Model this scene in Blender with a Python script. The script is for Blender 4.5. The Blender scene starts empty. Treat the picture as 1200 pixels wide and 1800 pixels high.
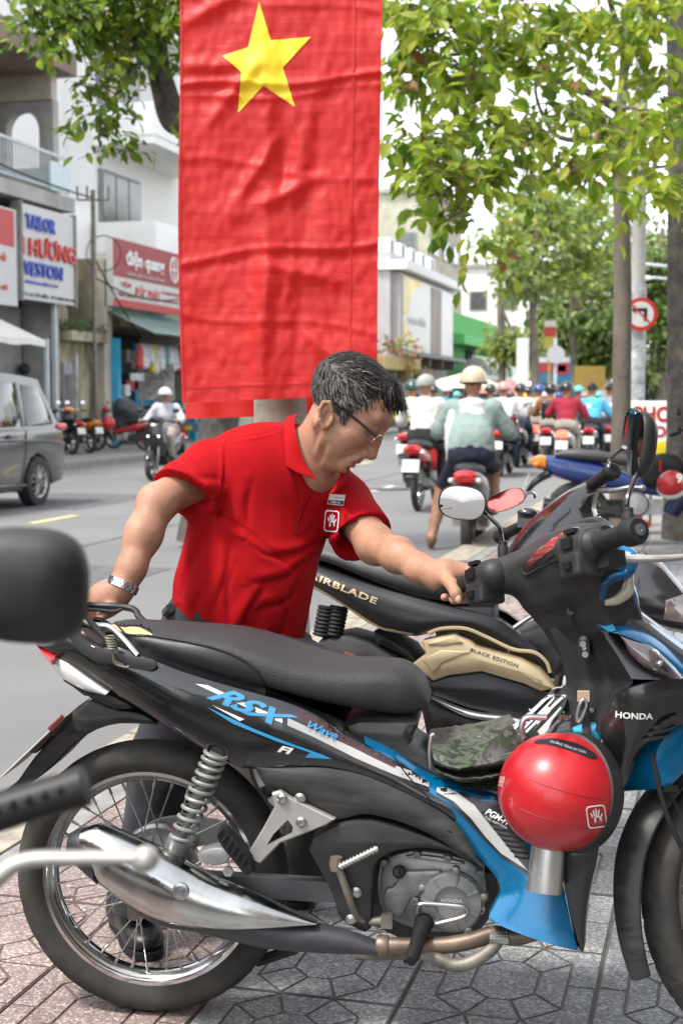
import bpy, bmesh, math, random
import numpy as np
from math import sin, cos, pi, radians, atan
from mathutils import Vector as V, Matrix, noise
from mathutils.geometry import tessellate_polygon
from mathutils.bvhtree import BVHTree
random.seed(7); np.random.seed(7)
SC = bpy.context.scene
COL = SC.collection
# ---------------------------------------------------------------- camera, light
HC = 1.283; PIT = atan(200/2500)
cd = bpy.data.cameras.new('camera'); cam = bpy.data.objects.new('camera', cd); COL.objects.link(cam)
cd.sensor_fit = 'HORIZONTAL'; cd.sensor_width = 24; cd.lens = 50; cd.clip_end = 2000; cd.clip_start = .05
cam.location = (0, 0, HC); cam.rotation_euler = (pi/2-PIT, 0, 0); SC.camera = cam
cd.dof.use_dof = True; cd.dof.focus_distance = 3.05; cd.dof.aperture_fstop = 6.5
wd = bpy.data.worlds.new('World'); SC.world = wd; wd.use_nodes = True
nt = wd.node_tree; bg = nt.nodes['Background']
sky = nt.nodes.new('ShaderNodeTexSky'); sky.sky_type = 'NISHITA'; sky.sun_disc = False
SUN_EL, SUN_AZ = radians(60), radians(-122)
sky.sun_elevation = SUN_EL; sky.sun_rotation = SUN_AZ; sky.air_density = 1.0; sky.dust_density = 1.0; sky.ozone_density = 1.0
hs = nt.nodes.new('ShaderNodeHueSaturation'); hs.inputs['Saturation'].default_value = .22
nt.links.new(sky.outputs[0], hs.inputs['Color']); nt.links.new(hs.outputs[0], bg.inputs['Color'])
bg.inputs['Strength'].default_value = .15
sl = bpy.data.lights.new('sun', 'SUN'); sun = bpy.data.objects.new('sun', sl); COL.objects.link(sun)
sl.energy = 1.5; sl.angle = radians(11); sl.color = (1, .96, .9)
sd = V((sin(SUN_AZ)*cos(SUN_EL), cos(SUN_AZ)*cos(SUN_EL), sin(SUN_EL)))
sun.rotation_euler = sd.to_track_quat('Z', 'Y').to_euler()
SC.view_settings.view_transform = 'Standard'; SC.view_settings.look = 'None'
SC.view_settings.exposure = 1.65; SC.view_settings.gamma = 1; SC.view_settings.use_curve_mapping = False
SC.render.engine = 'CYCLES'
SC.cycles.max_bounces = 6; SC.cycles.diffuse_bounces = 3; SC.cycles.glossy_bounces = 3; SC.cycles.transparent_max_bounces = 12
SC.cycles.use_denoising = True
# ---------------------------------------------------------------- projection helpers (photo pixel 1200x1800 -> place)
CAM = V((0, 0, HC))
def ray(px, py):
    u = (900-py)/2500
    return V(((px-600)/2500, cos(PIT)+u*sin(PIT), -sin(PIT)+u*cos(PIT)))
def P(px, py, t): return CAM+ray(px, py)*t
def G(px, py, z=0.):
    r = ray(px, py); return CAM+r*((z-HC)/r.z)
DS = V((sin(radians(15)), cos(radians(15)), 0)); DQ = V((cos(radians(15)), -sin(radians(15)), 0))
def S(s, q, z=0.): return DS*s+DQ*q+V((0, 0, z))      # street coordinates
def Z(x0, y0, k): return lambda *p: [(x0+a/k, y0+b/k) for a, b in p]   # zoomed crop -> photo pixel
Z7 = Z(0, 1050, 1.7143); Z8 = Z(500, 1050, 1.7143)
class Fr:                                             # a local frame: x forward, y left, z up
    def __init__(s, M): s.M = M; s.I = M.inverted(); s.o = s.I @ CAM; s.R = s.I.to_3x3()
    def at(s, px, py, y):
        d = s.R @ ray(px, py); k = (y-s.o.y)/d.y
        return s.o+d*k
    def pts(s, L, y): return [s.at(a[0], a[1], a[2] if len(a) > 2 else y) for a in L]
    def xz(s, L, y): return [(p.x, p.z) for p in s.pts(L, y)]
# ---------------------------------------------------------------- materials
MATS = {}
def M(name, c=(.5, .5, .5), r=.5, metal=0., var=.12, sc=6., bump=0., bsc=60., coat=0., em=0., tr=0., spec=.5, c2=None, det=4., rvar=0., coord='Object', sheen=0., alpha=1., sss=0., wsc=None):
    if name in MATS: return MATS[name]
    m = bpy.data.materials.new(name); m.use_nodes = True; n = m.node_tree.nodes; L = m.node_tree.links
    b = n['Principled BSDF']; I = b.inputs
    I['Roughness'].default_value = r; I['Metallic'].default_value = metal; I['Coat Weight'].default_value = coat; I['Coat Roughness'].default_value = .06
    I['Specular IOR Level'].default_value = spec; I['Transmission Weight'].default_value = tr; I['Alpha'].default_value = alpha
    if sss: I['Subsurface Weight'].default_value = sss; I['Subsurface Radius'].default_value = (.012, .005, .003); I['Subsurface Scale'].default_value = .6
    if sheen: I['Sheen Weight'].default_value = sheen
    c = tuple(c)+(1,)
    I['Base Color'].default_value = c
    if em: I['Emission Color'].default_value = c; I['Emission Strength'].default_value = em
    tc = n.new('ShaderNodeTexCoord')
    if var > 0 or rvar > 0:
        t = n.new('ShaderNodeTexNoise'); t.inputs['Scale'].default_value = sc; t.inputs['Detail'].default_value = det; t.inputs['Roughness'].default_value = .6
        if wsc:
            mp = n.new('ShaderNodeMapping'); mp.inputs['Scale'].default_value = wsc; L.new(tc.outputs[coord], mp.inputs[0]); L.new(mp.outputs[0], t.inputs['Vector'])
        else: L.new(tc.outputs[coord], t.inputs['Vector'])
        if var > 0:
            mr = n.new('ShaderNodeMapRange'); mr.inputs[1].default_value = .3; mr.inputs[2].default_value = .7
            L.new(t.outputs['Fac'], mr.inputs[0])
            mx = n.new('ShaderNodeMix'); mx.data_type = 'RGBA'
            a = [max(0, x*(1-var)) for x in c[:3]]; d = c2 if c2 else [min(1, x*(1+var)) for x in c[:3]]
            mx.inputs[6].default_value = (*a, 1); mx.inputs[7].default_value = (*d, 1)
            L.new(mr.outputs[0], mx.inputs[0]); L.new(mx.outputs[2], I['Base Color'])
        if rvar > 0:
            m2 = n.new('ShaderNodeMapRange'); m2.inputs[1].default_value = .3; m2.inputs[2].default_value = .7
            m2.inputs[3].default_value = max(0, r-rvar); m2.inputs[4].default_value = min(1, r+rvar)
            L.new(t.outputs['Fac'], m2.inputs[0]); L.new(m2.outputs[0], I['Roughness'])
    if bump > 0:
        t2 = n.new('ShaderNodeTexNoise'); t2.inputs['Scale'].default_value = bsc; t2.inputs['Detail'].default_value = 3
        L.new(tc.outputs[coord], t2.inputs['Vector'])
        bp = n.new('ShaderNodeBump'); bp.inputs['Strength'].default_value = bump; bp.inputs['Distance'].default_value = .01
        L.new(t2.outputs['Fac'], bp.inputs['Height']); L.new(bp.outputs[0], I['Normal'])
    MATS[name] = m
    return m
# ---------------------------------------------------------------- mesh builder
def resample(pts, n, closed=False):
    A = np.array([tuple(p) for p in pts], float)
    if closed: A = np.vstack([A, A[:1]])
    d = np.r_[0, np.cumsum(np.linalg.norm(np.diff(A, axis=0), axis=1))]
    u = np.linspace(0, d[-1], n+1)[:-1] if closed else np.linspace(0, d[-1], n)
    return np.stack([np.interp(u, d, A[:, k]) for k in range(A.shape[1])], 1)
def spline(pts, n):
    A = np.array([tuple(p) for p in pts], float)
    if len(A) < 3: return resample(A, n)
    E = np.vstack([2*A[0]-A[1], A, 2*A[-1]-A[-2]]); out = []
    k = max(2, int(math.ceil(n/(len(A)-1))))
    for i in range(len(A)-1):
        p0, p1, p2, p3 = E[i:i+4]
        for j in range(k):
            t = j/k
            out.append(.5*((2*p1)+(p2-p0)*t+(2*p0-5*p1+4*p2-p3)*t*t+(3*p1-p0-3*p2+p3)*t**3))
    out.append(A[-1])
    return np.array(out)
def chaikin(pts, it=2):
    P_ = [np.array(p, float) for p in pts]
    for _ in range(it):
        Q_ = []
        for i in range(len(P_)):
            a, b = P_[i], P_[(i+1) % len(P_)]
            Q_ += [a*.75+b*.25, a*.25+b*.75]
        P_ = Q_
    return [tuple(p) for p in P_]
def area2(p): return sum(p[i][0]*p[(i+1) % len(p)][1]-p[(i+1) % len(p)][0]*p[i][1] for i in range(len(p)))/2
def inset(p, d):
    n = len(p); sgn = 1 if area2(p) > 0 else -1; out = []
    for i in range(n):
        a, b, c = np.array(p[i-1], float), np.array(p[i], float), np.array(p[(i+1) % n], float)
        e1, e2 = b-a, c-b; e1 /= max(1e-9, np.linalg.norm(e1)); e2 /= max(1e-9, np.linalg.norm(e2))
        n1, n2 = np.array([-e1[1], e1[0]]), np.array([-e2[1], e2[0]]); m = n1+n2; l = np.linalg.norm(m)
        m = m/l if l > 1e-6 else n1
        k = min(1/max(.35, float(m@n1)), 2.2)
        out.append(tuple(b+m*d*k*sgn))
    return out
class MB:
    def __init__(s): s.v = []; s.f = []; s.m = []; s.T = None
    def add(s, vs, fs, m=0):
        k = len(s.v)
        if s.T is not None: vs = [s.T @ V(p) for p in vs]
        s.v += [tuple(p) for p in vs]; s.f += [tuple(k+i for i in f) for f in fs]; s.m += [m]*len(fs); return s
    def box(s, c, d, m=0, R=None):
        c = V(c); vs = []
        for i in (-1, 1):
            for j in (-1, 1):
                for k in (-1, 1):
                    p = V((i*d[0]/2, j*d[1]/2, k*d[2]/2)); vs.append(c+(R @ p if R else p))
        return s.add(vs, [(0, 1, 3, 2), (4, 6, 7, 5), (0, 4, 5, 1), (2, 3, 7, 6), (0, 2, 6, 4), (1, 5, 7, 3)], m)
    def rings(s, R, m=0, closed=True, cap=True, loop=False):
        n = len(R[0]); vs = [p for r in R for p in r]; fs = []; K = len(R)
        for i in range(K if loop else K-1):
            a, b = i*n, ((i+1) % K)*n
            for j in range(n if closed else n-1):
                j2 = (j+1) % n; fs.append((a+j, a+j2, b+j2, b+j))
        if cap and not loop and closed:
            fs.append(tuple(range(n))[::-1]); fs.append(tuple((K-1)*n+i for i in range(n)))
        return s.add(vs, fs, m)
    def tube(s, pts, r, n=8, m=0, smooth=0, closed=False, flat=1., up=None):
        A = spline(pts, smooth) if smooth else np.array([tuple(p) for p in pts], float)
        K = len(A)
        rr = [r]*K if np.isscalar(r) else list(np.interp(np.linspace(0, 1, K), np.linspace(0, 1, len(r)), r))
        Tn = np.gradient(A, axis=0) if not closed else np.roll(A, -1, 0)-np.roll(A, 1, 0)
        Tn /= np.maximum(1e-9, np.linalg.norm(Tn, axis=1))[:, None]
        u = V(up) if up else V((0, 0, 1))
        if abs(V(Tn[0]).dot(u)) > .95 and not up: u = V((0, 1, 0))
        R = []; x = None
        for i in range(K):
            t = V(Tn[i])
            x = (u-t*t.dot(u)).normalized() if x is None else (x-t*t.dot(x)).normalized()
            y = t.cross(x)
            R.append([V(A[i])+(x*cos(a)*flat+y*sin(a))*rr[i] for a in [2*pi*k/n for k in range(n)]])
        return s.rings(R, m, loop=closed)
    def lathe(s, prof, n=24, m=0, O=(0, 0, 0), ax=(0, 0, 1), cap=True, a0=0., a1=2*pi):
        q = V((0, 0, 1)).rotation_difference(V(ax)); O = V(O); full = abs(a1-a0-2*pi) < 1e-6
        A = [a0+(a1-a0)*k/(n if full else n-1) for k in range(n)]
        R = [[O+q @ V((max(r, 1e-5)*cos(a), max(r, 1e-5)*sin(a), z)) for a in A] for r, z in prof]
        return s.rings(R, m, closed=full, cap=cap and full)
    def slab(s, poly, w0, w1, f, b=.004, m=0, mb=None, dome=0.):
        if area2(poly) < 0: poly = poly[::-1]
        sg = 1 if w1 > w0 else -1; b = min(b, abs(w1-w0)*.6)
        rings = [(poly, w0), (poly, w1-sg*b), (inset(poly, b*.3), w1-sg*b*.3), (inset(poly, b), w1)]
        if dome: rings += [(inset(poly, b+abs(dome)*1.2), w1+dome*.55), (inset(poly, b+abs(dome)*3), w1+dome)]
        vs = [f(u, v, w) for pl, w in rings for u, v in pl]; n = len(poly); K = len(rings); fs = []
        for i in range(K-1):
            for j in range(n): fs.append((i*n+j, i*n+(j+1) % n, (i+1)*n+(j+1) % n, (i+1)*n+j))
        for base, pl, rev in ((0, poly, 1), ((K-1)*n, rings[-1][0], 0)):
            for t in tessellate_polygon([[V((u, v, 0)) for u, v in pl]]):
                fs.append(tuple(base+i for i in (t[::-1] if rev else t)))
        return s.add(vs, fs, m)
    def strip(s, A, B, n=24, k=12, bulge=0., th=.02, d=(0, 1, 0), m=0, smooth=True, prof=None):
        """curved panel between edge curves A and B (3D points), bulging along -d, rim of depth th along +d"""
        a = resample(spline(A, 60) if smooth else A, n); b = resample(spline(B, 60) if smooth else B, n)
        d = np.array(d, float); R = []
        for i in range(n):
            row = []
            for j in range(k+1):
                t = j/k; g = prof(t) if prof else (1-(2*t-1)**2)**.8 if bulge else 0
                row.append(a[i]*(1-t)+b[i]*t-d*bulge*g)
            R.append(row)
        s.rings(R, m, closed=False)
        edge = [R[i][0] for i in range(n)]+[R[-1][j] for j in range(1, k+1)]+[R[i][k] for i in range(n-2, -1, -1)]+[R[0][j] for j in range(k-1, 0, -1)]
        s.rings([edge, [e+d*th for e in edge]], m, closed=True, cap=False)
        return s
    def sphere(s, c, r, n=16, h=10, m=0, sc=(1, 1, 1), R=None):
        c = V(c); rg = []
        for i in range(h+1):
            a = pi*i/h; row = []
            for j in range(n):
                p = V((r*sin(a)*cos(2*pi*j/n)*sc[0], r*sin(a)*sin(2*pi*j/n)*sc[1], -r*cos(a)*sc[2]))
                row.append(c+(R @ p if R else p))
            rg.append(row)
        rg[0] = [c+(R @ V((0, 0, -r*sc[2])) if R else V((0, 0, -r*sc[2])))+V((1e-5*cos(2*pi*j/n), 1e-5*sin(2*pi*j/n), 0)) for j in range(n)]
        return s.rings(rg, m)
    def mirror(s):
        k = len(s.v); s.v += [(x, -y, z) for x, y, z in s.v]; s.f += [tuple(k+i for i in f[::-1]) for f in s.f]; s.m += s.m[:]; return s
    def me(s, name, mats, smooth=True, ang=38):
        me = bpy.data.meshes.new(name); me.from_pydata(s.v, [], s.f)
        for m in (mats if isinstance(mats, (list, tuple)) else [mats]): me.materials.append(m)
        if any(s.m): me.polygons.foreach_set('material_index', s.m)
        if smooth:
            me.polygons.foreach_set('use_smooth', [True]*len(me.polygons))
            bm = bmesh.new(); bm.from_mesh(me); bmesh.ops.recalc_face_normals(bm, faces=bm.faces[:]) if smooth != 'keep' else None
            for e in bm.edges:
                if len(e.link_faces) == 2 and e.calc_face_angle(0) > radians(ang): e.smooth = False
            bm.to_mesh(me); bm.free()
        me.update(); return me
    def build(s, name, mats, parent=None, smooth=True, ang=38, label=None):
        return ob(name, s.me(name, mats, smooth, ang), parent, label)
def ob(name, data, parent=None, label=None):
    o = bpy.data.objects.new(name, data); COL.objects.link(o)
    if parent is not None: o.parent = parent
    if label: o['label'] = label
    return o
def tag(o, label, cat, group=None, kind=None):
    o['label'] = label; o['category'] = cat
    if group: o['group'] = group
    if kind: o['kind'] = kind
    return o
def thing(name, label, cat, loc=(0, 0, 0), rz=0., group=None, Mw=None):
    o = bpy.data.objects.new(name, None); COL.objects.link(o); o.empty_display_size = .1
    if Mw is not None: o.matrix_world = Mw
    else: o.location = loc; o.rotation_euler = (0, 0, rz)
    return tag(o, label, cat, group)
def struct(o): o['kind'] = 'structure'; return o
def mirror_of(o, name=None):
    me = o.data.copy(); me.transform(Matrix.Scale(-1, 4, V((0, 1, 0)))); me.flip_normals()
    return ob(name or o.name.split('.')[0], me, o.parent)
def dup(root, loc, rz, label, group=None):
    r = root.copy(); COL.objects.link(r); r.location = loc; r.rotation_euler = (0, 0, rz); r['label'] = label
    if group: r['group'] = group
    for ch in root.children:
        c = ch.copy(); COL.objects.link(c); c.parent = r
        for g in ch.children: d = g.copy(); COL.objects.link(d); d.parent = c
    return r
def fy(u, v, w): return (u, w, v)                      # slab in the bike's side plane
def bvh_of(*objs):
    vs, fs = [], []
    for o in objs:
        k = len(vs); vs += [v.co.copy() for v in o.data.vertices]; fs += [tuple(k+i for i in p.vertices) for p in o.data.polygons]
    return BVHTree.FromPolygons(vs, fs)
def dense_tri(vs_, fs_, step):
    """flat triangles cut fine enough to follow a curved panel (u,v)"""
    bm = bmesh.new(); vs = [bm.verts.new((p[0], p[1], 0)) for p in vs_]
    for t in fs_:
        try: bm.faces.new([vs[i] for i in t])
        except ValueError: pass
    bmesh.ops.recalc_face_normals(bm, faces=bm.faces[:]); us = [p[0] for p in vs_]; vv = [p[1] for p in vs_]
    for ax, lo, hi in ((0, min(us), max(us)), (1, min(vv), max(vv))):
        k = int((hi-lo)/step)
        for i in range(1, k+1):
            co = [0, 0, 0]; no = [0, 0, 0]; co[ax] = lo+i*(hi-lo)/(k+1); no[ax] = 1
            bmesh.ops.bisect_plane(bm, geom=bm.verts[:]+bm.edges[:]+bm.faces[:], plane_co=co, plane_no=no)
    bmesh.ops.triangulate(bm, faces=bm.faces[:])
    bm.verts.index_update()
    r = ([tuple(v.co[:2]) for v in bm.verts], [tuple(v.index for v in f.verts) for f in bm.faces]); bm.free(); return r
def dense_poly(poly, step): return dense_tri(poly, tessellate_polygon([[V((u, v, 0)) for u, v in poly]]), step)
def decal(name, F, polys, bv, mats, parent, y0=-.2, lift=.0022, step=.007, m=None, raw=False):
    """flat print lying on a panel: photo-traced polygons dropped along y onto the panel surface"""
    B = MB()
    for i, pl in enumerate(polys):
        if raw: vs, fs = dense_tri(pl[0], pl[1], step)
        else: vs, fs = dense_poly(F.xz(pl, y0), step)
        out = []; ok = []
        for u, v in vs:
            h = bv.ray_cast(V((u, -1.2, v)), V((0, 1, 0))); g = h[0] is not None and abs(h[1].y) > .25; ok.append(g)
            out.append((u, (h[0].y if g else y0)-lift-.0003*i, v))
        fs = [f for f in fs if all(ok[q] for q in f)]
        if fs: B.add(out, fs, (m[i] if m else 0))
    return B.build(name, mats, parent, ang=180)
FONT_CACHE = {}
def text_geo(txt, shear=0., bold=0., sp=1.):
    key = (txt, shear, bold, sp)
    if key in FONT_CACHE: return FONT_CACHE[key]
    c = bpy.data.curves.new('t', 'FONT'); c.body = txt; c.shear = shear; c.offset = bold; c.space_character = sp; c.resolution_u = 3
    c.align_x = 'CENTER'; c.align_y = 'CENTER'; c.fill_mode = 'FRONT'
    o = bpy.data.objects.new('t', c); COL.objects.link(o)
    dg = bpy.context.evaluated_depsgraph_get(); me = o.evaluated_get(dg).to_mesh()
    vs = np.array([tuple(v.co)[:2] for v in me.vertices]) if len(me.vertices) else np.zeros((1, 2))
    fs = [tuple(p.vertices) for p in me.polygons]
    o.evaluated_get(dg).to_mesh_clear(); bpy.data.objects.remove(o); bpy.data.curves.remove(c)
    lo, hi = vs.min(0), vs.max(0); vs = (vs-(lo+hi)/2)/(hi-lo+1e-9)       # unit box
    FONT_CACHE[key] = (vs, fs); return FONT_CACHE[key]
def lettering(txt, O, ux, uz, w, h, mat, parent, name='lettering', depth=0., shear=0., bold=0.02, sp=1., B=None, m=0, finish=True):
    """text in the plane spanned by ux (reading direction) and uz (up), centred on O"""
    vs, fs = text_geo(txt, shear, bold, sp); O = V(O); ux = V(ux).normalized(); uz = V(uz).normalized(); nn = ux.cross(uz)
    B = B or MB(); pts = [O+ux*(a*w)+uz*(b*h) for a, b in vs]
    if depth:
        k = len(pts); ed = {}
        for f in fs:
            for i in range(len(f)):
                e = (f[i], f[(i+1) % len(f)]); ed[e] = 1
        side = [(a, a+k, b+k, b) for (a, b) in ed if (b, a) not in ed]
        B.add([p+nn*depth for p in pts]+pts, fs+side, m)
    else: B.add([p+nn*.002 for p in pts], fs, m)
    return B.build(name, mat, parent, smooth=False) if finish else B
def decal_text(txt, F, c, w, h, ang, bv, mat, parent, y0=-.2, shear=0., bold=.02, sp=1., lift=.0026, name='lettering'):
    """print on a curved panel; c, w, h in photo pixels"""
    vs, fs = text_geo(txt, shear, bold, sp); ca, sa = cos(radians(ang)), sin(radians(ang))
    uv = [F.xz([(c[0]+a*w*ca+b*h*sa, c[1]+a*w*sa-b*h*ca)], y0)[0] for a, b in vs]
    return decal(name, F, [(uv, fs)], bv, [mat], parent, y0, lift, raw=True)
# ---------------------------------------------------------------- ground
def node_mat(name, build):
    m = bpy.data.materials.new(name); m.use_nodes = True; n = m.node_tree.nodes; build(n, m.node_tree.links, n['Principled BSDF']); MATS[name] = m; return m
def terrazzo(name, base, chips, grout):
    def f(n, L, b):
        tc = n.new('ShaderNodeNewGeometry'); oi = n.new('ShaderNodeObjectInfo')
        vo = n.new('ShaderNodeTexVoronoi'); vo.inputs['Scale'].default_value = 190; L.new(tc.outputs['Position'], vo.inputs['Vector'])
        sp = n.new('ShaderNodeSeparateColor'); L.new(vo.outputs['Color'], sp.inputs[0])
        cr = n.new('ShaderNodeValToRGB'); cr.color_ramp.interpolation = 'CONSTANT'
        for i, (p, c) in enumerate(chips):
            e = cr.color_ramp.elements[i] if i < 2 else cr.color_ramp.elements.new(p); e.position = p; e.color = (*c, 1)
        L.new(sp.outputs[0], cr.inputs[0])
        no = n.new('ShaderNodeTexNoise'); no.inputs['Scale'].default_value = 3.5; no.inputs['Detail'].default_value = 6; L.new(tc.outputs['Position'], no.inputs['Vector'])
        mr = n.new('ShaderNodeMapRange'); mr.inputs[1].default_value = .35; mr.inputs[2].default_value = .7; mr.inputs[3].default_value = .72; mr.inputs[4].default_value = 1.15
        L.new(no.outputs['Fac'], mr.inputs[0])
        m3 = n.new('ShaderNodeMapRange'); m3.inputs[3].default_value = .82; m3.inputs[4].default_value = 1.14; L.new(oi.outputs['Random'], m3.inputs[0])
        mu = n.new('ShaderNodeMath'); mu.operation = 'MULTIPLY'; L.new(mr.outputs[0], mu.inputs[0]); L.new(m3.outputs[0], mu.inputs[1])
        mx = n.new('ShaderNodeMix'); mx.data_type = 'RGBA'; mx.blend_type = 'MULTIPLY'; mx.inputs[0].default_value = 1
        L.new(cr.outputs[0], mx.inputs[6]); L.new(mu.outputs[0], mx.inputs[7])
        sx = n.new('ShaderNodeSeparateXYZ'); tx = n.new('ShaderNodeTexCoord'); L.new(tx.outputs['Object'], sx.inputs[0])
        gt = n.new('ShaderNodeMapRange'); gt.inputs[1].default_value = -.003; gt.inputs[2].default_value = -.0012; L.new(sx.outputs[2], gt.inputs[0])
        m2 = n.new('ShaderNodeMix'); m2.data_type = 'RGBA'; m2.inputs[6].default_value = (*grout, 1); L.new(gt.outputs[0], m2.inputs[0]); L.new(mx.outputs[2], m2.inputs[7])
        L.new(m2.outputs[2], b.inputs['Base Color']); b.inputs['Roughness'].default_value = .62
        n2 = n.new('ShaderNodeTexNoise'); n2.inputs['Scale'].default_value = 240; L.new(tc.outputs['Position'], n2.inputs['Vector'])
        bp = n.new('ShaderNodeBump'); bp.inputs['Strength'].default_value = .25; bp.inputs['Distance'].default_value = .004; L.new(n2.outputs['Fac'], bp.inputs['Height']); L.new(bp.outputs[0], b.inputs['Normal'])
    return node_mat(name, f)
T_GREY = terrazzo('terrazzo_grey', None, [(0, (.16, .165, .17)), (.25, (.22, .225, .228)), (.55, (.285, .288, .288)), (.84, (.43, .43, .42))], (.12, .108, .095))
T_RED = terrazzo('terrazzo_red', None, [(0, (.19, .135, .125)), (.3, (.255, .185, .172)), (.6, (.31, .235, .218)), (.84, (.44, .39, .36))], (.13, .085, .075))
def asphalt(n, L, b):
    tc = n.new('ShaderNodeNewGeometry')
    a = n.new('ShaderNodeTexNoise'); a.inputs['Scale'].default_value = 130; a.inputs['Detail'].default_value = 4; a.inputs['Roughness'].default_value = .75; L.new(tc.outputs['Position'], a.inputs['Vector'])
    c = n.new('ShaderNodeTexNoise'); c.inputs['Scale'].default_value = .55; c.inputs['Detail'].default_value = 7; L.new(tc.outputs['Position'], c.inputs['Vector'])
    r = n.new('ShaderNodeValToRGB'); r.color_ramp.elements[0].position = .3; r.color_ramp.elements[0].color = (.125, .125, .124, 1); r.color_ramp.elements[1].position = .72; r.color_ramp.elements[1].color = (.215, .212, .206, 1)
    mx = n.new('ShaderNodeMix'); mx.inputs[0].default_value = .5; L.new(a.outputs['Fac'], mx.inputs[2]); L.new(c.outputs['Fac'], mx.inputs[3]); L.new(mx.outputs[0], r.inputs[0])
    L.new(r.outputs[0], b.inputs['Base Color']); b.inputs['Roughness'].default_value = .8
    bp = n.new('ShaderNodeBump'); bp.inputs['Strength'].default_value = .5; bp.inputs['Distance'].default_value = .008; L.new(a.outputs['Fac'], bp.inputs['Height']); L.new(bp.outputs[0], b.inputs['Normal'])
ASPH = node_mat('asphalt', asphalt)
CONC = M('concrete', (.23, .22, .205), .8, var=.3, sc=9, bump=.25, bsc=90, det=8, coord='Object')
KERB = M('kerb_granite', (.31, .275, .22), .8, var=.35, sc=14, bump=.5, bsc=70, det=8)
def sheet(name, s0, s1, q0, q1, z, mat, thick=.05):
    B = MB(); vs = [S(a, c, z) for a, c in ((s0, q0), (s0, q1), (s1, q1), (s1, q0))]
    B.add(vs+[v-V((0, 0, thick)) for v in vs], [(0, 1, 2, 3), (0, 4, 5, 1), (1, 5, 6, 2), (2, 6, 7, 3), (3, 7, 4, 0)])
    return struct(B.build(name, mat, smooth=False))
RZ = -.13
B = MB(); B.add([(-900, -60, RZ-.06), (900, -60, RZ-.06), (900, 1500, RZ-.06), (-900, 1500, RZ-.06)], [(0, 1, 2, 3)]); struct(B.build('ground', CONC, smooth=False))
sheet('road', -12, 190, -12.6, -2.2, RZ, ASPH)
pave = sheet('pavement', -6, 190, -1.84, 9, -.0075, M('mortar', (.13, .118, .105), .9, var=.3, sc=20), .2)
sheet('far_pavement', 0, 190, -17.5, -12.8, -.01, M('worn_paving', (.25, .235, .22), .8, var=.3, sc=3, det=8, bump=.2, bsc=20), .2)
sheet('gutter_strip', -6, 190, -1.944, -1.846, -.004, CONC, .2)
def kerb(q0, q1, L0, L1, step, nm):
    k = struct(bpy.data.objects.new(nm, None)); COL.objects.link(k)
    B = MB(); l = step-.012; b = .012; w = q1-q0
    prof = [(0, -.25), (0, -b), (b*.3, -b*.3), (b, 0), (w, 0), (w, -.25)]
    B.rings([[V((x, y, z)) for y, z in prof] for x in (0, l)])
    me = B.me('kerb_stone', KERB)
    n = int((L1-L0)/step)
    for i in range(n):
        o = ob('kerb_stone', me, k); s_ = L0+i*step
        o.matrix_local = Matrix.Translation(S(s_, q0, random.uniform(-.004, .004))) @ Matrix.Rotation(radians(75), 4, 'Z') @ Matrix.Scale(-1, 4, V((0, 1, 0)))
    return k
kerb(-2.2, -1.95, 1, 61, 1., 'kerb'); 
B = MB(); B.T = None
sheet('far_kerb', 0, 190, -12.8, -12.604, -.004, CONC, .2)
sheet('kerb_line', 61.1, 190, -2.2, -1.95, -.002, CONC, .2)
# pressed terrazzo tiles, 40 cm, pattern of raised cells
def tile_mesh(mat):
    h = .1975; g = .0028; B = MB()
    B.box((0, 0, -.016), (2*h, 2*h, .024))
    a, c, k = .085, .125, .05          # inner octagon, outer octagon
    def oct_(ax, ay, k): return [(-ax+k, -ay), (ax-k, -ay), (ax, -ay+k), (ax, ay-k), (ax-k, ay), (-ax+k, ay), (-ax, ay-k), (-ax, -ay+k)]
    inn = oct_(.105, .07, .045); out = oct_(.197, .135, .075)
    cells = [inn]
    ring = [(0, 1, 0, 1), (1, 3, 1, 3), (3, 4, 3, 4), (4, 5, 4, 5), (5, 7, 5, 7), (7, 8, 7, 8)]
    def R(i, A): return A[i % 8]
    cells += [[R(0, out), R(1, out), R(1, inn), R(0, inn)], [R(1, out), R(2, out), R(2, inn), R(1, inn)], [R(2, out), R(3, out), R(3, inn), R(2, inn)], [R(3, out), R(4, out), R(4, inn), R(3, inn)],
              [R(4, out), R(5, out), R(5, inn), R(4, inn)], [R(5, out), R(6, out), R(6, inn), R(5, inn)], [R(6, out), R(7, out), R(7, inn), R(6, inn)], [R(7, out), R(8, out), R(0, inn), R(7, inn)]]
    for sx in (-1, 1):
        for sy in (-1, 1):
            cells.append([(sx*.0, sy*h), (sx*h, sy*h), (sx*h, sy*.06), (sx*.122, sy*.135), (0, sy*.135)])
    for cpts in cells:
        if area2(cpts) < 0: cpts = cpts[::-1]
        p0 = inset(cpts, g); p1 = inset(cpts, g+.003); n = len(p0)
        vs = [(u, v, -.0045) for u, v in p0]+[(u, v, -.0012) for u, v in inset(cpts, g+.0008)]+[(u, v, 0) for u, v in p1]
        fs = [(r*n+i, r*n+(i+1) % n, (r+1)*n+(i+1) % n, (r+1)*n+i) for r in (0, 1) for i in range(n)]+[tuple(2*n+i for i in range(n))]
        B.add(vs, fs)
    return B.me('tile', mat, smooth=False)
tg, tr_ = tile_mesh(T_GREY), tile_mesh(T_RED)
rt = Matrix.Rotation(radians(75), 4, 'Z')
cnt = 0
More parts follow.
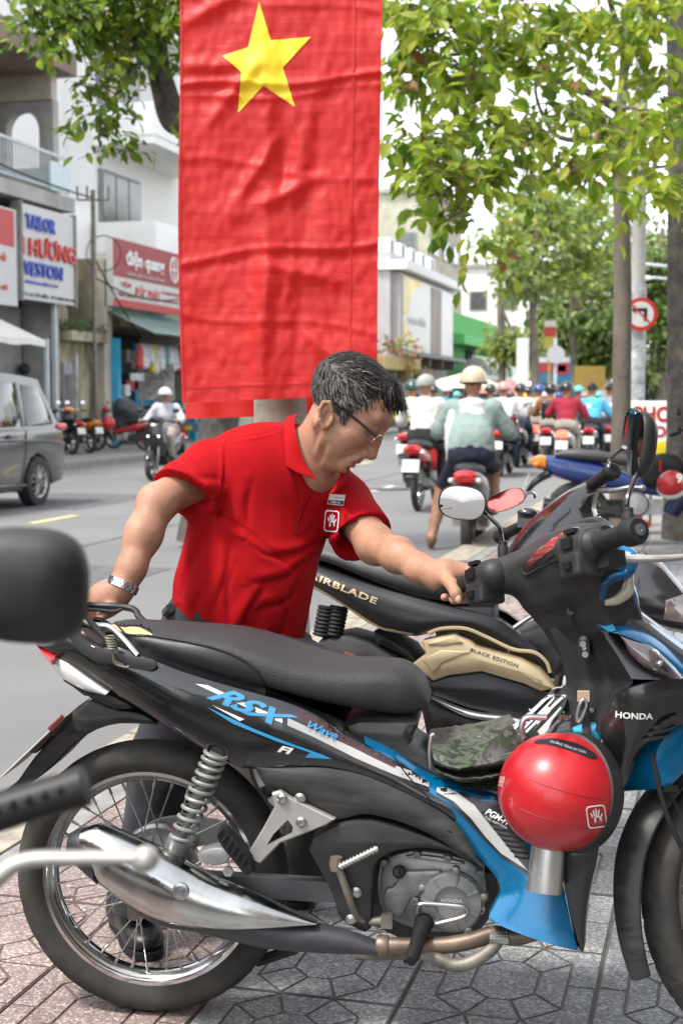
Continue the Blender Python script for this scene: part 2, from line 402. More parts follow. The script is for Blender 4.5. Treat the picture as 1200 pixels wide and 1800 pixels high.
for i in range(10):
    q = -1.64+i*.4
    for j in range(30):
        s_ = 1.85+j*.4
        w = S(s_, q)
        px = 600+2500*w.x/max(w.y, .5)
        if not (-420 < px < 1520) or cnt >= 300 or (i > 5 and j > 15) or (i > 3 and j > 24): continue
        o = ob('tile', tr_ if i < 2 else tg, pave); cnt += 1
        o.matrix_local = Matrix.Translation(w+V((0, 0, random.uniform(-.0025, .0015)))) @ Matrix.Rotation(random.uniform(-.006, .006), 4, 'X') @ rt @ Matrix.Rotation(pi*random.randint(0, 1), 4, 'Z')
pm = M('plain_paving', (.25, .245, .235), .75, var=.2, sc=4, bump=.2, bsc=120, coord='Generated')
ps = sheet('pavement_slabs', 13.9, 90, -1.84, 9, -.003, pm, .002)
# painted lane dashes and loose bits
pt = M('road_paint_yellow', (.6, .5, .2), .7, var=.3, sc=20)
for s0 in (14.6, 19.6, 24.6, 29.6, 34.6): sheet('lane_marking', s0, s0+1.1, -7.6, -7.48, RZ+.004, pt, .003)
wt = M('road_paint_white', (.62, .6, .56), .7, var=.3, sc=20)
for s0 in (21., 26., 31.): sheet('lane_marking', s0, s0+1.4, -5.2, -5.08, RZ+.004, wt, .003)
pm2 = M('asphalt_patch', (.115, .115, .116), .85, var=.3, sc=8, bump=.4, bsc=150)
sheet('road_patch', 16.5, 19.4, -9.6, -7.9, RZ+.004, pm2, .003); sheet('road_patch', 9.2, 11.0, -5.6, -4.4, RZ+.004, pm2, .003); sheet('road_seam', 2, 70, -5.92, -5.87, RZ+.0045, pm2, .003)
mh = thing('manhole_cover', 'round iron manhole cover set in the road', 'manhole cover', S(21.5, -5.0, RZ)); B = MB(); B.lathe([(.36, .0), (.36, .006), (.31, .006), (.31, .003), (.29, .003), (.29, .007), (0, .007)], 32); B.build('lid', M('cast_iron', (.07, .068, .065), .6, metal=.4, var=.4, sc=20), mh)
lm = M('dry_leaf', (.35, .2, .08), .8, var=.5, sc=30)
B = MB()
for i in range(150):
    s_, q = random.uniform(2.2, 14), random.uniform(-2.1, 2); r = random.uniform(.004, .013)
    a = random.uniform(0, 6); w = S(s_, q, .0035)
    B.add([w+V((cos(a+k)*r*(1 if k % 2 else .5), sin(a+k)*r*(1 if k % 2 else .5), random.uniform(0, .004))) for k in (0, 1.5, 3, 4.6)], [(0, 1, 2, 3)])
for i in range(60):
    s_, q = random.uniform(6, 34), random.uniform(-12, -2.4); r = random.uniform(.01, .04); a = random.uniform(0, 6); w = S(s_, q, RZ+.008)
    B.add([w+V((cos(a+k)*r*(1 if k % 2 else .5), sin(a+k)*r*(1 if k % 2 else .5), random.uniform(0, .01))) for k in (0, 1.5, 3, 4.6)], [(0, 1, 2, 3)])
o = B.build('litter', lm, smooth=False); o['kind'] = 'stuff'; o['label'] = 'dry leaf crumbs scattered on pavement and road'
# ---------------------------------------------------------------- smooth bodies: signed distance fields -> one continuous surface
class SDF:
    def __init__(s, lo, hi, res):
        s.lo = np.array(lo, float); s.res = res; n = np.ceil((np.array(hi)-s.lo)/res).astype(int)+1
        s.F = np.full(n, .5, np.float32); s.I = np.zeros(n, np.int8)
        s.ax = [s.lo[k]+np.arange(n[k])*res for k in range(3)]
    def win(s, lo, hi):
        sl = []
        for k in range(3):
            a = int(max(0, math.floor((lo[k]-s.lo[k])/s.res))); b = int(min(s.F.shape[k], math.ceil((hi[k]-s.lo[k])/s.res)+1))
            if b <= a: return None
            sl.append(slice(a, b))
        return tuple(sl)
    def put(s, fn, lo, hi, k, mid, op='u'):
        w = s.win(np.array(lo)-k*1.5-3*s.res, np.array(hi)+k*1.5+3*s.res)
        if w is None: return s
        X, Y, Zz = np.meshgrid(*[s.ax[i][w[i]] for i in range(3)], indexing='ij')
        d = fn(X, Y, Zz).astype(np.float32); a = s.F[w]
        if op == 's': d = -d; h = np.maximum(k-np.abs(a-d), 0)/max(k, 1e-6); r = np.maximum(a, d)+h*h*k/4; s.F[w] = r; return s
        if op == 'i': s.F[w] = np.maximum(a, d); return s
        if mid is not None: s.I[w] = np.where(d < a, mid, s.I[w])
        h = np.maximum(k-np.abs(a-d), 0)/max(k, 1e-6); s.F[w] = np.minimum(a, d)-h*h*k/4
        return s
    def cap(s, a, b, ra, rb=None, k=.02, m=0, op='u'):
        rb = ra if rb is None else rb; a = np.array(a, float); b = np.array(b, float); ab = b-a; L2 = ab@ab+1e-12
        def fn(X, Y, Zz):
            t = np.clip(((X-a[0])*ab[0]+(Y-a[1])*ab[1]+(Zz-a[2])*ab[2])/L2, 0, 1)
            return np.sqrt((X-a[0]-t*ab[0])**2+(Y-a[1]-t*ab[1])**2+(Zz-a[2]-t*ab[2])**2)-(ra+(rb-ra)*t)
        r = max(ra, rb); return s.put(fn, np.minimum(a, b)-r, np.maximum(a, b)+r, k, m, op)
    def chain(s, pts, rs, k=.02, m=0):
        for i in range(len(pts)-1): s.cap(pts[i], pts[i+1], rs[i], rs[i+1], k, m)
        return s
    def ell(s, c, r, R=None, k=.02, m=0, op='u'):
        c = np.array(c, float); r = np.array(r, float); R = np.eye(3) if R is None else np.array(R)   # columns = axes
        def fn(X, Y, Zz):
            q = [((X-c[0])*R[0][i]+(Y-c[1])*R[1][i]+(Zz-c[2])*R[2][i])/r[i] for i in range(3)]
            k0 = np.sqrt(q[0]**2+q[1]**2+q[2]**2); k1 = np.sqrt((q[0]/r[0])**2+(q[1]/r[1])**2+(q[2]/r[2])**2)+1e-9
            return k0*(k0-1)/k1
        e = np.full(3, r.max()); return s.put(fn, c-e, c+e, k, m, op)
    def box(s, c, h, R=None, rd=.01, k=.01, m=0, op='u'):
        c = np.array(c, float); h = np.array(h, float)-rd; R = np.eye(3) if R is None else np.array(R)
        def fn(X, Y, Zz):
            q = [np.abs((X-c[0])*R[0][i]+(Y-c[1])*R[1][i]+(Zz-c[2])*R[2][i])-h[i] for i in range(3)]
            o = np.sqrt(np.maximum(q[0], 0)**2+np.maximum(q[1], 0)**2+np.maximum(q[2], 0)**2)
            return o+np.minimum(np.maximum(q[0], np.maximum(q[1], q[2])), 0)-rd
        e = np.full(3, np.linalg.norm(h)+rd); return s.put(fn, c-e, c+e, k, m, op)
    def half(s, p, n, op='i'):
        """keep the side that n points away from"""
        n = np.array(n, float); n /= np.linalg.norm(n); p = np.array(p, float)
        X, Y, Zz = np.meshgrid(*s.ax, indexing='ij'); s.F = np.maximum(s.F, ((X-p[0])*n[0]+(Y-p[1])*n[1]+(Zz-p[2])*n[2]).astype(np.float32)); return s
    def mesh(s, it=1):
        F = s.F; S_ = F < 0; n = F.shape
        F = np.where(np.abs(F) > 4*s.res, np.sign(F)*4*s.res, F)
        c = [S_[i:n[0]-1+i, j:n[1]-1+j, k:n[2]-1+k] for i in (0, 1) for j in (0, 1) for k in (0, 1)]
        any_ = c[0].copy(); all_ = c[0].copy()
        for q in c[1:]: any_ |= q; all_ &= q
        A = np.argwhere(any_ & ~all_); idx = np.full(any_.shape, -1, np.int32); idx[tuple(A.T)] = np.arange(len(A))
        cor = [(i, j, k) for i in (0, 1) for j in (0, 1) for k in (0, 1)]
        val = np.stack([F[A[:, 0]+i, A[:, 1]+j, A[:, 2]+k] for i, j, k in cor], 1)
        acc = np.zeros((len(A), 3)); cnt = np.zeros(len(A))
        for p in range(8):
            for q in range(p+1, 8):
                df = [b-a for a, b in zip(cor[p], cor[q])]
                if sum(map(abs, df)) != 1: continue
                x = (val[:, p] < 0) != (val[:, q] < 0); t = np.where(x, val[:, p]/(val[:, p]-val[:, q]+1e-12), 0)
                acc += np.where(x[:, None], np.array(cor[p])+t[:, None]*np.array(df), 0); cnt += x
        Vt = (A+acc/cnt[:, None])*s.res+s.lo
        quads = []
        for d in range(3):
            e1, e2 = (d+1) % 3, (d+2) % 3
            sl0 = [slice(0, n[k]-1) if k == d else slice(1, n[k]-1) for k in range(3)]; sl1 = [slice(1, n[k]) if k == d else slice(1, n[k]-1) for k in range(3)]
            a, b = S_[tuple(sl0)], S_[tuple(sl1)]
            for w, flip in ((a & ~b, 0), (~a & b, 1)):
                E_ = np.argwhere(w)
                if not len(E_): continue
                for k in range(3):
                    if k != d: E_[:, k] += 1
                o = np.zeros(3, int); qs = []
                for u, v_ in ((-1, -1), (0, -1), (0, 0), (-1, 0)):
                    o = np.zeros(3, int); o[e1] = u; o[e2] = v_; C = E_+o; qs.append(idx[C[:, 0], C[:, 1], C[:, 2]])
                q = np.stack(qs if not flip else qs[::-1], 1); quads.append(q[(q >= 0).all(1)])
        Q = np.vstack(quads); ids = s.I[A[:, 0], A[:, 1], A[:, 2]]
        for _ in range(it):
            acc = np.zeros_like(Vt); cn = np.zeros(len(Vt))
            for a, b in ((0, 1), (1, 2), (2, 3), (3, 0)):
                np.add.at(acc, Q[:, a], Vt[Q[:, b]]); np.add.at(acc, Q[:, b], Vt[Q[:, a]]); np.add.at(cn, Q[:, a], 1); np.add.at(cn, Q[:, b], 1)
            Vt = Vt*.5+acc/np.maximum(cn, 1)[:, None]*.5
        return Vt, Q, ids
    def build(s, name, mats, parent=None, it=1, label=None, fn=None, inv=None):
        Vt, Q, ids = s.mesh(it)
        if fn is not None: Vt = fn(Vt, Q)
        if inv is not None: Vt = Vt@np.array(inv.to_3x3()).T+np.array(inv.translation)
        me = bpy.data.meshes.new(name); me.vertices.add(len(Vt)); me.vertices.foreach_set('co', Vt.astype(np.float32).ravel())
        me.loops.add(len(Q)*4); me.loops.foreach_set('vertex_index', Q.astype(np.int32).ravel())
        me.polygons.add(len(Q)); me.polygons.foreach_set('loop_start', np.arange(len(Q), dtype=np.int32)*4)
        for m in (mats if isinstance(mats, (list, tuple)) else [mats]): me.materials.append(m)
        me.update(calc_edges=True)
        me.polygons.foreach_set('use_smooth', np.ones(len(Q), bool))
        if ids.any(): me.polygons.foreach_set('material_index', np.array([ids[q[0]] for q in Q], np.int32))
        me.update(); return ob(name, me, parent, label)
def vnormals(Vt, Q):
    n = np.cross(Vt[Q[:, 2]]-Vt[Q[:, 0]], Vt[Q[:, 3]]-Vt[Q[:, 1]]); N = np.zeros_like(Vt)
    for k in range(4): np.add.at(N, Q[:, k], n)
    return N/np.maximum(1e-12, np.linalg.norm(N, axis=1))[:, None]
# ---------------------------------------------------------------- the blue and black motorbike in front
GLB = M('gloss_black', (.006, .0065, .008), .2, var=.25, c2=(.016, .016, .0165), sc=9, det=9, coat=.6, rvar=.08)
MTB = M('matt_black_plastic', (.015, .0155, .017), .5, spec=.35, var=.3, c2=(.033, .032, .031), sc=11, bump=.05, bsc=500, rvar=.1, det=8)
SCB = M('scuffed_black', (.017, .0175, .019), .45, spec=.4, var=.4, c2=(.048, .046, .043), sc=9, rvar=.14, det=10, wsc=(1, 1, 6))
RUB = M('rubber', (.013, .013, .0135), .65, spec=.3, var=.35, sc=10, bump=.06, bsc=120, det=8)
TYR = M('tyre_rubber', (.026, .0255, .025), .75, spec=.3, var=.4, c2=(.07, .064, .056), sc=7, det=9)
BLU = M('blue_paint', (.0, .13, .29), .26, metal=.3, var=.1, sc=3, coat=.5)
BLL = M('light_blue_paint', (.05, .42, .66), .3, metal=.2, var=.1, sc=3, coat=.4)
CHR = M('chrome', (.62, .62, .62), .13, metal=1, var=.2, sc=8, rvar=.09, det=8)
STL = M('brushed_steel', (.42, .42, .41), .36, metal=1, var=.2, sc=25, rvar=.1)
ALU = M('cast_aluminium', (.36, .36, .35), .45, metal=.75, var=.25, sc=12, bump=.05, bsc=200)
SIL = M('silver_paint', (.4, .39, .365), .42, metal=.5, var=.15, sc=12, bump=.04, bsc=300)
ENG = M('engine_grey', (.2, .208, .212), .4, metal=.55, var=.45, c2=(.3, .3, .29), sc=14, bump=.08, bsc=160, det=8)
DIRT = M('dirty_steel', (.2, .18, .15), .6, metal=.6, var=.5, sc=14, det=8)
BRZ = M('heated_pipe', (.17, .125, .095), .5, metal=.7, var=.5, sc=10, det=8)
SEAT = M('seat_vinyl', (.033, .032, .033), .5, spec=.35, var=.15, sc=6, bump=.35, bsc=420)
SEAT2 = M('seat_vinyl_smooth', (.024, .024, .025), .45, spec=.4, var=.15, sc=6, bump=.08, bsc=250)
FOAM = M('seat_foam', (.62, .42, .2), .9, var=.35, sc=60, bump=.5, bsc=120)
WHT = M('white_print', (.72, .72, .7), .4, var=.06); DCB = M('decal_blue', (.03, .26, .5), .35, var=.06, coat=.3); DCG = M('decal_grey', (.4, .4, .385), .4, var=.08)
DKP = M('decal_black', (.012, .011, .013), .35, var=.2, coat=.3); MAR = M('decal_maroon', (.06, .02, .025), .3, var=.2, coat=.3); GLP = M('grey_print', (.42, .43, .43), .4, var=.1); GLD = M('gold_print', (.55, .46, .28), .3, metal=.5, var=.1)
LENS = M('clear_lens', (.75, .74, .72), .12, var=.15, sc=20, coat=.5, metal=.25); REDL = M('red_lens', (.42, .015, .02), .15, var=.2, sc=30, coat=.6)
HLMP = M('headlight_lens', (.16, .12, .12), .08, var=.8, sc=14, coat=1., spec=.9, metal=.2)
GLASS = M('mirror_glass', (.5, .5, .51), .02, metal=1, var=0)
WM = Matrix.Translation((-.396, 2.909, 0)) @ Matrix.Rotation(radians(-6.67), 4, 'Z')
F = Fr(WM)
wave = thing('motorbike', 'blue and black motorbike with chrome silencer, held upright by the man in red', 'motorbike', group='motorbikes parked on the near pavement', Mw=WM)
SL = Matrix.Translation((1.2385, 0, .28)) @ Matrix.Rotation(radians(37.28), 4, V((-sin(radians(26.9)), 0, cos(radians(26.9)))))
FS = Fr(WM @ SL)
def st(o): o.matrix_local = SL; return o
def spoke_wheel(name, parent, R, tw, rr, c, xf, nsp=18, drum=.07, tmat=None):
    """tyre (the part) > rim, hub, spokes"""
    B = MB(); n = 176; prof = []
    for k in range(17):
        a = -pi*.98+2*pi*.98*k/16 if False else pi*(k/16)
        prof.append((cos(a), sin(a)))
    h = R-rr; rg = []
    sec = [(-.30, 0), (-.40, .12), (-.5, .3), (-.53, .48), (-.5, .66), (-.44, .8), (-.34, .9), (-.2, .97), (-.07, 1.), (.07, 1.), (.2, .97), (.34, .9), (.44, .8), (.5, .66), (.53, .48), (.5, .3), (.4, .12), (.3, 0)]
    for i in range(n):
        a = 2*pi*i/n; row = []
        for j, (w, t) in enumerate(sec):
            g = 0
            if 5 <= j <= 12:
                q = abs(j-8.5)
                if (i+int(q*1.3)+(3 if j > 8 else 0)) % 8 == 0: g = .0045
                if j in (5, 12) and i % 8 in (2, 3): g = .002
            r = rr+h*t-g; row.append(V(c)+V((r*sin(a), w*tw, r*cos(a))))
        rg.append(row)
    B.rings(rg, loop=True)
    t = B.build(name, tmat or TYR, parent, ang=30)
    B = MB(); rp = [(-.3, .006), (-.34, .004), (-.34, -.004), (-.27, -.008), (-.2, -.016), (-.08, -.02), (.08, -.02), (.2, -.016), (.27, -.008), (.34, -.004), (.34, .004), (.3, .006)]
    B.rings([[V(c)+V(((rr+dr)*sin(a), w*tw, (rr+dr)*cos(a))) for w, dr in rp] for a in [2*pi*i/96 for i in range(96)]], loop=True)
    B.build('rim', CHR, t)
    B = MB(); B.lathe([(.012, -.075), (.03, -.06), (.036, -.045), (.028, -.035), (.026, .02), (drum, .03), (drum, .05), (.03, .055), (.012, .08)], 28, O=c, ax=(0, 1, 0)); B.build('hub', ALU, t)
    B = MB(); B.tube([(0, 0, .0), (0, 0, 1)], .0017, 5); B.tube([(0, 0, .9), (0, 0, 1)], .0033, 5)
    sm = B.me('spoke', STL)
    for i in range(nsp*2):
        a = 2*pi*i/(nsp*2)+.05; sd_ = 1 if i % 2 else -1; lead = .55 if (i//2) % 2 else -.55
        p0 = V(c)+V((.033*sin(a+lead*1.9), sd_*.033, .033*cos(a+lead*1.9))); p1 = V(c)+V(((rr-.017)*sin(a), sd_*.006, (rr-.017)*cos(a)))
        d = p1-p0; o = ob('spoke', sm, t); o.matrix_local = Matrix.Translation(p0) @ d.to_track_quat('Z', 'Y').to_matrix().to_4x4() @ Matrix.Diagonal((1, 1, d.length, 1))
    return t
rw = F.at(268, 1536, 0); RWC = (rw.x, 0, .2875)
tyre = spoke_wheel('rear_wheel', wave, .2875, .09, .224, RWC, None)
B = MB(); B.lathe([(.03, -.005), (.085, -.005), (.09, .005), (.09, .012), (.03, .012)], 40, O=(RWC[0], .055, RWC[2]), ax=(0, 1, 0)); B.build('sprocket', STL, tyre)
B = MB(); B.slab(chaikin(F.xz(Z7((395, 735), (440, 680), (520, 655), (640, 665), (720, 690), (735, 720), (640, 740), (560, 755), (430, 760)), .1)), .09, .11, fy, .006); B.build('chain_case', ALU, wave)
fw = spoke_wheel('front_wheel', wave, .279, .078, .222, (0, 0, 0), None); st(fw)
for o_ in [fw]: pass
# --- seat
def prof_loft(B, F, top, bot, half, n=40, k=18, ex=2.6, yc=0., m=0, ytop=0.):
    tp = np.array([tuple(p) for p in F.xz(top, ytop)]); bt = np.array([tuple(p) for p in F.xz(bot, -np.max(half)*.95)])
    tp = resample(spline(tp, 80), n); bt = resample(spline(bt, 80), n); R = []
    for i in range(n):
        hw = np.interp(i/(n-1), np.linspace(0, 1, len(half)), half); row = []
        for j in range(k):
            a = 2*pi*j/k; ca, sa = cos(a), sin(a)
            y = hw*math.copysign(abs(ca)**(2/ex), ca); z = .5+.5*math.copysign(abs(sa)**(2/ex), sa)
            row.append((bt[i][0]*(1-z)+tp[i][0]*z, yc+y, bt[i][1]*(1-z)+tp[i][1]*z))
        R.append(row)
    return B.rings(R, m)
top = [(186, 1110), (200, 1095), (270, 1097), (375, 1104), (427, 1110), (480, 1126), (547, 1149), (617, 1160), (675, 1161), (716, 1167), (745, 1190), (757, 1222)]
bot = [(180, 1126), (204, 1134), (274, 1160), (350, 1187), (408, 1205), (455, 1217), (500, 1229), (560, 1246), (610, 1258), (660, 1268), (710, 1273), (748, 1262)]
B = MB(); prof_loft(B, F, top, bot, [.05, .095, .115, .125, .13, .13, .125, .115, .105, .09, .06], 60, 28, 3.0)
seat = B.build('seat', [SEAT], wave, ang=60)
bvS = bvh_of(seat)
# lower smooth side skirt of the seat, its piping and the torn corner with foam showing
def on_seat(px, py, lift=.003):
    p = F.at(px, py, -.1); d = (p-F.o).normalized(); h = bvS.ray_cast(F.o, d)
    return (h[0]-d*lift) if h[0] is not None else p
pip = [(203, 1095), (214, 1108), (226, 1116), (270, 1119), (340, 1131), (385, 1142), (427, 1160), (452, 1181), (466, 1208)]
B = MB(); pp = [on_seat(*p) for p in spline(pip, 48)]; B.tube(pp, .0028, 6); B.build('piping', RUB, seat)
lowb = [(204, 1134), (240, 1146), (274, 1160), (350, 1187), (408, 1205), (435, 1212), (450, 1215), (460, 1216), (467, 1218)]
B = MB(); a = spline(pip, 60); b_ = spline(lowb, 60); a = resample(a, 40); b_ = resample(b_, 40)
B.rings([[on_seat(*(a[i]*(1-t)+b_[i]*t), .0016) for t in (0, .2, .4, .6, .8, 1)] for i in range(40)], closed=False); B.build('seat_skirt', SEAT2, seat, ang=180)
fo = chaikin([(193, 1099), (204, 1097), (216, 1104), (232, 1101), (250, 1104), (266, 1114), (270, 1118), (246, 1118), (226, 1115), (212, 1109), (200, 1108)], 1)
vs, fs = dense_poly(fo, 4)
B = MB(); B.add([on_seat(u, v, .0035+.003*random.random()) for u, v in vs], fs); B.build('torn_foam', FOAM, seat, ang=20)
B = MB()
for i in range(26):
    x = 206+i*2.4; y = 1101+max(0, (i-18))*1.4+random.uniform(-1, 1); p = on_seat(x, y, .004); B.tube([p, p+V((random.uniform(-.006, .006), -.002, random.uniform(.002, .007)))], [.0016, .0005], 4)
B.build('torn_edge', SEAT, seat)
# --- side cover, tail
tops = [(66, 1129), (95, 1117), (128, 1108), (170, 1140), (204, 1137), (274, 1163), (326, 1183), (408, 1208), (500, 1234), (560, 1260), (617, 1298), (692, 1334), (757, 1375), (830, 1396)]
bots = [(70, 1133), (117, 1168), (160, 1192), (192, 1213), (239, 1242), (292, 1275), (350, 1312), (408, 1345), (449, 1352), (510, 1350), (576, 1352), (652, 1372), (757, 1420), (800, 1450)]
def ypts(L, ys, F=F):
    u = np.linspace(0, 1, len(L)); return [F.at(p[0], p[1], np.interp(t, np.linspace(0, 1, len(ys)), ys)) for p, t in zip(L, u)]
B = MB(); B.strip(ypts(tops, [-.06, -.1, -.125, -.128, -.118, -.115]), ypts(bots, [-.075, -.1, -.125, -.13, -.13, -.135]), 90, 20, .016, .03); side = B.build('side_cover', GLB, wave, ang=50)
mirror_of(side)
B = MB(); prof_loft(B, F, [(70, 1128), (128, 1106), (180, 1120), (300, 1150), (480, 1225), (690, 1320), (760, 1372)], [(75, 1136), (130, 1172), (200, 1200), (330, 1290), (480, 1345), (640, 1360), (740, 1400)], [.04, .09, .105, .11, .1, .1, .09], 30, 16, 3); B.build('tail_frame', MTB, wave)
blueedge = MB(); blueedge.strip(ypts([(640, 1295), (665, 1308), (692, 1322), (757, 1364), (850, 1390), (900, 1404)], [-.09, -.1, -.1, -.1]), ypts([(642, 1308), (665, 1323), (692, 1338), (757, 1380), (850, 1403), (895, 1418)], [-.119, -.121, -.122, -.122]), 30, 4, .004, .02); blueedge.build('upper_trim', BLU, wave)
# --- matt mid cover and lower engine cover
B = MB(); B.strip(ypts([(446, 1342), (500, 1349), (576, 1351), (652, 1368), (757, 1417), (806, 1455), (848, 1520)], [-.125, -.135, -.14, -.15]), ypts([(447, 1346), (472, 1387), (530, 1415), (590, 1440), (650, 1432), (745, 1462), (846, 1524)], [-.12, -.13, -.14, -.15]), 50, 8, .01, .03); mid = B.build('middle_cover', SCB, wave, ang=50); mirror_of(mid)
low = chaikin(F.xz(Z8((60, 738), (160, 682), (240, 667), (340, 690), (480, 738), (592, 800), (500, 764), (400, 755), (320, 768), (272, 800), (266, 870), (264, 940), (258, 1020), (190, 988), (160, 960), (148, 900), (110, 830)), -.14), 1)
B = MB(); B.slab(low, -.1, -.145, fy, .008); lo_ = B.build('lower_cover', MTB, wave); mirror_of(lo_)
for c in ((216, 890), (200, 972), (47, 606), (50, 678), (497, 708)):
    p = F.at(*Z8(c)[0], -.146); B = MB(); B.lathe([(.011, 0), (.011, .003), (.006, .006), (.0, .006)], 14, O=p, ax=(0, -1, 0)); B.lathe([(.006, .004), (.006, .009), (.0, .009)], 6, O=p, ax=(0, -1, 0)); B.build('bolt', STL if c[0] < 300 else RUB, wave)
# --- blue leg panel with stripes
LA = Z8((428, 600), (470, 655), (520, 700), (560, 750), (600, 800), (640, 850), (650, 890), (632, 930), (615, 968), (640, 985)); LB = Z8((440, 560), (560, 590), (650, 620), (720, 690), (770, 760), (810, 800), (835, 860), (850, 930), (868, 1010), (884, 1066))
B = MB(); B.strip(ypts(LA, [-.125, -.14, -.16, -.185]), ypts(LB, [-.12, -.14, -.165, -.2]), 80, 20, .014, .03); leg = B.build('leg_shield', BLU, wave, ang=50); mirror_of(leg)
B = MB(); B.slab(chaikin(F.xz(Z8((840, 755), (950, 730), (945, 800), (925, 880), (912, 960), (906, 1076), (884, 1070), (868, 1000), (850, 920), (838, 840)), -.19), 1), -.05, -.195, fy, .012); lsb = B.build('leg_shield_edge', GLB, wave)
bvP = bvh_of(side, mid, leg, lo_)
bvC = bvh_of(side); bvL = bvh_of(leg)
decal('stripe_print', F, [[(488, 1268), (560, 1300), (640, 1336), (700, 1362), (752, 1384), (752, 1408), (692, 1386), (620, 1356), (550, 1318), (488, 1292)], [(497, 1274), (560, 1304), (640, 1342), (700, 1367), (750, 1389), (750, 1401), (692, 1378), (620, 1347), (545, 1309), (497, 1287)]], bvC, [DKP, DCG], wave, m=[0, 1])
decal('stripe_print', F, [[(762, 1390), (800, 1396), (850, 1412), (890, 1440), (935, 1520), (930, 1548), (880, 1518), (848, 1488), (815, 1452), (785, 1424), (764, 1412)], [(764, 1396), (800, 1410), (832, 1430), (862, 1466), (896, 1506), (928, 1540), (880, 1512), (852, 1484), (826, 1452), (795, 1424), (764, 1408)], [(880, 1400), (895, 1402), (918, 1432), (926, 1448)]], bvL, [DKP, DCG], wave, m=[0, 1, 1], lift=.003)
B = MB()
for i in range(9):
    x0, y0 = 846+i*7.2, 1432+i*9.2
    for dd in (0,):
        A_ = [F.at(x0+dx, y0+dy, -.165) for dx, dy in ((0, 0), (12, 3), (30, 5))]
        q = []
        for p in A_:
            h = bvL.ray_cast(V((p.x, -1, p.z)), V((0, 1, 0))); q.append(V((p.x, (h[0].y if h[0] else -.165)-.003, p.z)))
        B.tube(q, .0022, 5)
B.build('vent_ribs', RUB, wave)
decal_text('PGM-FI', F, (874, 1449), 46, 11, 27, bvL, WHT, wave, shear=.3, bold=.02, lift=.008)
decal_text('FUEL INJECTION', F, (871, 1459), 44, 5, 27, bvL, GLP, wave, shear=.3, lift=.008)
# decals on the side cover
decal('maroon_print', F, [[(530, 1252), (590, 1278), (650, 1312), (690, 1338), (690, 1366), (640, 1342), (560, 1302), (505, 1272)]], bvC, [MAR], wave, lift=.0034)
decal('white_print', F, [[(330, 1214), (352, 1217), (440, 1256), (500, 1280), (505, 1290), (450, 1268)]], bvC, [WHT], wave, lift=.0016)
decal('blue_print', F, [[(352, 1254), (430, 1290), (500, 1318), (560, 1340), (577, 1348), (528, 1345), (538, 1336), (480, 1316), (400, 1284)]], bvC, [DCB], wave, lift=.0016)
decal('blue_print', F, [[(362, 1251), (420, 1276), (412, 1279)]], bvC, [WHT], wave, lift=.002)
decal_text('RSX', F, (437, 1258), 168, 31, 22, bvC, DKP, wave, shear=.75, bold=.05, lift=.003, name='letter_shadow')
decal_text('RSX', F, (434, 1256), 168, 29, 22, bvC, DCB, wave, shear=.75, bold=.03, lift=.0042)
decal_text('Wave', F, (560, 1297), 58, 13, 24, bvC, DCB, wave, shear=.35, bold=.02, lift=.007)
decal_text('FI', F, (494, 1331), 28, 13, 14, bvC, WHT, wave, shear=.3, bold=.04, lift=.003)
# --- tail lamp, undertail, rear fender, plate
B = MB(); B.strip(ypts(Z7((116, 134), (160, 172), (210, 205), (270, 248), (328, 285)), [-.05, -.1, -.112]), ypts(Z7((120, 140), (160, 212), (192, 248), (250, 280), (318, 296)), [-.05, -.085, -.1]), 24, 6, .012, .1); tl = B.build('tail_lamp', LENS, wave)
B = MB(); B.strip(ypts(Z7((112, 130), (140, 158), (165, 180)), [-.05, -.105]), ypts(Z7((116, 142), (135, 172), (160, 205)), [-.052, -.102]), 12, 4, .016, .06); B.build('red_lens', REDL, tl)
B = MB(); B.slab(F.xz(Z7((186, 250), (260, 278), (330, 288), (405, 328), (400, 338), (345, 341), (280, 312)), -.09), .09, -.095, fy, .012); B.build('undertail', MTB, wave)
B = MB(); B.slab(chaikin(F.xz(Z7((280, 308), (340, 338), (420, 345), (490, 388), (410, 384), (340, 384), (270, 408), (210, 455), (150, 520), (90, 565), (30, 600), (-10, 612), (-10, 600), (40, 570), (75, 520), (100, 485), (150, 430), (200, 375), (240, 330)), -.06), 1), .06, -.06, fy, .01); B.build('rear_fender', SCB, wave)
a, b_ = F.at(*Z7((36, 522))[0], -.0), F.at(*Z7((236, 332))[0], -.0); d = b_-a; nrm = V((-d.z, 0, d.x)).normalized()
B = MB(); vs = [a+d*t+V((0, y, 0))+nrm*w for w in (0, .0025) for t, y in ((0, -.095), (1, -.095), (1, .095), (0, .095))]; B.add(vs, [(0, 1, 2, 3), (7, 6, 5, 4), (0, 4, 5, 1), (1, 5, 6, 2), (2, 6, 7, 3), (3, 7, 4, 0)]); pl = B.build('number_plate', M('plate_white', (.6, .6, .57), .5, var=.2), wave)
B = MB(); B.tube([a+d*.8+V((0, -.096, 0))+nrm*.004, b_+V((0, -.096, 0))+nrm*.004], .004, 6); B.build('plate_trim', M('dull_red', (.16, .02, .02), .5), pl)
B = MB(); B.slab(F.xz(Z7((235, 335), (200, 400), (150, 425), (110, 470), (90, 470), (150, 400)), -.04), .04, -.045, fy, .004); B.build('plate_bracket', M('rust_brown', (.12, .08, .06), .7, var=.4), pl)
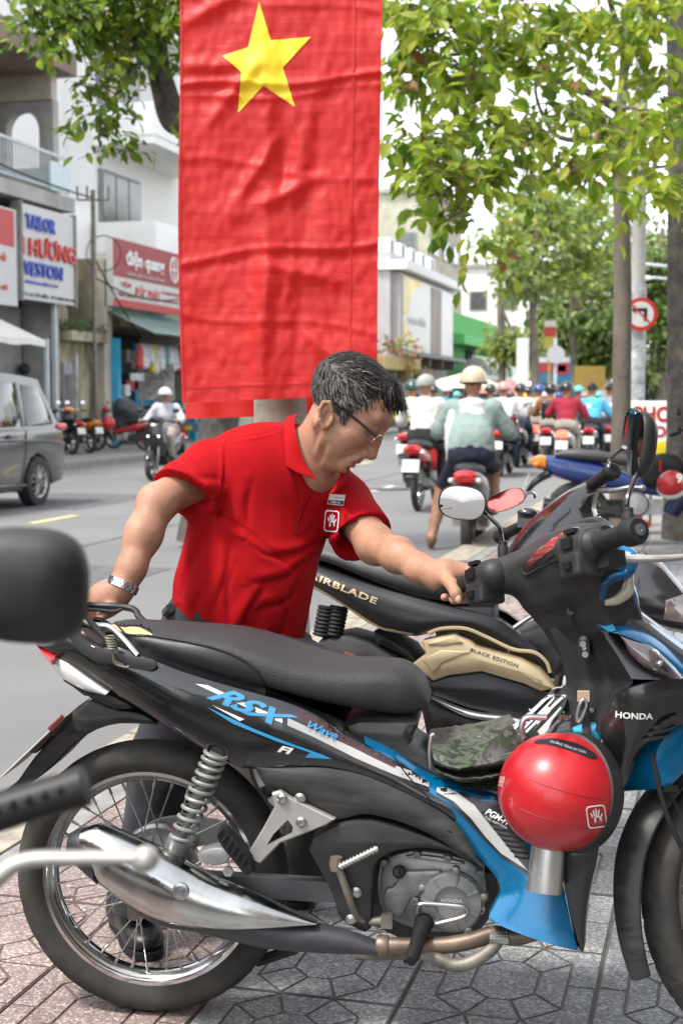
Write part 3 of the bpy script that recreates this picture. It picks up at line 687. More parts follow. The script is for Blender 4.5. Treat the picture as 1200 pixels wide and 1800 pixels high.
# --- rear carrier
K7 = Z(60, 1030, 2.857)
B = MB(); B.slab(chaikin(F.xz(K7((140, 212), (160, 180), (196, 178), (218, 222), (262, 278), (320, 312), (450, 350), (585, 366), (614, 385), (616, 408), (590, 430), (560, 428), (430, 404), (300, 370), (240, 345), (196, 300), (170, 250)), -.14), 2), -.134, -.141, fy, .002); car_ = B.build('carrier_bracket', M('powder_black', (.03, .031, .033), .55, var=.2, sc=10, bump=.15, bsc=500), wave)
bvB = bvh_of(car_)
decal_text('CIVI', F, K7((276, 322))[0], 24, 11, 9, bvB, WHT, car_, shear=.1, bold=.02); decal_text('HORSEBACK STEEL', F, K7((372, 350))[0], 40, 5.5, 12, bvB, WHT, car_, bold=.02)
T = lambda *L: [F.at(K7((x, y))[0][0], K7((x, y))[0][1], w) for x, y, w in L]
B = MB(); B.tube(T((208, 75, -.115), (232, 108, -.115), (300, 200, -.115), (366, 272, -.12), (400, 300, -.12)), .0065, 8, smooth=20); B.build('carrier_rod', MTB, wave)
B = MB(); B.tube(T((200, 72, -.10), (225, 90, .02), (260, 96, .12), (400, 102, .13), (480, 112, .13), (512, 128, .12), (524, 152, .11), (560, 185, .1)), .0075, 8, smooth=40); B.tube(T((215, 120, .1), (330, 122, .12), (400, 128, .12), (440, 118, .125)), .004, 8, smooth=12); B.build('grab_rail', MTB, wave)
B = MB(); B.tube(T((180, 150, -.09), (300, 195, -.09), (378, 206, -.09), (440, 258, -.1), (522, 352, -.128)), .006, 8, smooth=30); B.tube(T((180, 140, -.06), (300, 205, -.07), (372, 214, -.08)), .005, 8, smooth=20); B.build('carrier_tube', STL, wave)
c = T((386, 284, -.15))[0]; B = MB(); B.tube([c+V((cos(t*2*pi)*.0085+ (t-2.5)*.0012, sin(t*2*pi)*.0085, -(t-2.5)*.005)) for t in np.linspace(0, 5, 60)], .0022, 5)
B.tube([c+V((.002, -.003, -.012)), c+V((.006, -.004, -.03)), c+V((.01, -.004, -.042)), c+V((.03, -.004, -.048)), c+V((.036, -.002, -.046))], .0026, 6, smooth=16); B.tube([c+V((.006, -.004, -.02)), c+V((.008, -.004, -.035)), c+V((.024, -.002, -.044))], .002, 6, smooth=10); B.build('spring_hook', DIRT, wave)
# --- shock absorber
a, b_ = F.at(380, 1325, -.135), F.at(312, 1492, -.135); ax = (b_-a).normalized(); e1 = ax.cross(V((0, 1, 0))).normalized(); e2 = ax.cross(e1)
B = MB(); L_ = (b_-a).length; tt = np.linspace(0, 1, 240)
turn = lambda t: 10.5*(t**.8)
B.tube([a+ax*L_*.9*t+(e1*cos(2*pi*turn(t))+e2*sin(2*pi*turn(t)))*.0225 for t in tt], .0041, 7); sp = B.build('spring', M('spring_paint', (.27, .265, .25), .45, metal=.3, var=.2, sc=20), wave)
B = MB(); B.tube([a, a+ax*L_*.55], .014, 12); B.tube([a+ax*L_*.5, b_], .008, 12); B.lathe([(.0, 0), (.026, 0), (.026, .02), (.022, .03), (.02, .05), (.0, .05)], 18, O=a+ax*L_*.9, ax=ax); B.build('shock_rod', ENG, wave)
# --- footpeg bracket with a cut-out, folded peg
ou = Z7((820, 590), (845, 583), (870, 600), (1010, 668), (985, 685), (845, 740), (785, 802), (755, 790), (752, 762), (790, 700), (828, 630)); hole = Z7((868, 668), (884, 690), (880, 712), (805, 745), (825, 712))
B = MB(); o2, h2 = F.xz(ou, -.15), F.xz(hole, -.15)
if area2(o2) < 0: o2 = o2[::-1]
if area2(h2) < 0: h2 = h2[::-1]
for w, rev in ((-.156, 0), (-.14, 1)):
    oo = inset(o2, .003) if w < -.15 else o2
    fs = tessellate_polygon([[V((u, v, 0)) for u, v in oo], [V((u, v, 0)) for u, v in h2]]); B.add([(u, w, v) for u, v in list(oo)+list(h2)], fs)
for pl_, ins in ((o2, 1), (h2, 0)):
    n = len(pl_); q = inset(pl_, .003) if ins else pl_
    B.add([(u, -.14, v) for u, v in pl_]+[(u, -.153 if ins else -.156, v) for u, v in pl_]+[(u, -.156, v) for u, v in q], [(r*n+i, r*n+(i+1) % n, (r+1)*n+(i+1) % n, (r+1)*n+i) for r in (0, 1) for i in range(n)])
br = B.build('footpeg_bracket', SIL, wave)
for c in ((851, 608), (908, 678)):
    p = F.at(*Z7(c)[0], -.157); B = MB(); B.lathe([(.0105, 0), (.0105, .004), (.007, .007), (.005, .007), (.005, .003), (0, .003)], 16, O=p, ax=(0, -1, 0)); B.build('bolt', STL, br)
B = MB(); B.slab(chaikin(F.xz(Z7((652, 705), (672, 690), (700, 712), (752, 772), (770, 818), (742, 838), (715, 800), (668, 745)), -.17), 1), -.15, -.185, fy, .005); pg = B.build('passenger_footpeg', RUB, wave)
B = MB()
for i in range(6):
    p, q = F.at(*Z7((672+i*14, 700+i*17))[0], -.187), F.at(*Z7((655+i*15, 720+i*18))[0], -.187); B.tube([p, q], .0025, 5)
B.build('peg_ribs', RUB, pg)
B = MB(); B.slab(chaikin(F.xz(Z7((592, 768), (640, 752), (690, 752), (700, 790), (655, 812), (600, 800)), -.16), 1), -.13, -.165, fy, .006); B.lathe([(.011, 0), (.011, .006), (0, .006)], 6, O=F.at(*Z7((688, 825))[0], -.15), ax=(0, -1, 0)); B.build('axle_block', ALU, wave)
# --- swingarm, brake rod and link seen through the wheel
B = MB(); a, b_ = F.at(300, 1548, -.09), F.at(600, 1566, -.09)
B.box((a+b_)/2, ((b_-a).length+.1, .03, .042), 0, Matrix.Rotation(-math.atan2(b_.z-a.z, b_.x-a.x), 3, 'Y')); B.build('swingarm', M('grey_swingarm', (.11, .113, .118), .5, metal=.4, var=.25, sc=8), wave)
B = MB(); B.tube([F.at(232, 1608, -.07), F.at(300, 1618, -.08), F.at(430, 1600, -.09)], .004, 6); B.tube([F.at(238+i*2.6, 1605+(2 if i % 2 else -3)+i*.3, -.075) for i in range(24)], .0028, 5); B.slab(F.xz([(228, 1570), (242, 1572), (246, 1600), (240, 1618), (225, 1614), (226, 1590)], -.065), -.055, -.075, fy, .003); B.build('brake_rod', DIRT, wave)
# --- silencer and header
def taper(B, F, top, bot, y, hw, n=30, k=20, ex=2.3):
    t_ = resample(spline(np.array(F.xz(top, y)), 60), n); b2 = resample(spline(np.array(F.xz(bot, y)), 60), n); R = []
    for i in range(n):
        h_ = np.interp(i/(n-1), np.linspace(0, 1, len(hw)), hw); row = []
        for j in range(k):
            a = 2*pi*j/k; yy = math.copysign(abs(cos(a))**(2/ex), cos(a))*h_; z = .5+.5*math.copysign(abs(sin(a))**(2/ex), sin(a))
            row.append((b2[i][0]*(1-z)+t_[i][0]*z, y+yy, b2[i][1]*(1-z)+t_[i][1]*z))
        R.append(row)
    return B.rings(R)
B = MB(); taper(B, F, Z7((248, 700), (300, 684), (390, 716), (500, 766), (640, 842), (760, 892), (880, 946), (955, 978)), Z7((256, 775), (300, 850), (350, 892), (450, 955), (560, 986), (700, 999), (840, 994), (955, 984)), -.17, [.03, .05, .055, .055, .05, .045, .03, .012]); mf = B.build('silencer_shield', M('worn_chrome', (.5, .5, .49), .2, metal=1, var=.25, sc=10, rvar=.1, det=10, bump=.03, bsc=60), wave, ang=60)
B = MB(); taper(B, F, Z7((212, 712), (240, 698), (300, 690)), Z7((214, 782), (245, 810), (300, 860)), -.16, [.03, .045, .05], 10); taper(B, F, Z7((300, 720), (600, 850), (800, 960), (960, 985), (1060, 1010), (1140, 1040)), Z7((250, 800), (450, 970), (620, 1010), (800, 1052), (950, 1068), (1140, 1076)), -.155, [.04, .045, .045, .04, .03, .02]); B.build('silencer', M('silencer_black', (.03, .033, .037), .45, var=.35, sc=8, det=8), wave, ang=60)
p = F.at(*Z7((545, 886))[0], -.22); B = MB(); B.lathe([(.017, 0), (.0165, .004), (.011, .006), (.011, .003), (.006, .003), (.006, .007), (0, .007)], 20, O=p, ax=(0, -1, .1)); B.build('bolt', STL, mf)
E3 = Z(500, 1380, 2.6667)
B = MB(); B.lathe([(.019, -.012), (.021, -.008), (.021, .008), (.019, .012)], 18, O=F.at(*E3((460, 755))[0], -.155), ax=(1, 0, 0)); B.tube([F.at(*E3(q)[0], -.155) for q in ((440, 754), (600, 756), (760, 752), (880, 730), (980, 700), (1080, 715), (1180, 690))], .0165, 12, smooth=30); B.build('exhaust_pipe', BRZ, wave)
# --- engine
B = MB(); B.slab(chaikin(F.xz(E3((455, 345), (520, 322), (620, 300), (780, 325), (870, 352), (920, 400), (945, 480), (940, 580), (905, 650), (820, 702), (720, 702), (620, 692), (520, 655), (450, 602), (430, 480)), -.1), 1), .08, -.1, fy, .014); eng = B.build('engine', ENG, wave)
B = MB(); B.slab(chaikin(F.xz(E3((440, 700), (560, 700), (700, 720), (860, 690), (1010, 610), (1000, 480), (940, 400), (1010, 520), (980, 590), (800, 720), (560, 740)), -.06), 0)[:0] or F.xz(E3((420, 330), (1000, 400), (1010, 560), (900, 690), (560, 720), (400, 640)), -.03), .07, -.05, fy, .01); B.build('crankcase', M('dark_engine', (.035, .035, .036), .6, var=.4, sc=9), eng)
B = MB(); cc = F.at(*E3((785, 540))[0], -.1)
B.lathe([(.062, 0), (.062, .012), (.057, .018), (.034, .019), (.033, .014), (.030, .013), (0, .013)], 48, O=cc, ax=(0, -1, 0))
for i in range(7):
    a = 2*pi*i/7+.45; d = V((cos(a), 0, sin(a))); B.tube([cc+d*.036+V((0, -.017, 0)), cc+d*.056+V((0, -.017, 0))], [.0028, .0045], 6)
for i in range(5):
    a = 2*pi*i/5+.2; d = V((cos(a), 0, sin(a))); B.lathe([(.008, 0), (.008, .016), (.005, .018), (0, .018)], 12, O=cc+d*.064, ax=(0, -1, 0))
cl = B.build('clutch_cover', ENG, eng)
lettering('HONDA', cc+V((0, -.0145, .003)), (1, 0, 0), (0, 0, 1), .042, .0075, GLP, eng, depth=.001)
B = MB(); p = F.at(*E3((540, 390))[0], -.1); B.lathe([(.011, 0), (.013, .02), (.013, .026), (.009, .032), (0, .033)], 16, O=p+V((0, 0, -.006)), ax=(0, -1, .25)); B.box(p+V((0, -.034, .006)), (.004, .012, .014)); B.build('filler_cap', RUB, eng)
B = MB(); B.slab(chaikin(F.xz(E3((468, 480), (520, 470), (545, 395), (640, 395), (760, 390), (690, 440), (650, 500), (600, 530), (575, 560), (560, 610), (500, 620), (465, 560)), -.1), 1), -.1, -.112, fy, .008); B.build('case_rib', ENG, eng); B = MB(); B.slab(chaikin(F.xz(E3((550, 330), (620, 322), (770, 340), (860, 365), (800, 372), (640, 350)), -.1), 1), -.1, -.108, fy, .004)
for q in ((622, 318), (765, 335), (612, 538), (470, 355), (915, 405), (920, 580), (480, 600)):
    B.lathe([(.0085, 0), (.0085, .012), (.006, .017), (.0045, .017), (.0045, .012), (0, .012)], 14, O=F.at(*E3(q)[0], -.1), ax=(0, -1, 0))
o_ = B.build('case_bolts', ENG, eng); o_['kind'] = 'stuff'
B = MB(); B.tube([F.at(*E3(q)[0], w) for q, w in (((622, 600), -.14), ((626, 572), -.145), ((650, 560), -.145), ((760, 566), -.145), ((840, 576), -.145), ((856, 598), -.145), ((830, 622), -.145), ((710, 652), -.14))], .0042, 8, smooth=40); B.build('guard_loop', STL, wave)
# kick starter
B = MB(); B.tube([F.at(*E3(q)[0], w) for q, w in (((495, 636), -.13), ((400, 642), -.135), ((352, 628), -.14), ((322, 580), -.15), ((290, 490), -.16), ((256, 400), -.165), ((242, 365), -.165))], [.011, .0085, .0085, .008, .008, .008, .01], 10, smooth=40); B.lathe([(.012, -.012), (.014, 0), (.012, .014), (0, .016)], 12, O=F.at(*E3((242, 372))[0], -.165), ax=(0, 0, 1)); B.box(F.at(*E3((480, 636))[0], -.13), (.022, .024, .026)); ks = B.build('kick_starter', DIRT, wave)
a, b_ = F.at(*E3((258, 386))[0], -.175), F.at(*E3((438, 298))[0], -.175); B = MB(); B.tube([a, b_], .005, 10)
for i in range(11): B.tube([a+(b_-a)*((i+.35)/11.2), a+(b_-a)*((i+.8)/11.2)], .0072, 10)
B.build('kick_pedal', SIL, ks)
# footpeg, brake pedal
B = MB(); a, b_ = F.at(*E3((655, 640))[0], -.13), F.at(*E3((592, 828))[0], -.27); B.tube([a, a+(b_-a)*.35, b_-(b_-a)*.12, b_], [.019, .0145, .0135, .01], 12)
for i in range(5): B.tube([a+(b_-a)*(.02+i*.05), a+(b_-a)*(.045+i*.05)], .0195-.0008*i, 12)
B.build('footpeg', RUB, wave)
B = MB(); B.tube([F.at(*E3(q)[0], w) for q, w in (((340, 797), -.06), ((460, 798), -.09), ((640, 792), -.15), ((720, 820), -.17), ((800, 848), -.175), ((880, 830), -.175), ((960, 780), -.17), ((1002, 735), -.165))], [.011, .011, .0125, .0135, .0135, .013, .0125, .011], 12, smooth=40); bp_ = B.build('brake_pedal', DIRT, wave)
B = MB(); c = F.at(*E3((1005, 706))[0], -.165); B.box(c, (.036, .03, .013), 0, Matrix.Rotation(.5, 3, 'X'))
for i in range(6):
    for j in range(4): B.box(c+Matrix.Rotation(.5, 3, 'X') @ V((-.014+i*.0056, -.011+j*.0073, .0075)), (.003, .004, .003), 0, Matrix.Rotation(.5, 3, 'X'))
B.build('pedal_pad', STL, bp_)
B = MB(); B.tube([F.at(*E3((560, 690))[0], -.02), F.at(*E3((585, 830))[0], -.06)], .012, 8); B.build('centre_stand', MTB, wave); B = MB(); B.tube([F.at(430, 1660, .05), F.at(455, 1690, .0), F.at(520, 1668, -.02)], .012, 8); B.build('centre_stand', MTB, wave)
B = MB(); B.tube([F.at(*Z8(q)[0], -.152) for q in ((328, 480), (372, 540), (420, 590), (436, 610), (440, 628))], .0014, 6, smooth=20); B.build('cable', RUB, wave)
# --- frame tunnel under the seat, inner leg shield, steering head, front cowl
B = MB(); B.slab(chaikin(F.xz(Z8((170, 368), (390, 372), (405, 385), (385, 420), (380, 450), (430, 480), (560, 560), (640, 600), (640, 640), (540, 600), (330, 505), (200, 440)), -.08), 1), .085, -.085, fy, .02); B.build('frame_tunnel', SCB, wave)
B = MB(); B.slab(chaikin(F.xz(Z8((560, 560), (640, 590), (700, 470), (760, 400), (850, 300), (840, 340), (900, 400), (940, 500), (940, 700), (860, 740), (740, 760)), -.03), 0), .09, -.07, fy, .015); B.build('frame_cover', MTB, wave)
inn = Z8((806, 110), (850, 100), (905, 70), (926, 52), (960, 110), (1000, 170), (1045, 245), (1010, 270), (985, 320), (965, 380), (952, 402), (900, 395), (850, 355), (838, 330), (850, 290), (856, 250), (838, 180))
B = MB(); B.strip(ypts([(968, 1108), (984, 1150), (992, 1185), (998, 1210), (994, 1235), (984, 1268)], [-.03, -.03, -.05]), ypts([(1044, 1070), (1062, 1108), (1086, 1150), (1112, 1196), (1094, 1216), (1078, 1245), (1058, 1290)], [-.12, -.17, -.185, -.16]), 40, 10, -.012, .1); isp = B.build('inner_leg_shield', MTB, wave, ang=50)
for pts in (Z8((640, 600), (700, 530), (790, 420), (850, 350), (905, 400), (950, 405), (940, 500), (900, 640), (840, 720)),):
    B = MB(); B.slab(chaikin(F.xz(pts, -.11), 1), .13, -.12, fy, .02); B.build('leg_shield_back', GLB, wave)
p = F.at(*Z8((902, 152))[0], -.128); B = MB(); e1, e2 = V((1, 0, .0)), V((0, 0, 1))
B.slab([(p.x+.011*cos(a)+(0), p.z+.011*sin(a)+(.013 if sin(a) > 0 else -.013)) for a in np.linspace(0, 2*pi, 20, endpoint=False)], -.09, -.133, fy, .003); B.build('ignition_lock', GLB, isp)
B = MB()
for q, w in (((-.003, .008), .006), ((.002, -.012), .006), ((0, .0), .004)): B.lathe([(w, 0), (w, .003), (w*.5, .003), (w*.5, .001), (0, .001)], 12, O=p+V((q[0], -.005, q[1])), ax=(0, -1, 0))
B.build('lock_ring', STL, isp)
# black side cowl with maker's name, blue cowl, headlamp
hc = Z8((984, 322), (1008, 292), (1080, 262), (1180, 246), (1260, 262), (1330, 330), (1260, 380), (1150, 394), (1100, 425), (1060, 485), (1032, 560), (1004, 602), (962, 490), (950, 402))
B = MB(); B.strip(ypts(Z8((950, 402), (984, 322), (1010, 290), (1080, 262), (1180, 246), (1260, 262), (1340, 300)), [-.16, -.19, -.2, -.17, -.12]), ypts(Z8((1000, 600), (1030, 560), (1060, 485), (1100, 425), (1150, 394), (1240, 375), (1340, 330)), [-.13, -.16, -.17, -.15, -.12]), 36, 8, .014, .06); cowl = B.build('side_cowl', GLB, wave, ang=50); mirror_of(cowl)
bvH = bvh_of(cowl)
decal_text('HONDA', F, Z8((1054, 358))[0], 66, 12, 2, bvH, WHT, cowl, bold=.035, sp=1.05)
B = MB(); B.strip(ypts(Z8((1045, 246), (1000, 170), (960, 110), (940, 80)), [-.19, -.14]), ypts(Z8((1180, 246), (1100, 215), (1040, 165), (990, 110)), [-.17, -.14]), 16, 5, .008, .05); B.build('lamp_surround', GLB, wave); 
B = MB(); B.strip(ypts(Z8((1008, 108), (1060, 128), (1112, 152), (1190, 226), (1240, 275)), [-.14, -.16, -.14]), ypts(Z8((1012, 118), (1040, 170), (1085, 212), (1150, 250), (1240, 285)), [-.145, -.175, -.15]), 20, 8, .02, .05); hl = B.build('headlamp', HLMP, wave); mirror_of(hl)
B = MB(); p = F.at(*Z8((1100, 185))[0], -.16); B.lathe([(.022, 0), (.018, .012), (.006, .02), (0, .02)], 18, O=p, ax=(.6, -.8, .1)); B.sphere(F.at(*Z8((1130, 200))[0], -.185), .006, 8, 6); B.build('reflector', CHR, hl)
B = MB(); B.strip(ypts(Z8((922, 44), (960, 40), (1010, 50), (1080, 74), (1140, 105), (1210, 152), (1300, 230)), [-.05, -.06, -.05, -.02]), ypts(Z8((950, 92), (985, 106), (1012, 112), (1060, 130), (1112, 154), (1200, 236), (1280, 310)), [-.14, -.155, -.16, -.13]), 36, 8, .02, .05); bc = B.build('front_cowl', BLU, wave, ang=50); mirror_of(bc)
B = MB(); B.strip(ypts(Z8((918, 45), (945, 40), (970, 42)), [-.06, -.065]), ypts(Z8((948, 94), (975, 104), (998, 100)), [-.143, -.155]), 10, 6, .0225, .02); B.build('cowl_highlight', BLL, bc)
B = MB(); B.slab(F.xz(Z8((960, 60), (1000, 15), (1080, 60), (1200, 150), (1330, 240), (1330, 330), (1150, 300), (1050, 250)), -.0), .12, -.12, fy, .02); B.build('cowl_core', MTB, wave)
B = MB(); p = Z8((1000, 30), (1040, 22), (1092, 60), (1180, 128), (1160, 128), (1075, 66), (1035, 40)); B.slab(F.xz(p, .02), .04, .0, fy, .003); B.build('plate_holder', STL, wave)
# light blue inner panel beside the black cowl
B = MB(); B.slab(F.xz(Z8((868, 398), (955, 372), (958, 402), (950, 470), (925, 470), (870, 430)), -.13), -.11, -.135, fy, .008); B.build('blue_insert', BLL, wave)
B = MB()
for i in range(3): B.tube([F.at(*Z8((1075+i*14, 430-i*20))[0], -.18), F.at(*Z8((1120+i*14, 425-i*20))[0], -.182), F.at(*Z8((1165+i*12, 412-i*24))[0], -.175)], .004, 5)
B.build('cowl_ribs', GLB, cowl)
# --- steered parts: fork, fender
B = MB(); R_ = []
for i in range(46):
    a = radians(200-i*(200-62)/45)
    tt_ = i/45; w = .022+.026*min(1, tt_*2.4)**.7; r0 = .347-.037*max(0., min(1., (tt_-.3)/.45))
    row = []
    for j in range(11):
        q = -1+2*j/10; row.append((cos(a)*(r0-(abs(q)**3)*.02), q*w, sin(a)*(r0-(abs(q)**3)*.02)))
    R_.append(row)
B.rings(R_, closed=False); B.rings([[V(p)*.985 for p in r] for r in R_], closed=False)
ed = [r[0] for r in R_]+R_[-1][1:]+[r[-1] for r in R_[-2::-1]]+R_[0][-2:0:-1]
B.rings([ed, [V(p)*.985 for p in ed]], closed=True, cap=False); ff = st(B.build('front_fender', SCB, wave, ang=50))
q_ = FS.xz(Z8((1105, 470), (1180, 360), (1260, 330), (1330, 420), (1270, 470), (1200, 540), (1150, 590), (1120, 540)), -.09)
B = MB(); B.slab(chaikin(q_, 1), .09, -.095, fy, .015); st(B.build('fork_cover', BLU, wave))
rk = V((-sin(radians(26.9)), 0, cos(radians(26.9))))
for sgn in (-1, 1):
    B = MB(); B.tube([V((-.03, sgn*.075, 0)), V((-.03, sgn*.075, 0))+rk*.3], [.02, .02], 14); B.tube([V((-.03, sgn*.075, 0))+rk*.28, V((-.03, sgn*.075, 0))+rk*.6], .0135, 12); B.box(V((-.015, sgn*.07, 0)), (.05, .03, .05)); st(B.build('fork_leg', ALU, wave))
B = MB(); B.tube([FS.at(*Z8(q)[0], -.095) for q in ((1105, 470), (1120, 540), (1140, 620), (1165, 690), (1200, 760))], .005, 8, smooth=20); B.tube([FS.at(*Z8(q)[0], -.085) for q in ((1125, 500), (1150, 570), (1190, 650))], .004, 8, smooth=12); B.box(FS.at(*Z8((1160, 578))[0], -.095), (.03, .012, .012)); st(B.build('brake_hose', RUB, wave))
# --- handlebar cover as one moulded body (steer frame)
HX, HZ = -.483, .672
N4 = Z(920, 880, 4.286)
hb = V((HX, 0, HZ)); hc_ = hb+V((.075, 0, .0)); dn = V((sin(radians(26.9)), 0, -cos(radians(26.9))))
s_ = SDF((-.62, -.3, .36), (-.2, .3, .84), .0045)
Rn = np.array([[cos(radians(26.9)), 0, -sin(radians(26.9))], [0, 1, 0], [sin(radians(26.9)), 0, cos(radians(26.9))]])
for t, w in ((.05, .118), (.1, .1), (.145, .088), (.19, .08)): s_.box(hc_+dn*t, (.045, w, .045), Rn, .014, .03)
s_.box(hc_+V((.0, 0, -.005)), (.05, .125, .055), Rn, .018, .03); s_.ell(hc_+V((.03, 0, .03)), (.07, .115, .045), None, .03)
for sg in (-1, 1): s_.cap(hc_+V((0, sg*.09, 0)), hb+V((.01, sg*.15, 0)), .044, .036, .025)
s_.half(hc_+dn*.222, dn)
hcov = s_.build('handlebar_cover', MTB, wave, it=1); st(hcov)
c = hc_+V((-.012, 0, .046))
bvV = BVHTree.FromPolygons([v.co.copy() for v in hcov.data.vertices], [tuple(p.vertices) for p in hcov.data.polygons])
def on_cov(px, py, lift=.002):
    d = (FS.R @ ray(px, py)).normalized(); h = bvV.ray_cast(FS.o, d); return (h[0] if h[0] is not None else FS.at(px, py, 0))-d*lift
def cov_patch(name, poly, mat, lift, step=5):
    vs, fs = dense_poly(poly, step); B = MB(); B.add([on_cov(u, v, lift) for u, v in vs], fs); return st(B.build(name, mat, wave, ang=180))
cov_patch('dial_frame', [(918, 992), (934, 968), (970, 938), (1006, 920), (1030, 916), (1018, 938), (985, 965), (955, 990), (926, 1004)], MTB, .002)
cov_patch('instrument_lens', [(924, 990), (940, 970), (974, 944), (1006, 927), (1018, 926), (985, 954), (955, 977), (930, 997)], M('dial_lens', (.1, .014, .014), .07, var=.9, sc=16, coat=1., spec=.8, c2=(.3, .05, .04)), .004)  # the red reflection on the lens is put into its colour
B = MB(); B.tube([on_cov(*q, .003) for q in ((915, 1000), (925, 1010), (945, 1000), (975, 985), (1010, 975), (1040, 985), (1050, 1005))], .0022, 6, smooth=40); st(B.build('moulding_line', MTB, wave))
for q in ((1040, 975), (1003, 1075)):
    B = MB(); B.lathe([(.008, 0), (.008, .003), (.005, .003), (.005, .001), (0, .001)], 14, O=on_cov(*q, .001), ax=(-.6, -.7, .1)); st(B.build('screw', RUB, wave))
B = MB(); B.tube([c+V((.068-.045*abs(t)**2.4, t*.128, .036-.04*t*t)) for t in np.linspace(-1, 1, 30)], .012, 10); st(B.build('visor_rim', MTB, wave))
B = MB(); B.tube([c+V((.082-.05*abs(t)**2.4, t*.134, .034-.043*t*t)) for t in np.linspace(-1, 1, 30)], .0055, 8); st(B.build('visor_trim', BLU, wave))
for sg in (-1, 1): B = MB(); B.lathe([(.006, 0), (.006, .003), (0, .003)], 12, O=c+V((.05, sg*.08, .038)), ax=(-.5, 0, .8)); st(B.build('screw', RUB, wave))
s_ = SDF((-.5, -.26, .4), (-.2, .26, .76), .006); s_.ell(hc_+V((.05, 0, -.015)), (.04, .165, .055), None, .02); s_.ell(hc_+dn*.1+V((.045, 0, 0)), (.035, .1, .08), None, .04); st(s_.build('front_bar_cover', BLU, wave, it=2))
bz = [FS.at(*N4(q)[0], y) for q, y in (((640, 800), -.1), ((590, 740), -.11), ((600, 640), -.125), ((660, 590), -.135), ((760, 560), -.14), ((785, 500), -.14))]
B = MB(); B.tube(bz, [.007, .009, .01, .01, .008, .006], 10, smooth=30); st(B.build('lamp_bezel', M('blue_trim_shaded', (.0, .05, .13), .3, var=.1), wave))  # same blue trim made darker: its shade is painted into the colour
bz = [FS.at(*N4(q)[0], -.12) for q in ((620, 770), (700, 750), (770, 690), (785, 610), (790, 520))]
B = MB(); B.tube(bz, [.006, .01, .013, .012, .008], 10, smooth=24); st(B.build('indicator_lens', M('yellowed_clear', (.4, .37, .28), .15, var=.3, sc=20, coat=.6), wave))
# switch boxes, grips, bar ends, levers
for sg in (-1, 1):
    s_ = SDF((-.58, -.25, .58), (-.4, .25, .75), .004); s_.cap(hb+V((0, sg*.135, 0)), hb+V((0, sg*.19, 0)), .034, .033, .01); s_.box(hb+V((-.005, sg*.165, -.035)), (.03, .03, .022), None, .006, .008)
    sw = st(s_.build('switch_box', MTB, wave, it=1))
    for o_, d_ in ((V((-.036, sg*.168, .006)), (.006, .03, .02)), (V((-.036, sg*.168, -.036)), (.012, .022, .014)), (V((-.024, sg*.168, .029)), (.012, .03, .008))):
        B = MB(); B.box(hb+o_, d_); B.build('switch', GLB, sw)
    if sg > 0: pr = [(.021, 0), (.0195, .03), (.0165, .07), (.0168, .1), (.0175, .112), (.0155, .116), (.0175, .12), (.0155, .124), (.0175, .128), (.0178, .15), (.012, .155), (0, .155)]
    else:
        pr = [(.028, 0), (.03, .004), (.03, .01)]
        for i in range(8): pr += [(.0165, .013+i*.0105), (.0185, .016+i*.0105), (.0185, .019+i*.0105), (.0165, .0225+i*.0105)]
        pr += [(.0165, .1), (.0235, .104), (.025, .11), (.025, .132), (.021, .139), (.012, .14), (0, .14)]
    B = MB(); B.lathe(pr, 26, O=hb+V((0, sg*.195, 0)), ax=(0, sg, 0)); gr = st(B.build('grip', RUB, wave))
    if sg < 0:
        B = MB(); B.lathe([(.011, 0), (.011, .004), (.004, .0045), (.004, .002), (0, .002)], 16, O=hb+V((0, -.334, 0)), ax=(0, -1, 0)); B.build('bar_end', STL, gr)
        B = MB(); B.tube([hb+V((.03, -.2, -.022)), hb+V((.07, -.22, -.028)), hb+V((.1, -.26, -.034)), hb+V((.11, -.31, -.04)), hb+V((.112, -.36, -.044))], [.011, .01, .0085, .0075, .0095], 10, smooth=30, flat=.8); B.sphere(hb+V((.112, -.362, -.044)), .0105, 12, 8); st(B.build('brake_lever', SIL, wave))
        B = MB(); B.box(hb+V((.025, -.215, -.03)), (.04, .035, .03)); st(B.build('lever_clamp', MTB, wave))
# mirrors
def mirror(parent, c, nrm, up, rx, ry, stalk, smat, back=None, gl=None, fix=None, name='mirror', ex=2.6, rs=.005):
    """housing shell (part) with its glass; stalk tube"""
    nrm, up = V(nrm).normalized(), V(up); up = (up-nrm*up.dot(nrm)).normalized(); sx = up.cross(nrm); c = V(c)
    def ring(k, off): return [c+sx*(math.copysign(abs(cos(a))**(2/ex), cos(a))*rx*k)+up*(math.copysign(abs(sin(a))**(2/ex), sin(a))*ry*k)+nrm*off for a in np.linspace(0, 2*pi, 36, endpoint=False)]
    B = MB(); B.rings([ring(.94, .0), ring(.97, .004), ring(1, .002), ring(1.02, -.004), ring(.96, -.014), ring(.72, -.026), ring(.3, -.031)]); h = B.build(name, back or MTB, parent)
    B = MB(); B.rings([ring(.945, .0012), ring(.5, .0018), ring(.02, .002)], cap=False); g = B.build('mirror_glass', gl or GLASS, h)
    B = MB(); B.tube(stalk, rs, 8, smooth=24); s2 = B.build('mirror_stalk', smat, parent)
    if fix: [fix(o) for o in (h, s2)]
    return h
Ib = F.I
def Lp(px, py, t): return F.I @ P(px, py, t)
Rt = F.I.to_3x3()
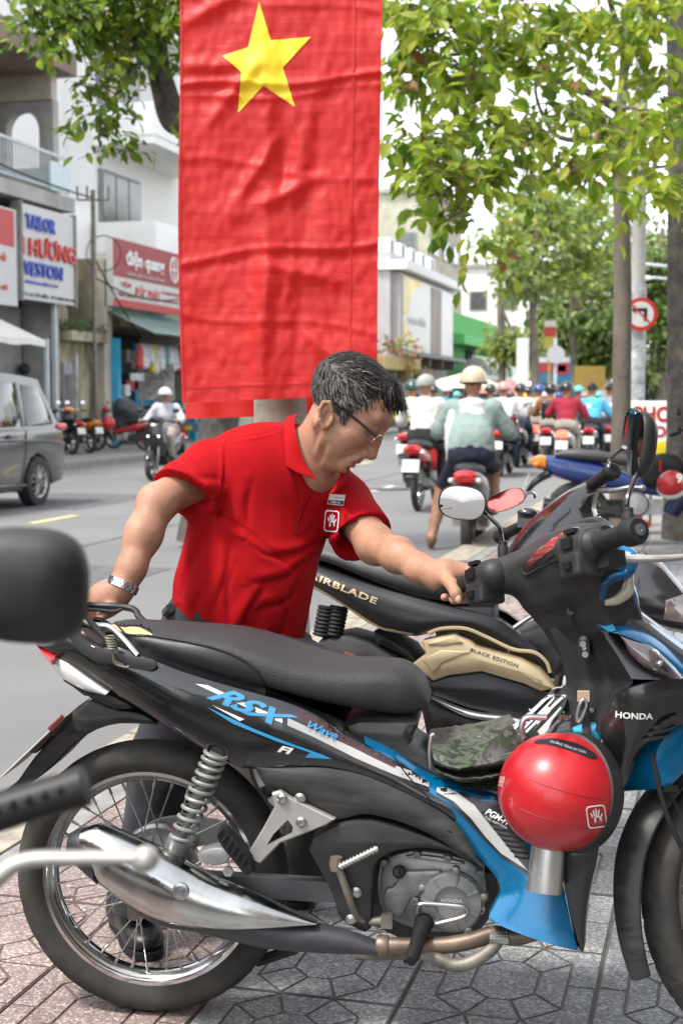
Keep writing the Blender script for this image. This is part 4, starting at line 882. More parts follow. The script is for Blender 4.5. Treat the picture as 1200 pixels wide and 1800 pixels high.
# right mirror (black housing, seen edge-on) and left mirror
m1 = mirror(wave, Lp(1120, 782, 2.55), Rt @ V((-.985, -.12, .1)), Rt @ V((.25, 0, 1)), .04, .06, [Lp(1104, 912, 2.5), Lp(1102, 880, 2.5), Lp(1112, 850, 2.52), Lp(1128, 822, 2.55)], GLB)
m2 = mirror(wave, Lp(812, 884, 3.0), Rt @ V((-.12, -.99, .02)), Rt @ V((.12, 0, 1)), .05, .036, [Lp(884, 968, 2.98), Lp(880, 940, 2.98), Lp(876, 925, 2.98), Lp(855, 905, 3.0), Lp(838, 892, 3.03)], GLB)
for q, t in (((1104, 905), 2.5), ((884, 962), 2.98)):
    B = MB(); a = Lp(*q, t); B.lathe([(.011, -.03), (.012, 0), (.009, .004), (.009, .012), (.006, .014)], 12, O=a); B.build('mirror_mount', MTB, wave)
# ---------------------------------------------------------------- the man in the red polo shirt
SKIN = M('skin', (.33, .165, .1), .56, var=.16, sc=16, bump=.12, bsc=190, det=8, sss=.06, c2=(.46, .24, .155), spec=.38)
LIPS = M('lips', (.26, .115, .08), .6, var=.15, sc=40, spec=.35); SHAD = M('stubble_skin', (.3, .16, .105), .6, var=.2, sc=60, bump=.2, bsc=260, spec=.3)
SHIRT = M('red_pique_cotton', (.34, .004, .007), .85, var=.1, sc=5, bump=.25, bsc=520, spec=.12)
NAVY = M('navy_trousers', (.014, .015, .021), .8, var=.3, sc=6, bump=.15, bsc=60, sheen=.1)
SHOE = M('black_leather', (.016, .016, .017), .35, var=.4, sc=12, bump=.12, bsc=130)
HAIRB = M('black_hair', (.014, .0115, .01), .5, spec=.25, var=.5, sc=60, bump=.5, bsc=120); HAIRG = M('grey_hair', (.13, .12, .11), .55, spec=.25, var=.4, sc=60)
man = thing('person', 'man with grey-black hair in red polo shirt, leaning over the blue motorbike', 'person', G(330, 1640))
MI = Matrix.Translation(-man.location)
X3 = lambda *a: np.array(tuple(P(*a)))
HO = X3(618, 705, 3.32); hf = np.array((.735, -.06, -.675)); hf /= np.linalg.norm(hf); hr = np.array((0, -1., 0)); hr -= hf*(hr@hf); hr /= np.linalg.norm(hr); hu = np.cross(hr, hf); hu *= np.sign(hu[2])
HR = np.stack([hf, hu, hr], 1)
H = lambda f, u, r: HO+HR@np.array((f, u, r))
tL = np.array((.80, .5, -.32)); tU = np.array((.37, 0, .93)); tL /= np.linalg.norm(tL); tU -= tL*(tU@tL); tU /= np.linalg.norm(tU); tN = np.cross(tL, tU)
TR = np.stack([tL, tN, tU], 1)
SHR, SHL = X3(366, 828, 3.36), X3(604, 880, 3.49)
def torso(s, o, m):
    s.ell(X3(418, 1080, 3.42), np.array((.165, .135, .13))+o, TR, .05, m); s.ell(X3(436, 1003, 3.41), np.array((.158, .145, .155))+o, TR, .06, m)
    s.ell(X3(462, 890, 3.42), np.array((.178, .122, .185))+o, TR, .06, m); s.ell(X3(490, 830, 3.42), np.array((.165, .095, .098))+o, TR, .05, m)
    s.cap(SHR, X3(470, 822, 3.41), .056+o, .082+o, .05, m); s.cap(SHL, X3(520, 815, 3.43), .056+o, .075+o, .05, m)
s = SDF((-.66, 2.86, .72), (.36, 3.7, 1.42), .0036)
s.ell(H(-.008, .014, 0), (.093, .083, .074), HR, .02); s.ell(H(.035, .018, 0), (.058, .06, .062), HR, .03); s.ell(H(.034, -.05, 0), (.062, .072, .059), HR, .03)
s.ell(H(.036, -.105, 0), (.05, .045, .05), HR, .03); s.ell(H(.064, -.134, 0), (.021, .02, .026), HR, .025)
for g in (-1, 1):
    s.cap(H(-.012, -.085, g*.055), H(.055, -.134, g*.02), .0225, .017, .025); s.ell(H(.058, -.046, g*.04), (.026, .022, .024), HR, .03); s.ell(H(.035, -.088, g*.042), (.03, .03, .02), HR, .025)
    s.cap(H(.09, .016, g*.012), H(.072, .012, g*.05), .012, .012, .02); s.ell(H(.103, -.068, g*.014), (.012, .009, .01), HR, .01)
    s.ell(H(.098, -.014, g*.033), (.018, .013, .019), HR, .012, op='s'); s.ell(H(.079, -.013, g*.032), (.0145, .0135, .0165), HR, .006)
    ea = np.array((-.041, .061)); ea /= np.linalg.norm(ea)
    EU = hf*ea[0]+hu*ea[1]; EF = hf*ea[1]-hu*ea[0]; ER = np.stack([EF, EU, hr*g], 1); ec = H(-.018, -.063, g*.073)
    tilt = lambda a, b, c: ec+ER@np.array((a, b, c))
    s.ell(tilt(0, 0, .004), (.019, .035, .008), ER, .005); s.ell(tilt(.003, -.004, .014), (.0115, .023, .01), ER, .003, op='s')
    s.chain([tilt(.012, .012, .008), tilt(.004, .03, .012), tilt(-.01, .027, .015), tilt(-.0165, .01, .015), tilt(-.012, -.014, .012), tilt(-.002, -.03, .008)], [.004, .0042, .0045, .0045, .0045, .006], .004)
    s.cap(tilt(-.008, -.008, .006), tilt(-.003, .012, .008), .004, .004, .004); s.ell(tilt(.014, -.01, .004), (.005, .007, .006), ER, .006)
s.chain([H(.093, .004, 0), H(.104, -.03, 0), H(.119, -.06, 0)], [.009, .0105, .0135], .016)
s.ell(H(.088, -.098, 0), (.02, .028, .032), HR, .02)
s.cap(H(.106, -.094, -.012), H(.104, -.094, .014), .0062, None, .006, 1); s.cap(H(.094, -.098, -.024), H(.092, -.1, .026), .0042, None, .008, 1); s.cap(H(.102, -.1085, -.012), H(.1, -.109, .014), .0072, None, .006, 1)
s.cap(H(.105, -.083, -.02), H(.099, -.084, .026), .004, None, .012); s.ell(H(.085, -.127, 0), (.018, .012, .026), HR, .02)
s.cap(H(.112, -.1008, -.022), H(.1, -.103, .03), .0036, None, .003, op='s'); s.ell(H(.1, -.121, 0), (.008, .006, .02), HR, .01, op='s')
s.cap(H(.1, -.07, .026), H(.08, -.112, .041), .0035, None, .008, op='s'); s.cap(H(.082, -.028, .05), H(.068, -.04, .056), .003, None, .008, op='s'); s.cap(H(.094, -.03, .024), H(.08, -.034, .046), .003, None, .006, op='s')
for q in range(3): s.cap(H(.088, .035+q*.013, .012), H(.07, .033+q*.013, .052), .0018, None, .006, op='s')
for q in (0, 1): s.cap(X3(560+q*14, 752+q*24, 3.25), X3(546+q*12, 800+q*16, 3.31), .004, None, .012, op='s')
s.cap(X3(580, 742, 3.335), X3(544, 812, 3.4), .054, .064, .03); s.cap(H(.02, -.12, 0), X3(560, 832, 3.36), .02, .024, .03)
torso(s, -.012, 0)
# right arm back to the grab rail
s.chain([SHR, X3(275, 885, 3.22), X3(252, 940, 3.18), X3(230, 1000, 3.15), X3(214, 1034, 3.14)], [.053, .040, .038, .029, .025], .03)
WR = X3(214, 1034, 3.14)
s.chain([WR, X3(186, 1050, 3.15), X3(160, 1058, 3.16)], [.028, .033, .026], .02); s.chain([X3(200, 1052, 3.15), X3(182, 1066, 3.15)], [.03, .028], .02)
for i, (a, b, c, d) in enumerate([((150, 1048), (136, 1062), (134, 1082), (146, 1093)), ((152, 1056), (144, 1076), (146, 1096), (158, 1101)), ((160, 1064), (156, 1084), (162, 1102), (172, 1105)), ((170, 1072), (172, 1090), (176, 1096), (182, 1096))]):
    s.chain([X3(*a, 3.165), X3(*b, 3.17), X3(*c, 3.14), X3(*d, 3.11)], [.0125, .0115, .0105, .0095], .006)
s.chain([X3(196, 1066, 3.12), X3(182, 1078, 3.09), X3(174, 1090, 3.075)], [.015, .012, .0105], .008)
# left arm to the grip
s.chain([SHL, X3(660, 958, 3.31), X3(700, 976, 3.2), X3(738, 1000, 3.11), X3(762, 1009, 3.07)], [.052, .042, .036, .0285, .0245], .03)
WL = X3(762, 1009, 3.07)
s.chain([WL, X3(785, 1008, 3.05), X3(812, 1006, 3.045)], [.027, .027, .021], .02); s.chain([X3(772, 1020, 3.06), X3(785, 1026, 3.06)], [.024, .02], .02)
for a, b, c, d, r in [((832, 1002, 3.03), (846, 1014, 3.05), (846, 1034, 3.04), (834, 1045, 3.0), .0105), ((822, 1003, 3.05), (832, 1022, 3.075), (828, 1046, 3.05), (814, 1055, 3.0), .011), ((808, 1006, 3.06), (815, 1028, 3.085), (810, 1050, 3.055), (797, 1056, 3.0), .0105), ((794, 1012, 3.065), (798, 1032, 3.08), (792, 1050, 3.05), (780, 1050, 3.0), .0095)]:
    s.chain([X3(*a), X3(*b), X3(*c), X3(*d)], [r*1.15, r, r*.95, r*.85], .006)
s.chain([X3(782, 1016, 3.035), X3(794, 1028, 2.985), X3(801, 1043, 2.965), X3(805, 1055, 2.962)], [.017, .013, .0115, .0095], .01)
body = s.build('body', [SKIN, LIPS, SHAD], man, it=1, inv=MI)
nail = M('nail', (.62, .38, .3), .3, var=.05)
B = MB(); B.sphere(MI @ P(805.5, 1053, 2.9535), .0085, 10, 6, sc=(.75, .3, 1.)); B.build('thumbnail', nail, body)
# shirt
CRE = [([(520, 590), (600, 650), (700, 720), (800, 805)], 9, 11), ([(500, 620), (450, 740), (385, 900)], 8, 12), ([(540, 610), (575, 720), (545, 860), (500, 960)], 7, 12), ([(870, 710), (800, 755), (700, 745), (620, 700)], 9, 11), ([(865, 760), (770, 830), (650, 850)], 8, 13), ([(640, 500), (625, 640)], 5, 12), ([(560, 350), (545, 450), (522, 585)], 5, 5), ([(555, 345), (650, 325), (745, 308)], 3, 4), ([(830, 810), (780, 900), (640, 965)], 7, 14), ([(380, 420), (450, 470), (530, 500)], 8, 12), ([(350, 500), (430, 540), (520, 560)], 7, 10), ([(690, 860), (640, 940), (620, 1010)], 7, 12), ([(470, 860), (450, 940), (470, 990)], 7, 12), ([(590, 780), (560, 880), (575, 985)], 6, 10), ([(960, 560), (1000, 600), (1060, 640)], 7, 9), ([(900, 690), (960, 660), (1040, 690)], 8, 9), ([(735, 900), (770, 960), (760, 1030)], 6, 10), ([(760, 330), (800, 470), (815, 560)], 4, 9)]
def folds(Vt, Q):
    N = vnormals(Vt, Q); rel = Vt-np.array((0, 0, HC)); t = rel[:, 1]*cos(PIT)-rel[:, 2]*sin(PIT); up = rel[:, 1]*sin(PIT)+rel[:, 2]*cos(PIT)
    px = np.stack([600+2500*rel[:, 0]/t, 900-2500*up/t], 1); D = np.zeros(len(Vt))
    wx = np.array([(noise.noise(V(p*14)), noise.noise(V(p*14)+V((9, 2, 5)))) for p in Vt]); px = px+wx*7
    for L_, dep, wid in CRE:
        A_ = resample(spline([(120+x/2, 600+y/2) for x, y in L_], 24), 24); best = np.full(len(Vt), 1e9); sd = np.zeros(len(Vt)); tt = np.zeros(len(Vt))
        for i in range(23):
            a, b = A_[i], A_[i+1]; ab = b-a; k = np.clip(((px-a)@ab)/(ab@ab), 0, 1); q = a+k[:, None]*ab; dd = np.linalg.norm(px-q, axis=1); m = dd < best; best[m] = dd[m]; cr = ab[0]*(px[:, 1]-a[1])-ab[1]*(px[:, 0]-a[0]); sd[m] = np.sign(cr[m]); tt[m] = (i+k[m])/23
        fade = np.sin(np.clip(tt, .04, .96)*pi)**.5; x = best*sd
        D += .001*dep*fade*(-.8*np.exp(-(x/(wid*.45))**2)+.75*np.exp(-((x-wid*1.1)/(wid*.9))**2))*(N[:, 1] < .35)
    D += np.array([.0045*noise.noise(V((p[0]*7, p[1]*7, p[2]*4)))+.002*noise.noise(V((p[0]*22, p[1]*22, p[2]*11))) for p in Vt])
    hem = np.array(tuple(P(400, 1090, 3.42))); qz = (Vt-hem)@tU; qx = (Vt-hem)@tL; D += np.where(qz < .1, .006*np.sin(qx*42+3*np.sin(qx*17))*np.clip((.1-qz)*10, 0, 1), 0)
    return Vt+N*D[:, None]
s = SDF((-.6, 2.95, .7), (.2, 3.75, 1.3), .0042); torso(s, .004, 0)
def sleeve(s, caps, c, d, inner):
    q = SDF(s.lo, s.lo+np.array(s.F.shape)*s.res-s.res*1.001, s.res)
    for a in caps: q.cap(*a)
    q.half(c, d); q.cap(*inner, op='s')
    h = np.maximum(.03-np.abs(s.F-q.F), 0)/.03; s.F = np.minimum(s.F, q.F)-h*h*.03/4
sleeve(s, [(SHR, X3(318, 880, 3.255), .064, .085, .03)], X3(328, 873, 3.27), X3(290, 930, 3.2)-X3(350, 835, 3.3), (X3(340, 850, 3.29), X3(300, 915, 3.23), .05, .075, .01))
sleeve(s, [(SHL, X3(648, 965, 3.34), .062, .08, .03)], X3(632, 940, 3.365), X3(665, 990, 3.3)-X3(612, 905, 3.42), (X3(620, 920, 3.4), X3(655, 985, 3.31), .05, .072, .01))
s.half(X3(410, 1108, 3.42), -tU+np.array((.03, 0, 0)))
s.cap(X3(590, 740, 3.32), X3(556, 815, 3.38), .066, .072, .01, op='s'); s.cap(X3(600, 830, 3.25), X3(562, 846, 3.3), .045, .02, .02, op='s')
shirt = s.build('polo_shirt', [SHIRT], man, it=1, fn=folds, inv=MI)
def bvw(o): return BVHTree.FromPolygons([man.matrix_world @ v.co if False else v.co+man.location for v in o.data.vertices], [tuple(p.vertices) for p in o.data.polygons])
bvs = bvw(shirt)
def on(bv, px, py, lift=.003, t=3.3):
    d = ray(px, py).normalized(); h = bv.ray_cast(CAM, d)
    return MI @ ((h[0] if h[0] is not None else P(px, py, t))-d*lift)
def patch(name, poly, bv, mat, parent, step=6, lift=.003, t=3.3):
    vs, fs = dense_poly(poly, step); B = MB(); B.add([on(bv, u, v, lift, t) for u, v in vs], fs); return B.build(name, mat, parent, ang=180)
def band(name, A, Bp, th, mat, parent, n=20, bulge=.006):
    a, b = resample(spline(A, 40), n), resample(spline(Bp, 40), n); B = MB(); R = []
    for i in range(n):
        R.append([MI @ (P(*(a[i]*(1-t)+b[i]*t))+V((0, -bulge*sin(pi*t), 0))) for t in np.linspace(0, 1, 7)])
    B.rings(R, closed=False); B.rings([[p+V((0, th, 0)) for p in r] for r in R], closed=False)
    ed = [r[0] for r in R]+R[-1][1:]+[r[-1] for r in R[-2::-1]]+R[0][-2:0:-1]; B.rings([ed, [p+V((0, th, 0)) for p in ed]], closed=True, cap=False)
    return B.build(name, mat, parent, ang=60)
band('collar', [(524, 726, 3.42), (517, 735, 3.36), (519, 758, 3.32), (527, 792, 3.305), (540, 820, 3.3), (557, 842, 3.29)], [(505, 733, 3.44), (492, 752, 3.37), (488, 785, 3.32), (500, 815, 3.295), (528, 833, 3.285), (556, 843, 3.285)], .004, SHIRT, shirt)
band('collar', [(578, 868, 3.3), (590, 850, 3.31), (598, 835, 3.33), (606, 815, 3.36)], [(592, 862, 3.31), (604, 852, 3.33), (611, 838, 3.35), (616, 820, 3.38)], .004, SHIRT, shirt, 12)
patch('placket', [(556, 844), (567, 852), (588, 860), (606, 850), (590, 868), (566, 886), (548, 912), (530, 940), (520, 938), (532, 905), (546, 872)], bvs, SHIRT, shirt, 5, .005)
patch('stitching', [(532, 860), (534, 860), (527, 905), (520, 938), (518, 937), (525, 905)], bvs, M('red_seam', (.3, .005, .008), .8, var=0), shirt, 6, .004)
B = MB(); q = on(bvs, 542, 843, .012); B.lathe([(.0055, 0), (.0055, .002), (.004, .0028), (.0, .0022)], 14, O=q, ax=(.3, -1, -.1)); B.build('button', WHT, shirt)
wtag = M('tag_plastic', (.62, .6, .55), .35, var=.05)
patch('name_tag', [(579, 868), (607, 870), (603, 889), (575, 886)], bvs, wtag, shirt, 8, .009); patch('tag_panel', [(577.5, 878.5), (604, 880.5), (602.5, 887.5), (576.5, 885)], bvs, DKP, shirt, 8, .0105)
def txt_on(txt, c, w, h, ang, bv, mat, parent, lift, **k):
    vs, fs = text_geo(txt, **k); ca, sa = cos(radians(ang)), sin(radians(ang)); B = MB()
    B.add([on(bv, c[0]+a*w*ca+b*h*sa, c[1]+a*w*sa-b*h*ca, lift) for a, b in vs], fs); return B.build('lettering', mat, parent, smooth=False)
txt_on('HẢI TRIỀU', (596, 874.5), 15, 4, 4, bvs, DKP, shirt, .0105); txt_on('Nhân viên', (590, 882.6), 18, 4, 5, bvs, WHT, shirt, .012)
# hand emblem in a rounded frame, unit square
def emblem():
    rs = lambda k: [(x*k, y*k) for x, y in chaikin([(-.5, -.5), (.5, -.5), (.5, .5), (-.5, .5)], 3)]
    sh = [(-.5+.12*0, 0)]; o_, i_ = [], []
    c = .16
    def rr(k):
        L = []
        for sx, sy, a0 in ((1, 1, 0), (-1, 1, 90), (-1, -1, 180), (1, -1, 270)):
            for a in (0, 30, 60, 90): L.append((sx*(.5*k-c*k)+c*k*cos(radians(a0+a)), sy*(.5*k-c*k)+c*k*sin(radians(a0+a))))
        return L
    A, Bq = rr(1), rr(.88); quads = [([A[i], A[(i+1) % 16], Bq[(i+1) % 16], Bq[i]]) for i in range(16)]
    def cap_(a, b, r):
        a, b = np.array(a), np.array(b); d = (b-a)/np.linalg.norm(b-a); n = np.array((-d[1], d[0]))
        return [tuple(a+n*r), tuple(a-d*r), tuple(a-n*r), tuple(b-n*r), tuple(b+d*r), tuple(b+n*r)]
    f = [cap_((-.2, .0), (-.26, .16), .035), cap_((-.1, .04), (-.12, .28), .038), cap_((.0, .05), (.02, .32), .038), cap_((.1, .03), (.16, .26), .038)]
    arc = [(.05+.2*cos(radians(a)), -.16+.2*sin(radians(a))) for a in range(-30, 240, 18)]; arc2 = [(.05+.1*cos(radians(a)), -.13+.09*sin(radians(a))) for a in range(-30, 240, 18)]
    arcs = [[arc[i], arc[i+1], arc2[i+1], arc2[i]] for i in range(len(arc)-1)]
    return quads+f+arcs+[cap_((.2, -.06), (.3, .08), .035)]
EMB = emblem()
def emblem_on(c, w, h, ang, proj, mat, parent, name='emblem'):
    ca, sa = cos(radians(ang)), sin(radians(ang)); B = MB()
    for pl in EMB:
        B.add([proj(c[0]+a*w*ca+b*h*sa, c[1]+a*w*sa-b*h*ca) for a, b in pl], [tuple(range(len(pl)))])
    return B.build(name, mat, parent, smooth=False)
emblem_on((582.5, 916), 25, 38, 5, lambda x, y: on(bvs, x, y, .007), WHT, shirt)
# trousers and shoes
s = SDF((-.62, 2.95, .06), (.2, 3.85, .92), .007); 
s.ell(X3(418, 1092, 3.43), (.168, .142, .14), TR, .05); s.chain([X3(355, 1125, 3.43), X3(290, 1350, 3.33), X3(244, 1590, 3.33)], [.105, .08, .06], .05); s.chain([X3(468, 1106, 3.43), X3(592, 1176, 3.22), X3(540, 1540, 3.55)], [.108, .086, .06], .05)
s.half(X3(405, 1068, 3.42), tU); s.half((0, 0, .085), (0, 0, -1))
def tf(Vt, Q):
    N = vnormals(Vt, Q); return Vt+N*np.array([.006*noise.noise(V((p[0]*14, p[1]*14, p[2]*6)))+.003*noise.noise(V(p*30)) for p in Vt])[:, None]
tr = s.build('trousers', [NAVY], man, it=2, fn=tf, inv=MI)
B = MB(); B.tube([MI @ P(300, 1068, 3.33), MI @ P(292, 1078, 3.36)], .012, 6); B.build('belt_loop', NAVY, tr)
def shoe(heel, toe):
    h, t = np.array(tuple(G(*heel))), np.array(tuple(G(*toe))); d = (t-h)/np.linalg.norm(t-h); n = np.array((-d[1], d[0], 0)); R = np.stack([d, n, np.array((0, 0, 1.))], 1); h = t-d*.27
    s = SDF(np.minimum(h, t)-.09, np.maximum(h, t)+np.array((.09, .09, .16)), .004)
    s.ell(h+d*.05+np.array((0, 0, .05)), (.05, .038, .05), R, .03); s.ell(h+d*.13+np.array((0, 0, .045)), (.08, .042, .042), R, .04); s.ell(h+d*.205+np.array((0, 0, .034)), (.062, .047, .03), R, .03); s.cap(h+d*.055+np.array((0, 0, .06)), h+d*.06+np.array((0, 0, .13)), .042, .046, .03)
    s.half((0, 0, .012), (0, 0, -1)); o = s.build('shoe', [SHOE], man, it=1, inv=MI)
    B = MB(); R_ = []
    out = [(0, .028), (.03, .037), (.1, .035), (.18, .047), (.24, .042), (.268, .022), (.274, 0)]; out += [(a, -b) for a, b in out[::-1]]
    out = chaikin(out, 1); B.slab(out, .002, .019, lambda u, v, w: MI @ V(tuple(h+d*u+n*v+np.array((0, 0, w)))), .003); B.build('sole', RUB, o)
    B = MB()
    for i in range(4): c = h+d*(.13+i*.018); z = .093-i*.007; B.tube([MI @ V(tuple(c+n*.02+np.array((0, 0, z)))), MI @ V(tuple(c+np.array((0, 0, z+.006)))), MI @ V(tuple(c-n*.02+np.array((0, 0, z))))], .0028, 5)
    B.build('laces', RUB, o); return o
shoe((215, 1625), (266, 1690)); shoe((470, 1560), (540, 1600))
# wristwatch
a, b_ = WR, X3(186, 1050, 3.15); ax = V(tuple(X3(230, 1000, 3.15)-WR)).normalized(); c = MI @ V(tuple(WR+(X3(230, 1000, 3.15)-WR)*.12)); e1 = ax.cross(V((0, 1, 0))).normalized(); e2 = ax.cross(e1)
wb = None; B = MB()
B.rings([[c+ax*w+(e1*cos(t)*1.02+e2*sin(t))*r for t in np.linspace(0, 2*pi, 36, endpoint=False)] for w, r in ((-.009, .0315), (-.009, .034), (.009, .034), (.009, .0315))]); watch = B.build('wristwatch', STL, man)
B = MB(); B.box((0, 0, 0), (.0046, .0056, .003)); lm_ = B.me('watch_link', CHR, smooth=False)
for i in range(34):
    for j in range(3):
        t = 2*pi*(i+.5*(j % 2))/34; o = ob('watch_link', lm_, watch); d = e1*cos(t)+e2*sin(t); x = d.cross(ax)
        o.matrix_local = Matrix.Translation(c+ax*((j-1)*.0062)+d*.0345) @ Matrix((x, ax, d)).transposed().to_4x4()
# hair
s = SDF(HO-.16, HO+.17, .0035); s.ell(H(-.012, .016, 0), (.1, .088, .08), HR, .02); s.cap(H(.055, .08, -.03), H(.096, .066, -.01), .022, .012, .03); s.cap(H(.05, .076, .03), H(.094, .058, .03), .026, .012, .03)
nn = HR@np.array((.72, -.69, 0)); s.half(H(.052, .012, 0), nn)
s.cap(H(-.0, -.02, .072), H(.022, -.048, .064), .013, .006, .012); s.cap(H(-.0, -.02, -.072), H(.022, -.048, -.064), .013, .006, .012)
s.ell(H(-.02, -.062, .085), (.022, .034, .03), HR, .008, op='s')
hair = s.build('hair', [HAIRB], man, it=1, inv=MI)
hv = [v.co.copy() for v in hair.data.vertices]; hn = [v.normal.copy() for v in hair.data.vertices]
B = MB(); rnd = random.Random(3); hf3, hu3, hr3 = V(hf), V(hu), V(hr); HOi = MI @ V(HO)
for i in range(5200):
    k = rnd.randrange(len(hv)); p, n = hv[k], hn[k]; q = HR.T@np.array(p-HOi); f, u, r = q
    if n.dot(V(nn)) > .75: continue
    d = hf3*(.9)+hu3*(-1.1 if f > .03 else (-.5 if u < .03 else .15))-hr3*(.25*(1 if r > 0 else -.4)); d = (d-n*d.dot(n)).normalized(); d = (d+V((rnd.gauss(0, .16), rnd.gauss(0, .16), rnd.gauss(0, .16)))).normalized()
    gry = (u < .035 and f < .06 and rnd.random() < .45+(.035-u)*5) or rnd.random() < .12
    L_ = rnd.uniform(.014, .026) if u < .01 else rnd.uniform(.022, .045); sd_ = n.cross(d)*rnd.uniform(.0005, .001)
    a = p+n*.0005-d*L_*.4; b = p+n*(.002+rnd.random()*.002)+d*L_*.2; c_ = p+n*(.0005+rnd.random()*.003)+d*L_*.65
    B.add([a-sd_, a+sd_, b+sd_, b-sd_, c_], [(0, 1, 2, 3), (3, 2, 4)], 1 if gry else 0)
o = B.build('hair_strands', [HAIRB, HAIRG], hair, smooth=False); o['kind'] = 'stuff'
B = MB()
for i in range(90):
    r = rnd.uniform(.01, .05)*rnd.choice((1, 1, -1)); p = MI @ V(H(.103-abs(r)*.34, .016+rnd.uniform(-.004, .004), r)); d = V(HR@np.array((.15, -.25, .9*np.sign(r))))*.012; B.add([p, p+V((0, 0, .0012)), p+d], [(0, 1, 2)])
B.build('eyebrow', HAIRB, body, smooth=False)
B = MB(); B.tube([MI @ V(H(.0975, -.017, .022)), MI @ V(H(.0965, -.02, .033)), MI @ V(H(.089, -.0225, .047))], .0014, 5, smooth=10); B.build('eyelash', HAIRB, body)
# glasses
B = MB(); pts = [H(-.04, -.035, .078), H(-.02, -.03, .082), H(.05, -.024, .078), H(.1, -.022, .066)]; B.tube([MI @ V(p) for p in pts], [.0026, .0034, .0036, .003], 6, smooth=20); pts = [H(-.04, -.035, -.078), H(.05, -.026, -.078), H(.1, -.026, -.066)]; B.tube([MI @ V(p) for p in pts], .0028, 6); gl_ = B.build('glasses', GLB, man)
gm = M('gold_wire', (.75, .62, .45), .25, metal=1, var=.05); lens_m = M('spectacle_lens', (.95, .95, .95), .03, tr=1., var=0)
for g in (-1, 1):
    L_ = [MI @ V(H(.106-.006*abs(cos(a)), -.03+.017*sin(a), g*(.036+.027*cos(a)))) for a in np.linspace(0, 2*pi, 28, endpoint=False)]
    B = MB(); B.tube(L_, .0019, 6, closed=True); B.build('lens_rim', gm, gl_); B = MB(); B.add(L_, [tuple(range(28))]); B.build('spectacle_lens', lens_m, gl_)
B = MB(); B.tube([MI @ V(H(.107, -.026, -.009)), MI @ V(H(.11, -.023, 0)), MI @ V(H(.107, -.026, .009))], .0013, 5); B.tube([MI @ V(H(.1, -.022, .066)), MI @ V(H(.104, -.026, .062))], .002, 5); B.build('bridge', gm, gl_)
# ---------------------------------------------------------------- things hung on the blue motorbike
PX = lambda px, py, t: P(px, py, t)
HEL = M('helmet_red', (.4, .008, .013), .36, var=.18, sc=7, coat=.25, rvar=.09)
def world_on(bv, px, py, lift):
    d = ray(px, py).normalized(); h = bv.ray_cast(CAM, d); return (h[0] if h[0] is not None else P(px, py, 2.62))-d*lift
helmet = thing('helmet', 'round red half helmet with white hand emblem, hung from the blue motorbike', 'helmet', P(978, 1392, 2.66))
HI = Matrix.Translation(-helmet.location); c = helmet.location; ax = V((.74, .64, -.2)).normalized()
B = MB(); r = .109; pr = [(r*sin(t), -r*1.02*cos(t)) for t in np.linspace(0, pi*.5, 16)]+[(r*1.0, r*.22), (r*.985, r*.36), (r*.95, r*.36), (r*.94, r*.1)]+[(r*.9*sin(t), -r*.9*cos(t)) for t in np.linspace(pi*.45, 0, 8)]
B.lathe(pr, 56, O=(0, 0, 0), ax=ax, cap=False); hs_ = B.build('shell', HEL, helmet, ang=50)
B = MB(); B.lathe([(r*.99, r*.2), (r*1.035, r*.22), (r*1.04, r*.5), (r*.99, r*.58), (r*.93, r*.5), (r*.93, r*.2)], 56, ax=ax, cap=False); B.build('edge_band', M('black_trim', (.015, .014, .014), .5, var=.2, bump=.1, bsc=200), helmet)
B = MB(); B.lathe([(r*.92, r*.45), (r*.8, r*.1), (r*.5, -r*.2), (0, -r*.3)], 40, ax=ax, cap=False); B.build('lining', RUB, helmet)
me_ = hs_.data; bvh_ = BVHTree.FromPolygons([v.co+c for v in me_.vertices], [tuple(p.vertices) for p in me_.polygons])
for off in (-.028, .03):
    q = V((0, 1, 0)); n_ = ax.cross(V((0, -1, 0))).normalized(); L_ = []
    for t in np.linspace(.12, pi*.5, 24): rr = math.sqrt(max(0, r*r-off*off)); L_.append(n_*off+ax*(-rr*1.02*cos(t))+V((0, -1, 0)).cross(n_).cross(n_).normalized()*0+(ax.cross(n_)).normalized()*rr*sin(t)*(-1 if (ax.cross(n_)).y > 0 else 1))
    B = MB(); B.tube(L_, .0009, 5); B.build('seam', M('seam_dark_red', (.25, .01, .012), .4, var=0), hs_)
emblem_on((1048, 1436), 34, 40, -8, lambda x, y: world_on(bvh_, x, y, .003)-c, WHT, hs_)
def htext(txt, cx, cy, w, h, ang, mat, **k):
    vs, fs = text_geo(txt, **k); ca, sa = cos(radians(ang)), sin(radians(ang)); B = MB(); B.add([world_on(bvh_, cx+a*w*ca+b*h*sa, cy+a*w*sa-b*h*ca, .0016)-c for a, b in vs], fs); return B.build('lettering', mat, hs_, smooth=False)
vs, fs = dense_poly(chaikin([(938, 1300), (975, 1297), (1020, 1308), (1052, 1328), (1046, 1338), (1008, 1322), (965, 1309), (936, 1308)], 1), 6)
B = MB(); B.add([world_on(bvh_, u, v, .0009)-c for u, v in vs], fs); B.build('visor_print', DKP, hs_, ang=180)
htext('CHƯỜNG TRÌNH AN TOÀN', 998, 1312, 66, 6, 18, GLP); htext('BAMBOO', 881, 1374, 18, 8, -75, WHT)
strap = thing('helmet_strap', 'black webbing strap with metal buckle between hook and red helmet', 'strap', P(1028, 1240, 2.72)); sI = Matrix.Translation(-strap.location)
B = MB(); B.tube([sI @ P(1024, 1222, 2.73), sI @ P(1028, 1248, 2.72), sI @ P(1031, 1290, 2.70), sI @ P(1033, 1322, 2.68)], .0085, 8, flat=.2, up=(0, 1, 0)); B.build('webbing', RUB, strap)
B = MB(); B.box(sI @ P(1025, 1224, 2.71), (.022, .008, .02)); B.build('leather_tab', M('tan_leather', (.5, .36, .25), .7, var=.2, sc=30), strap)
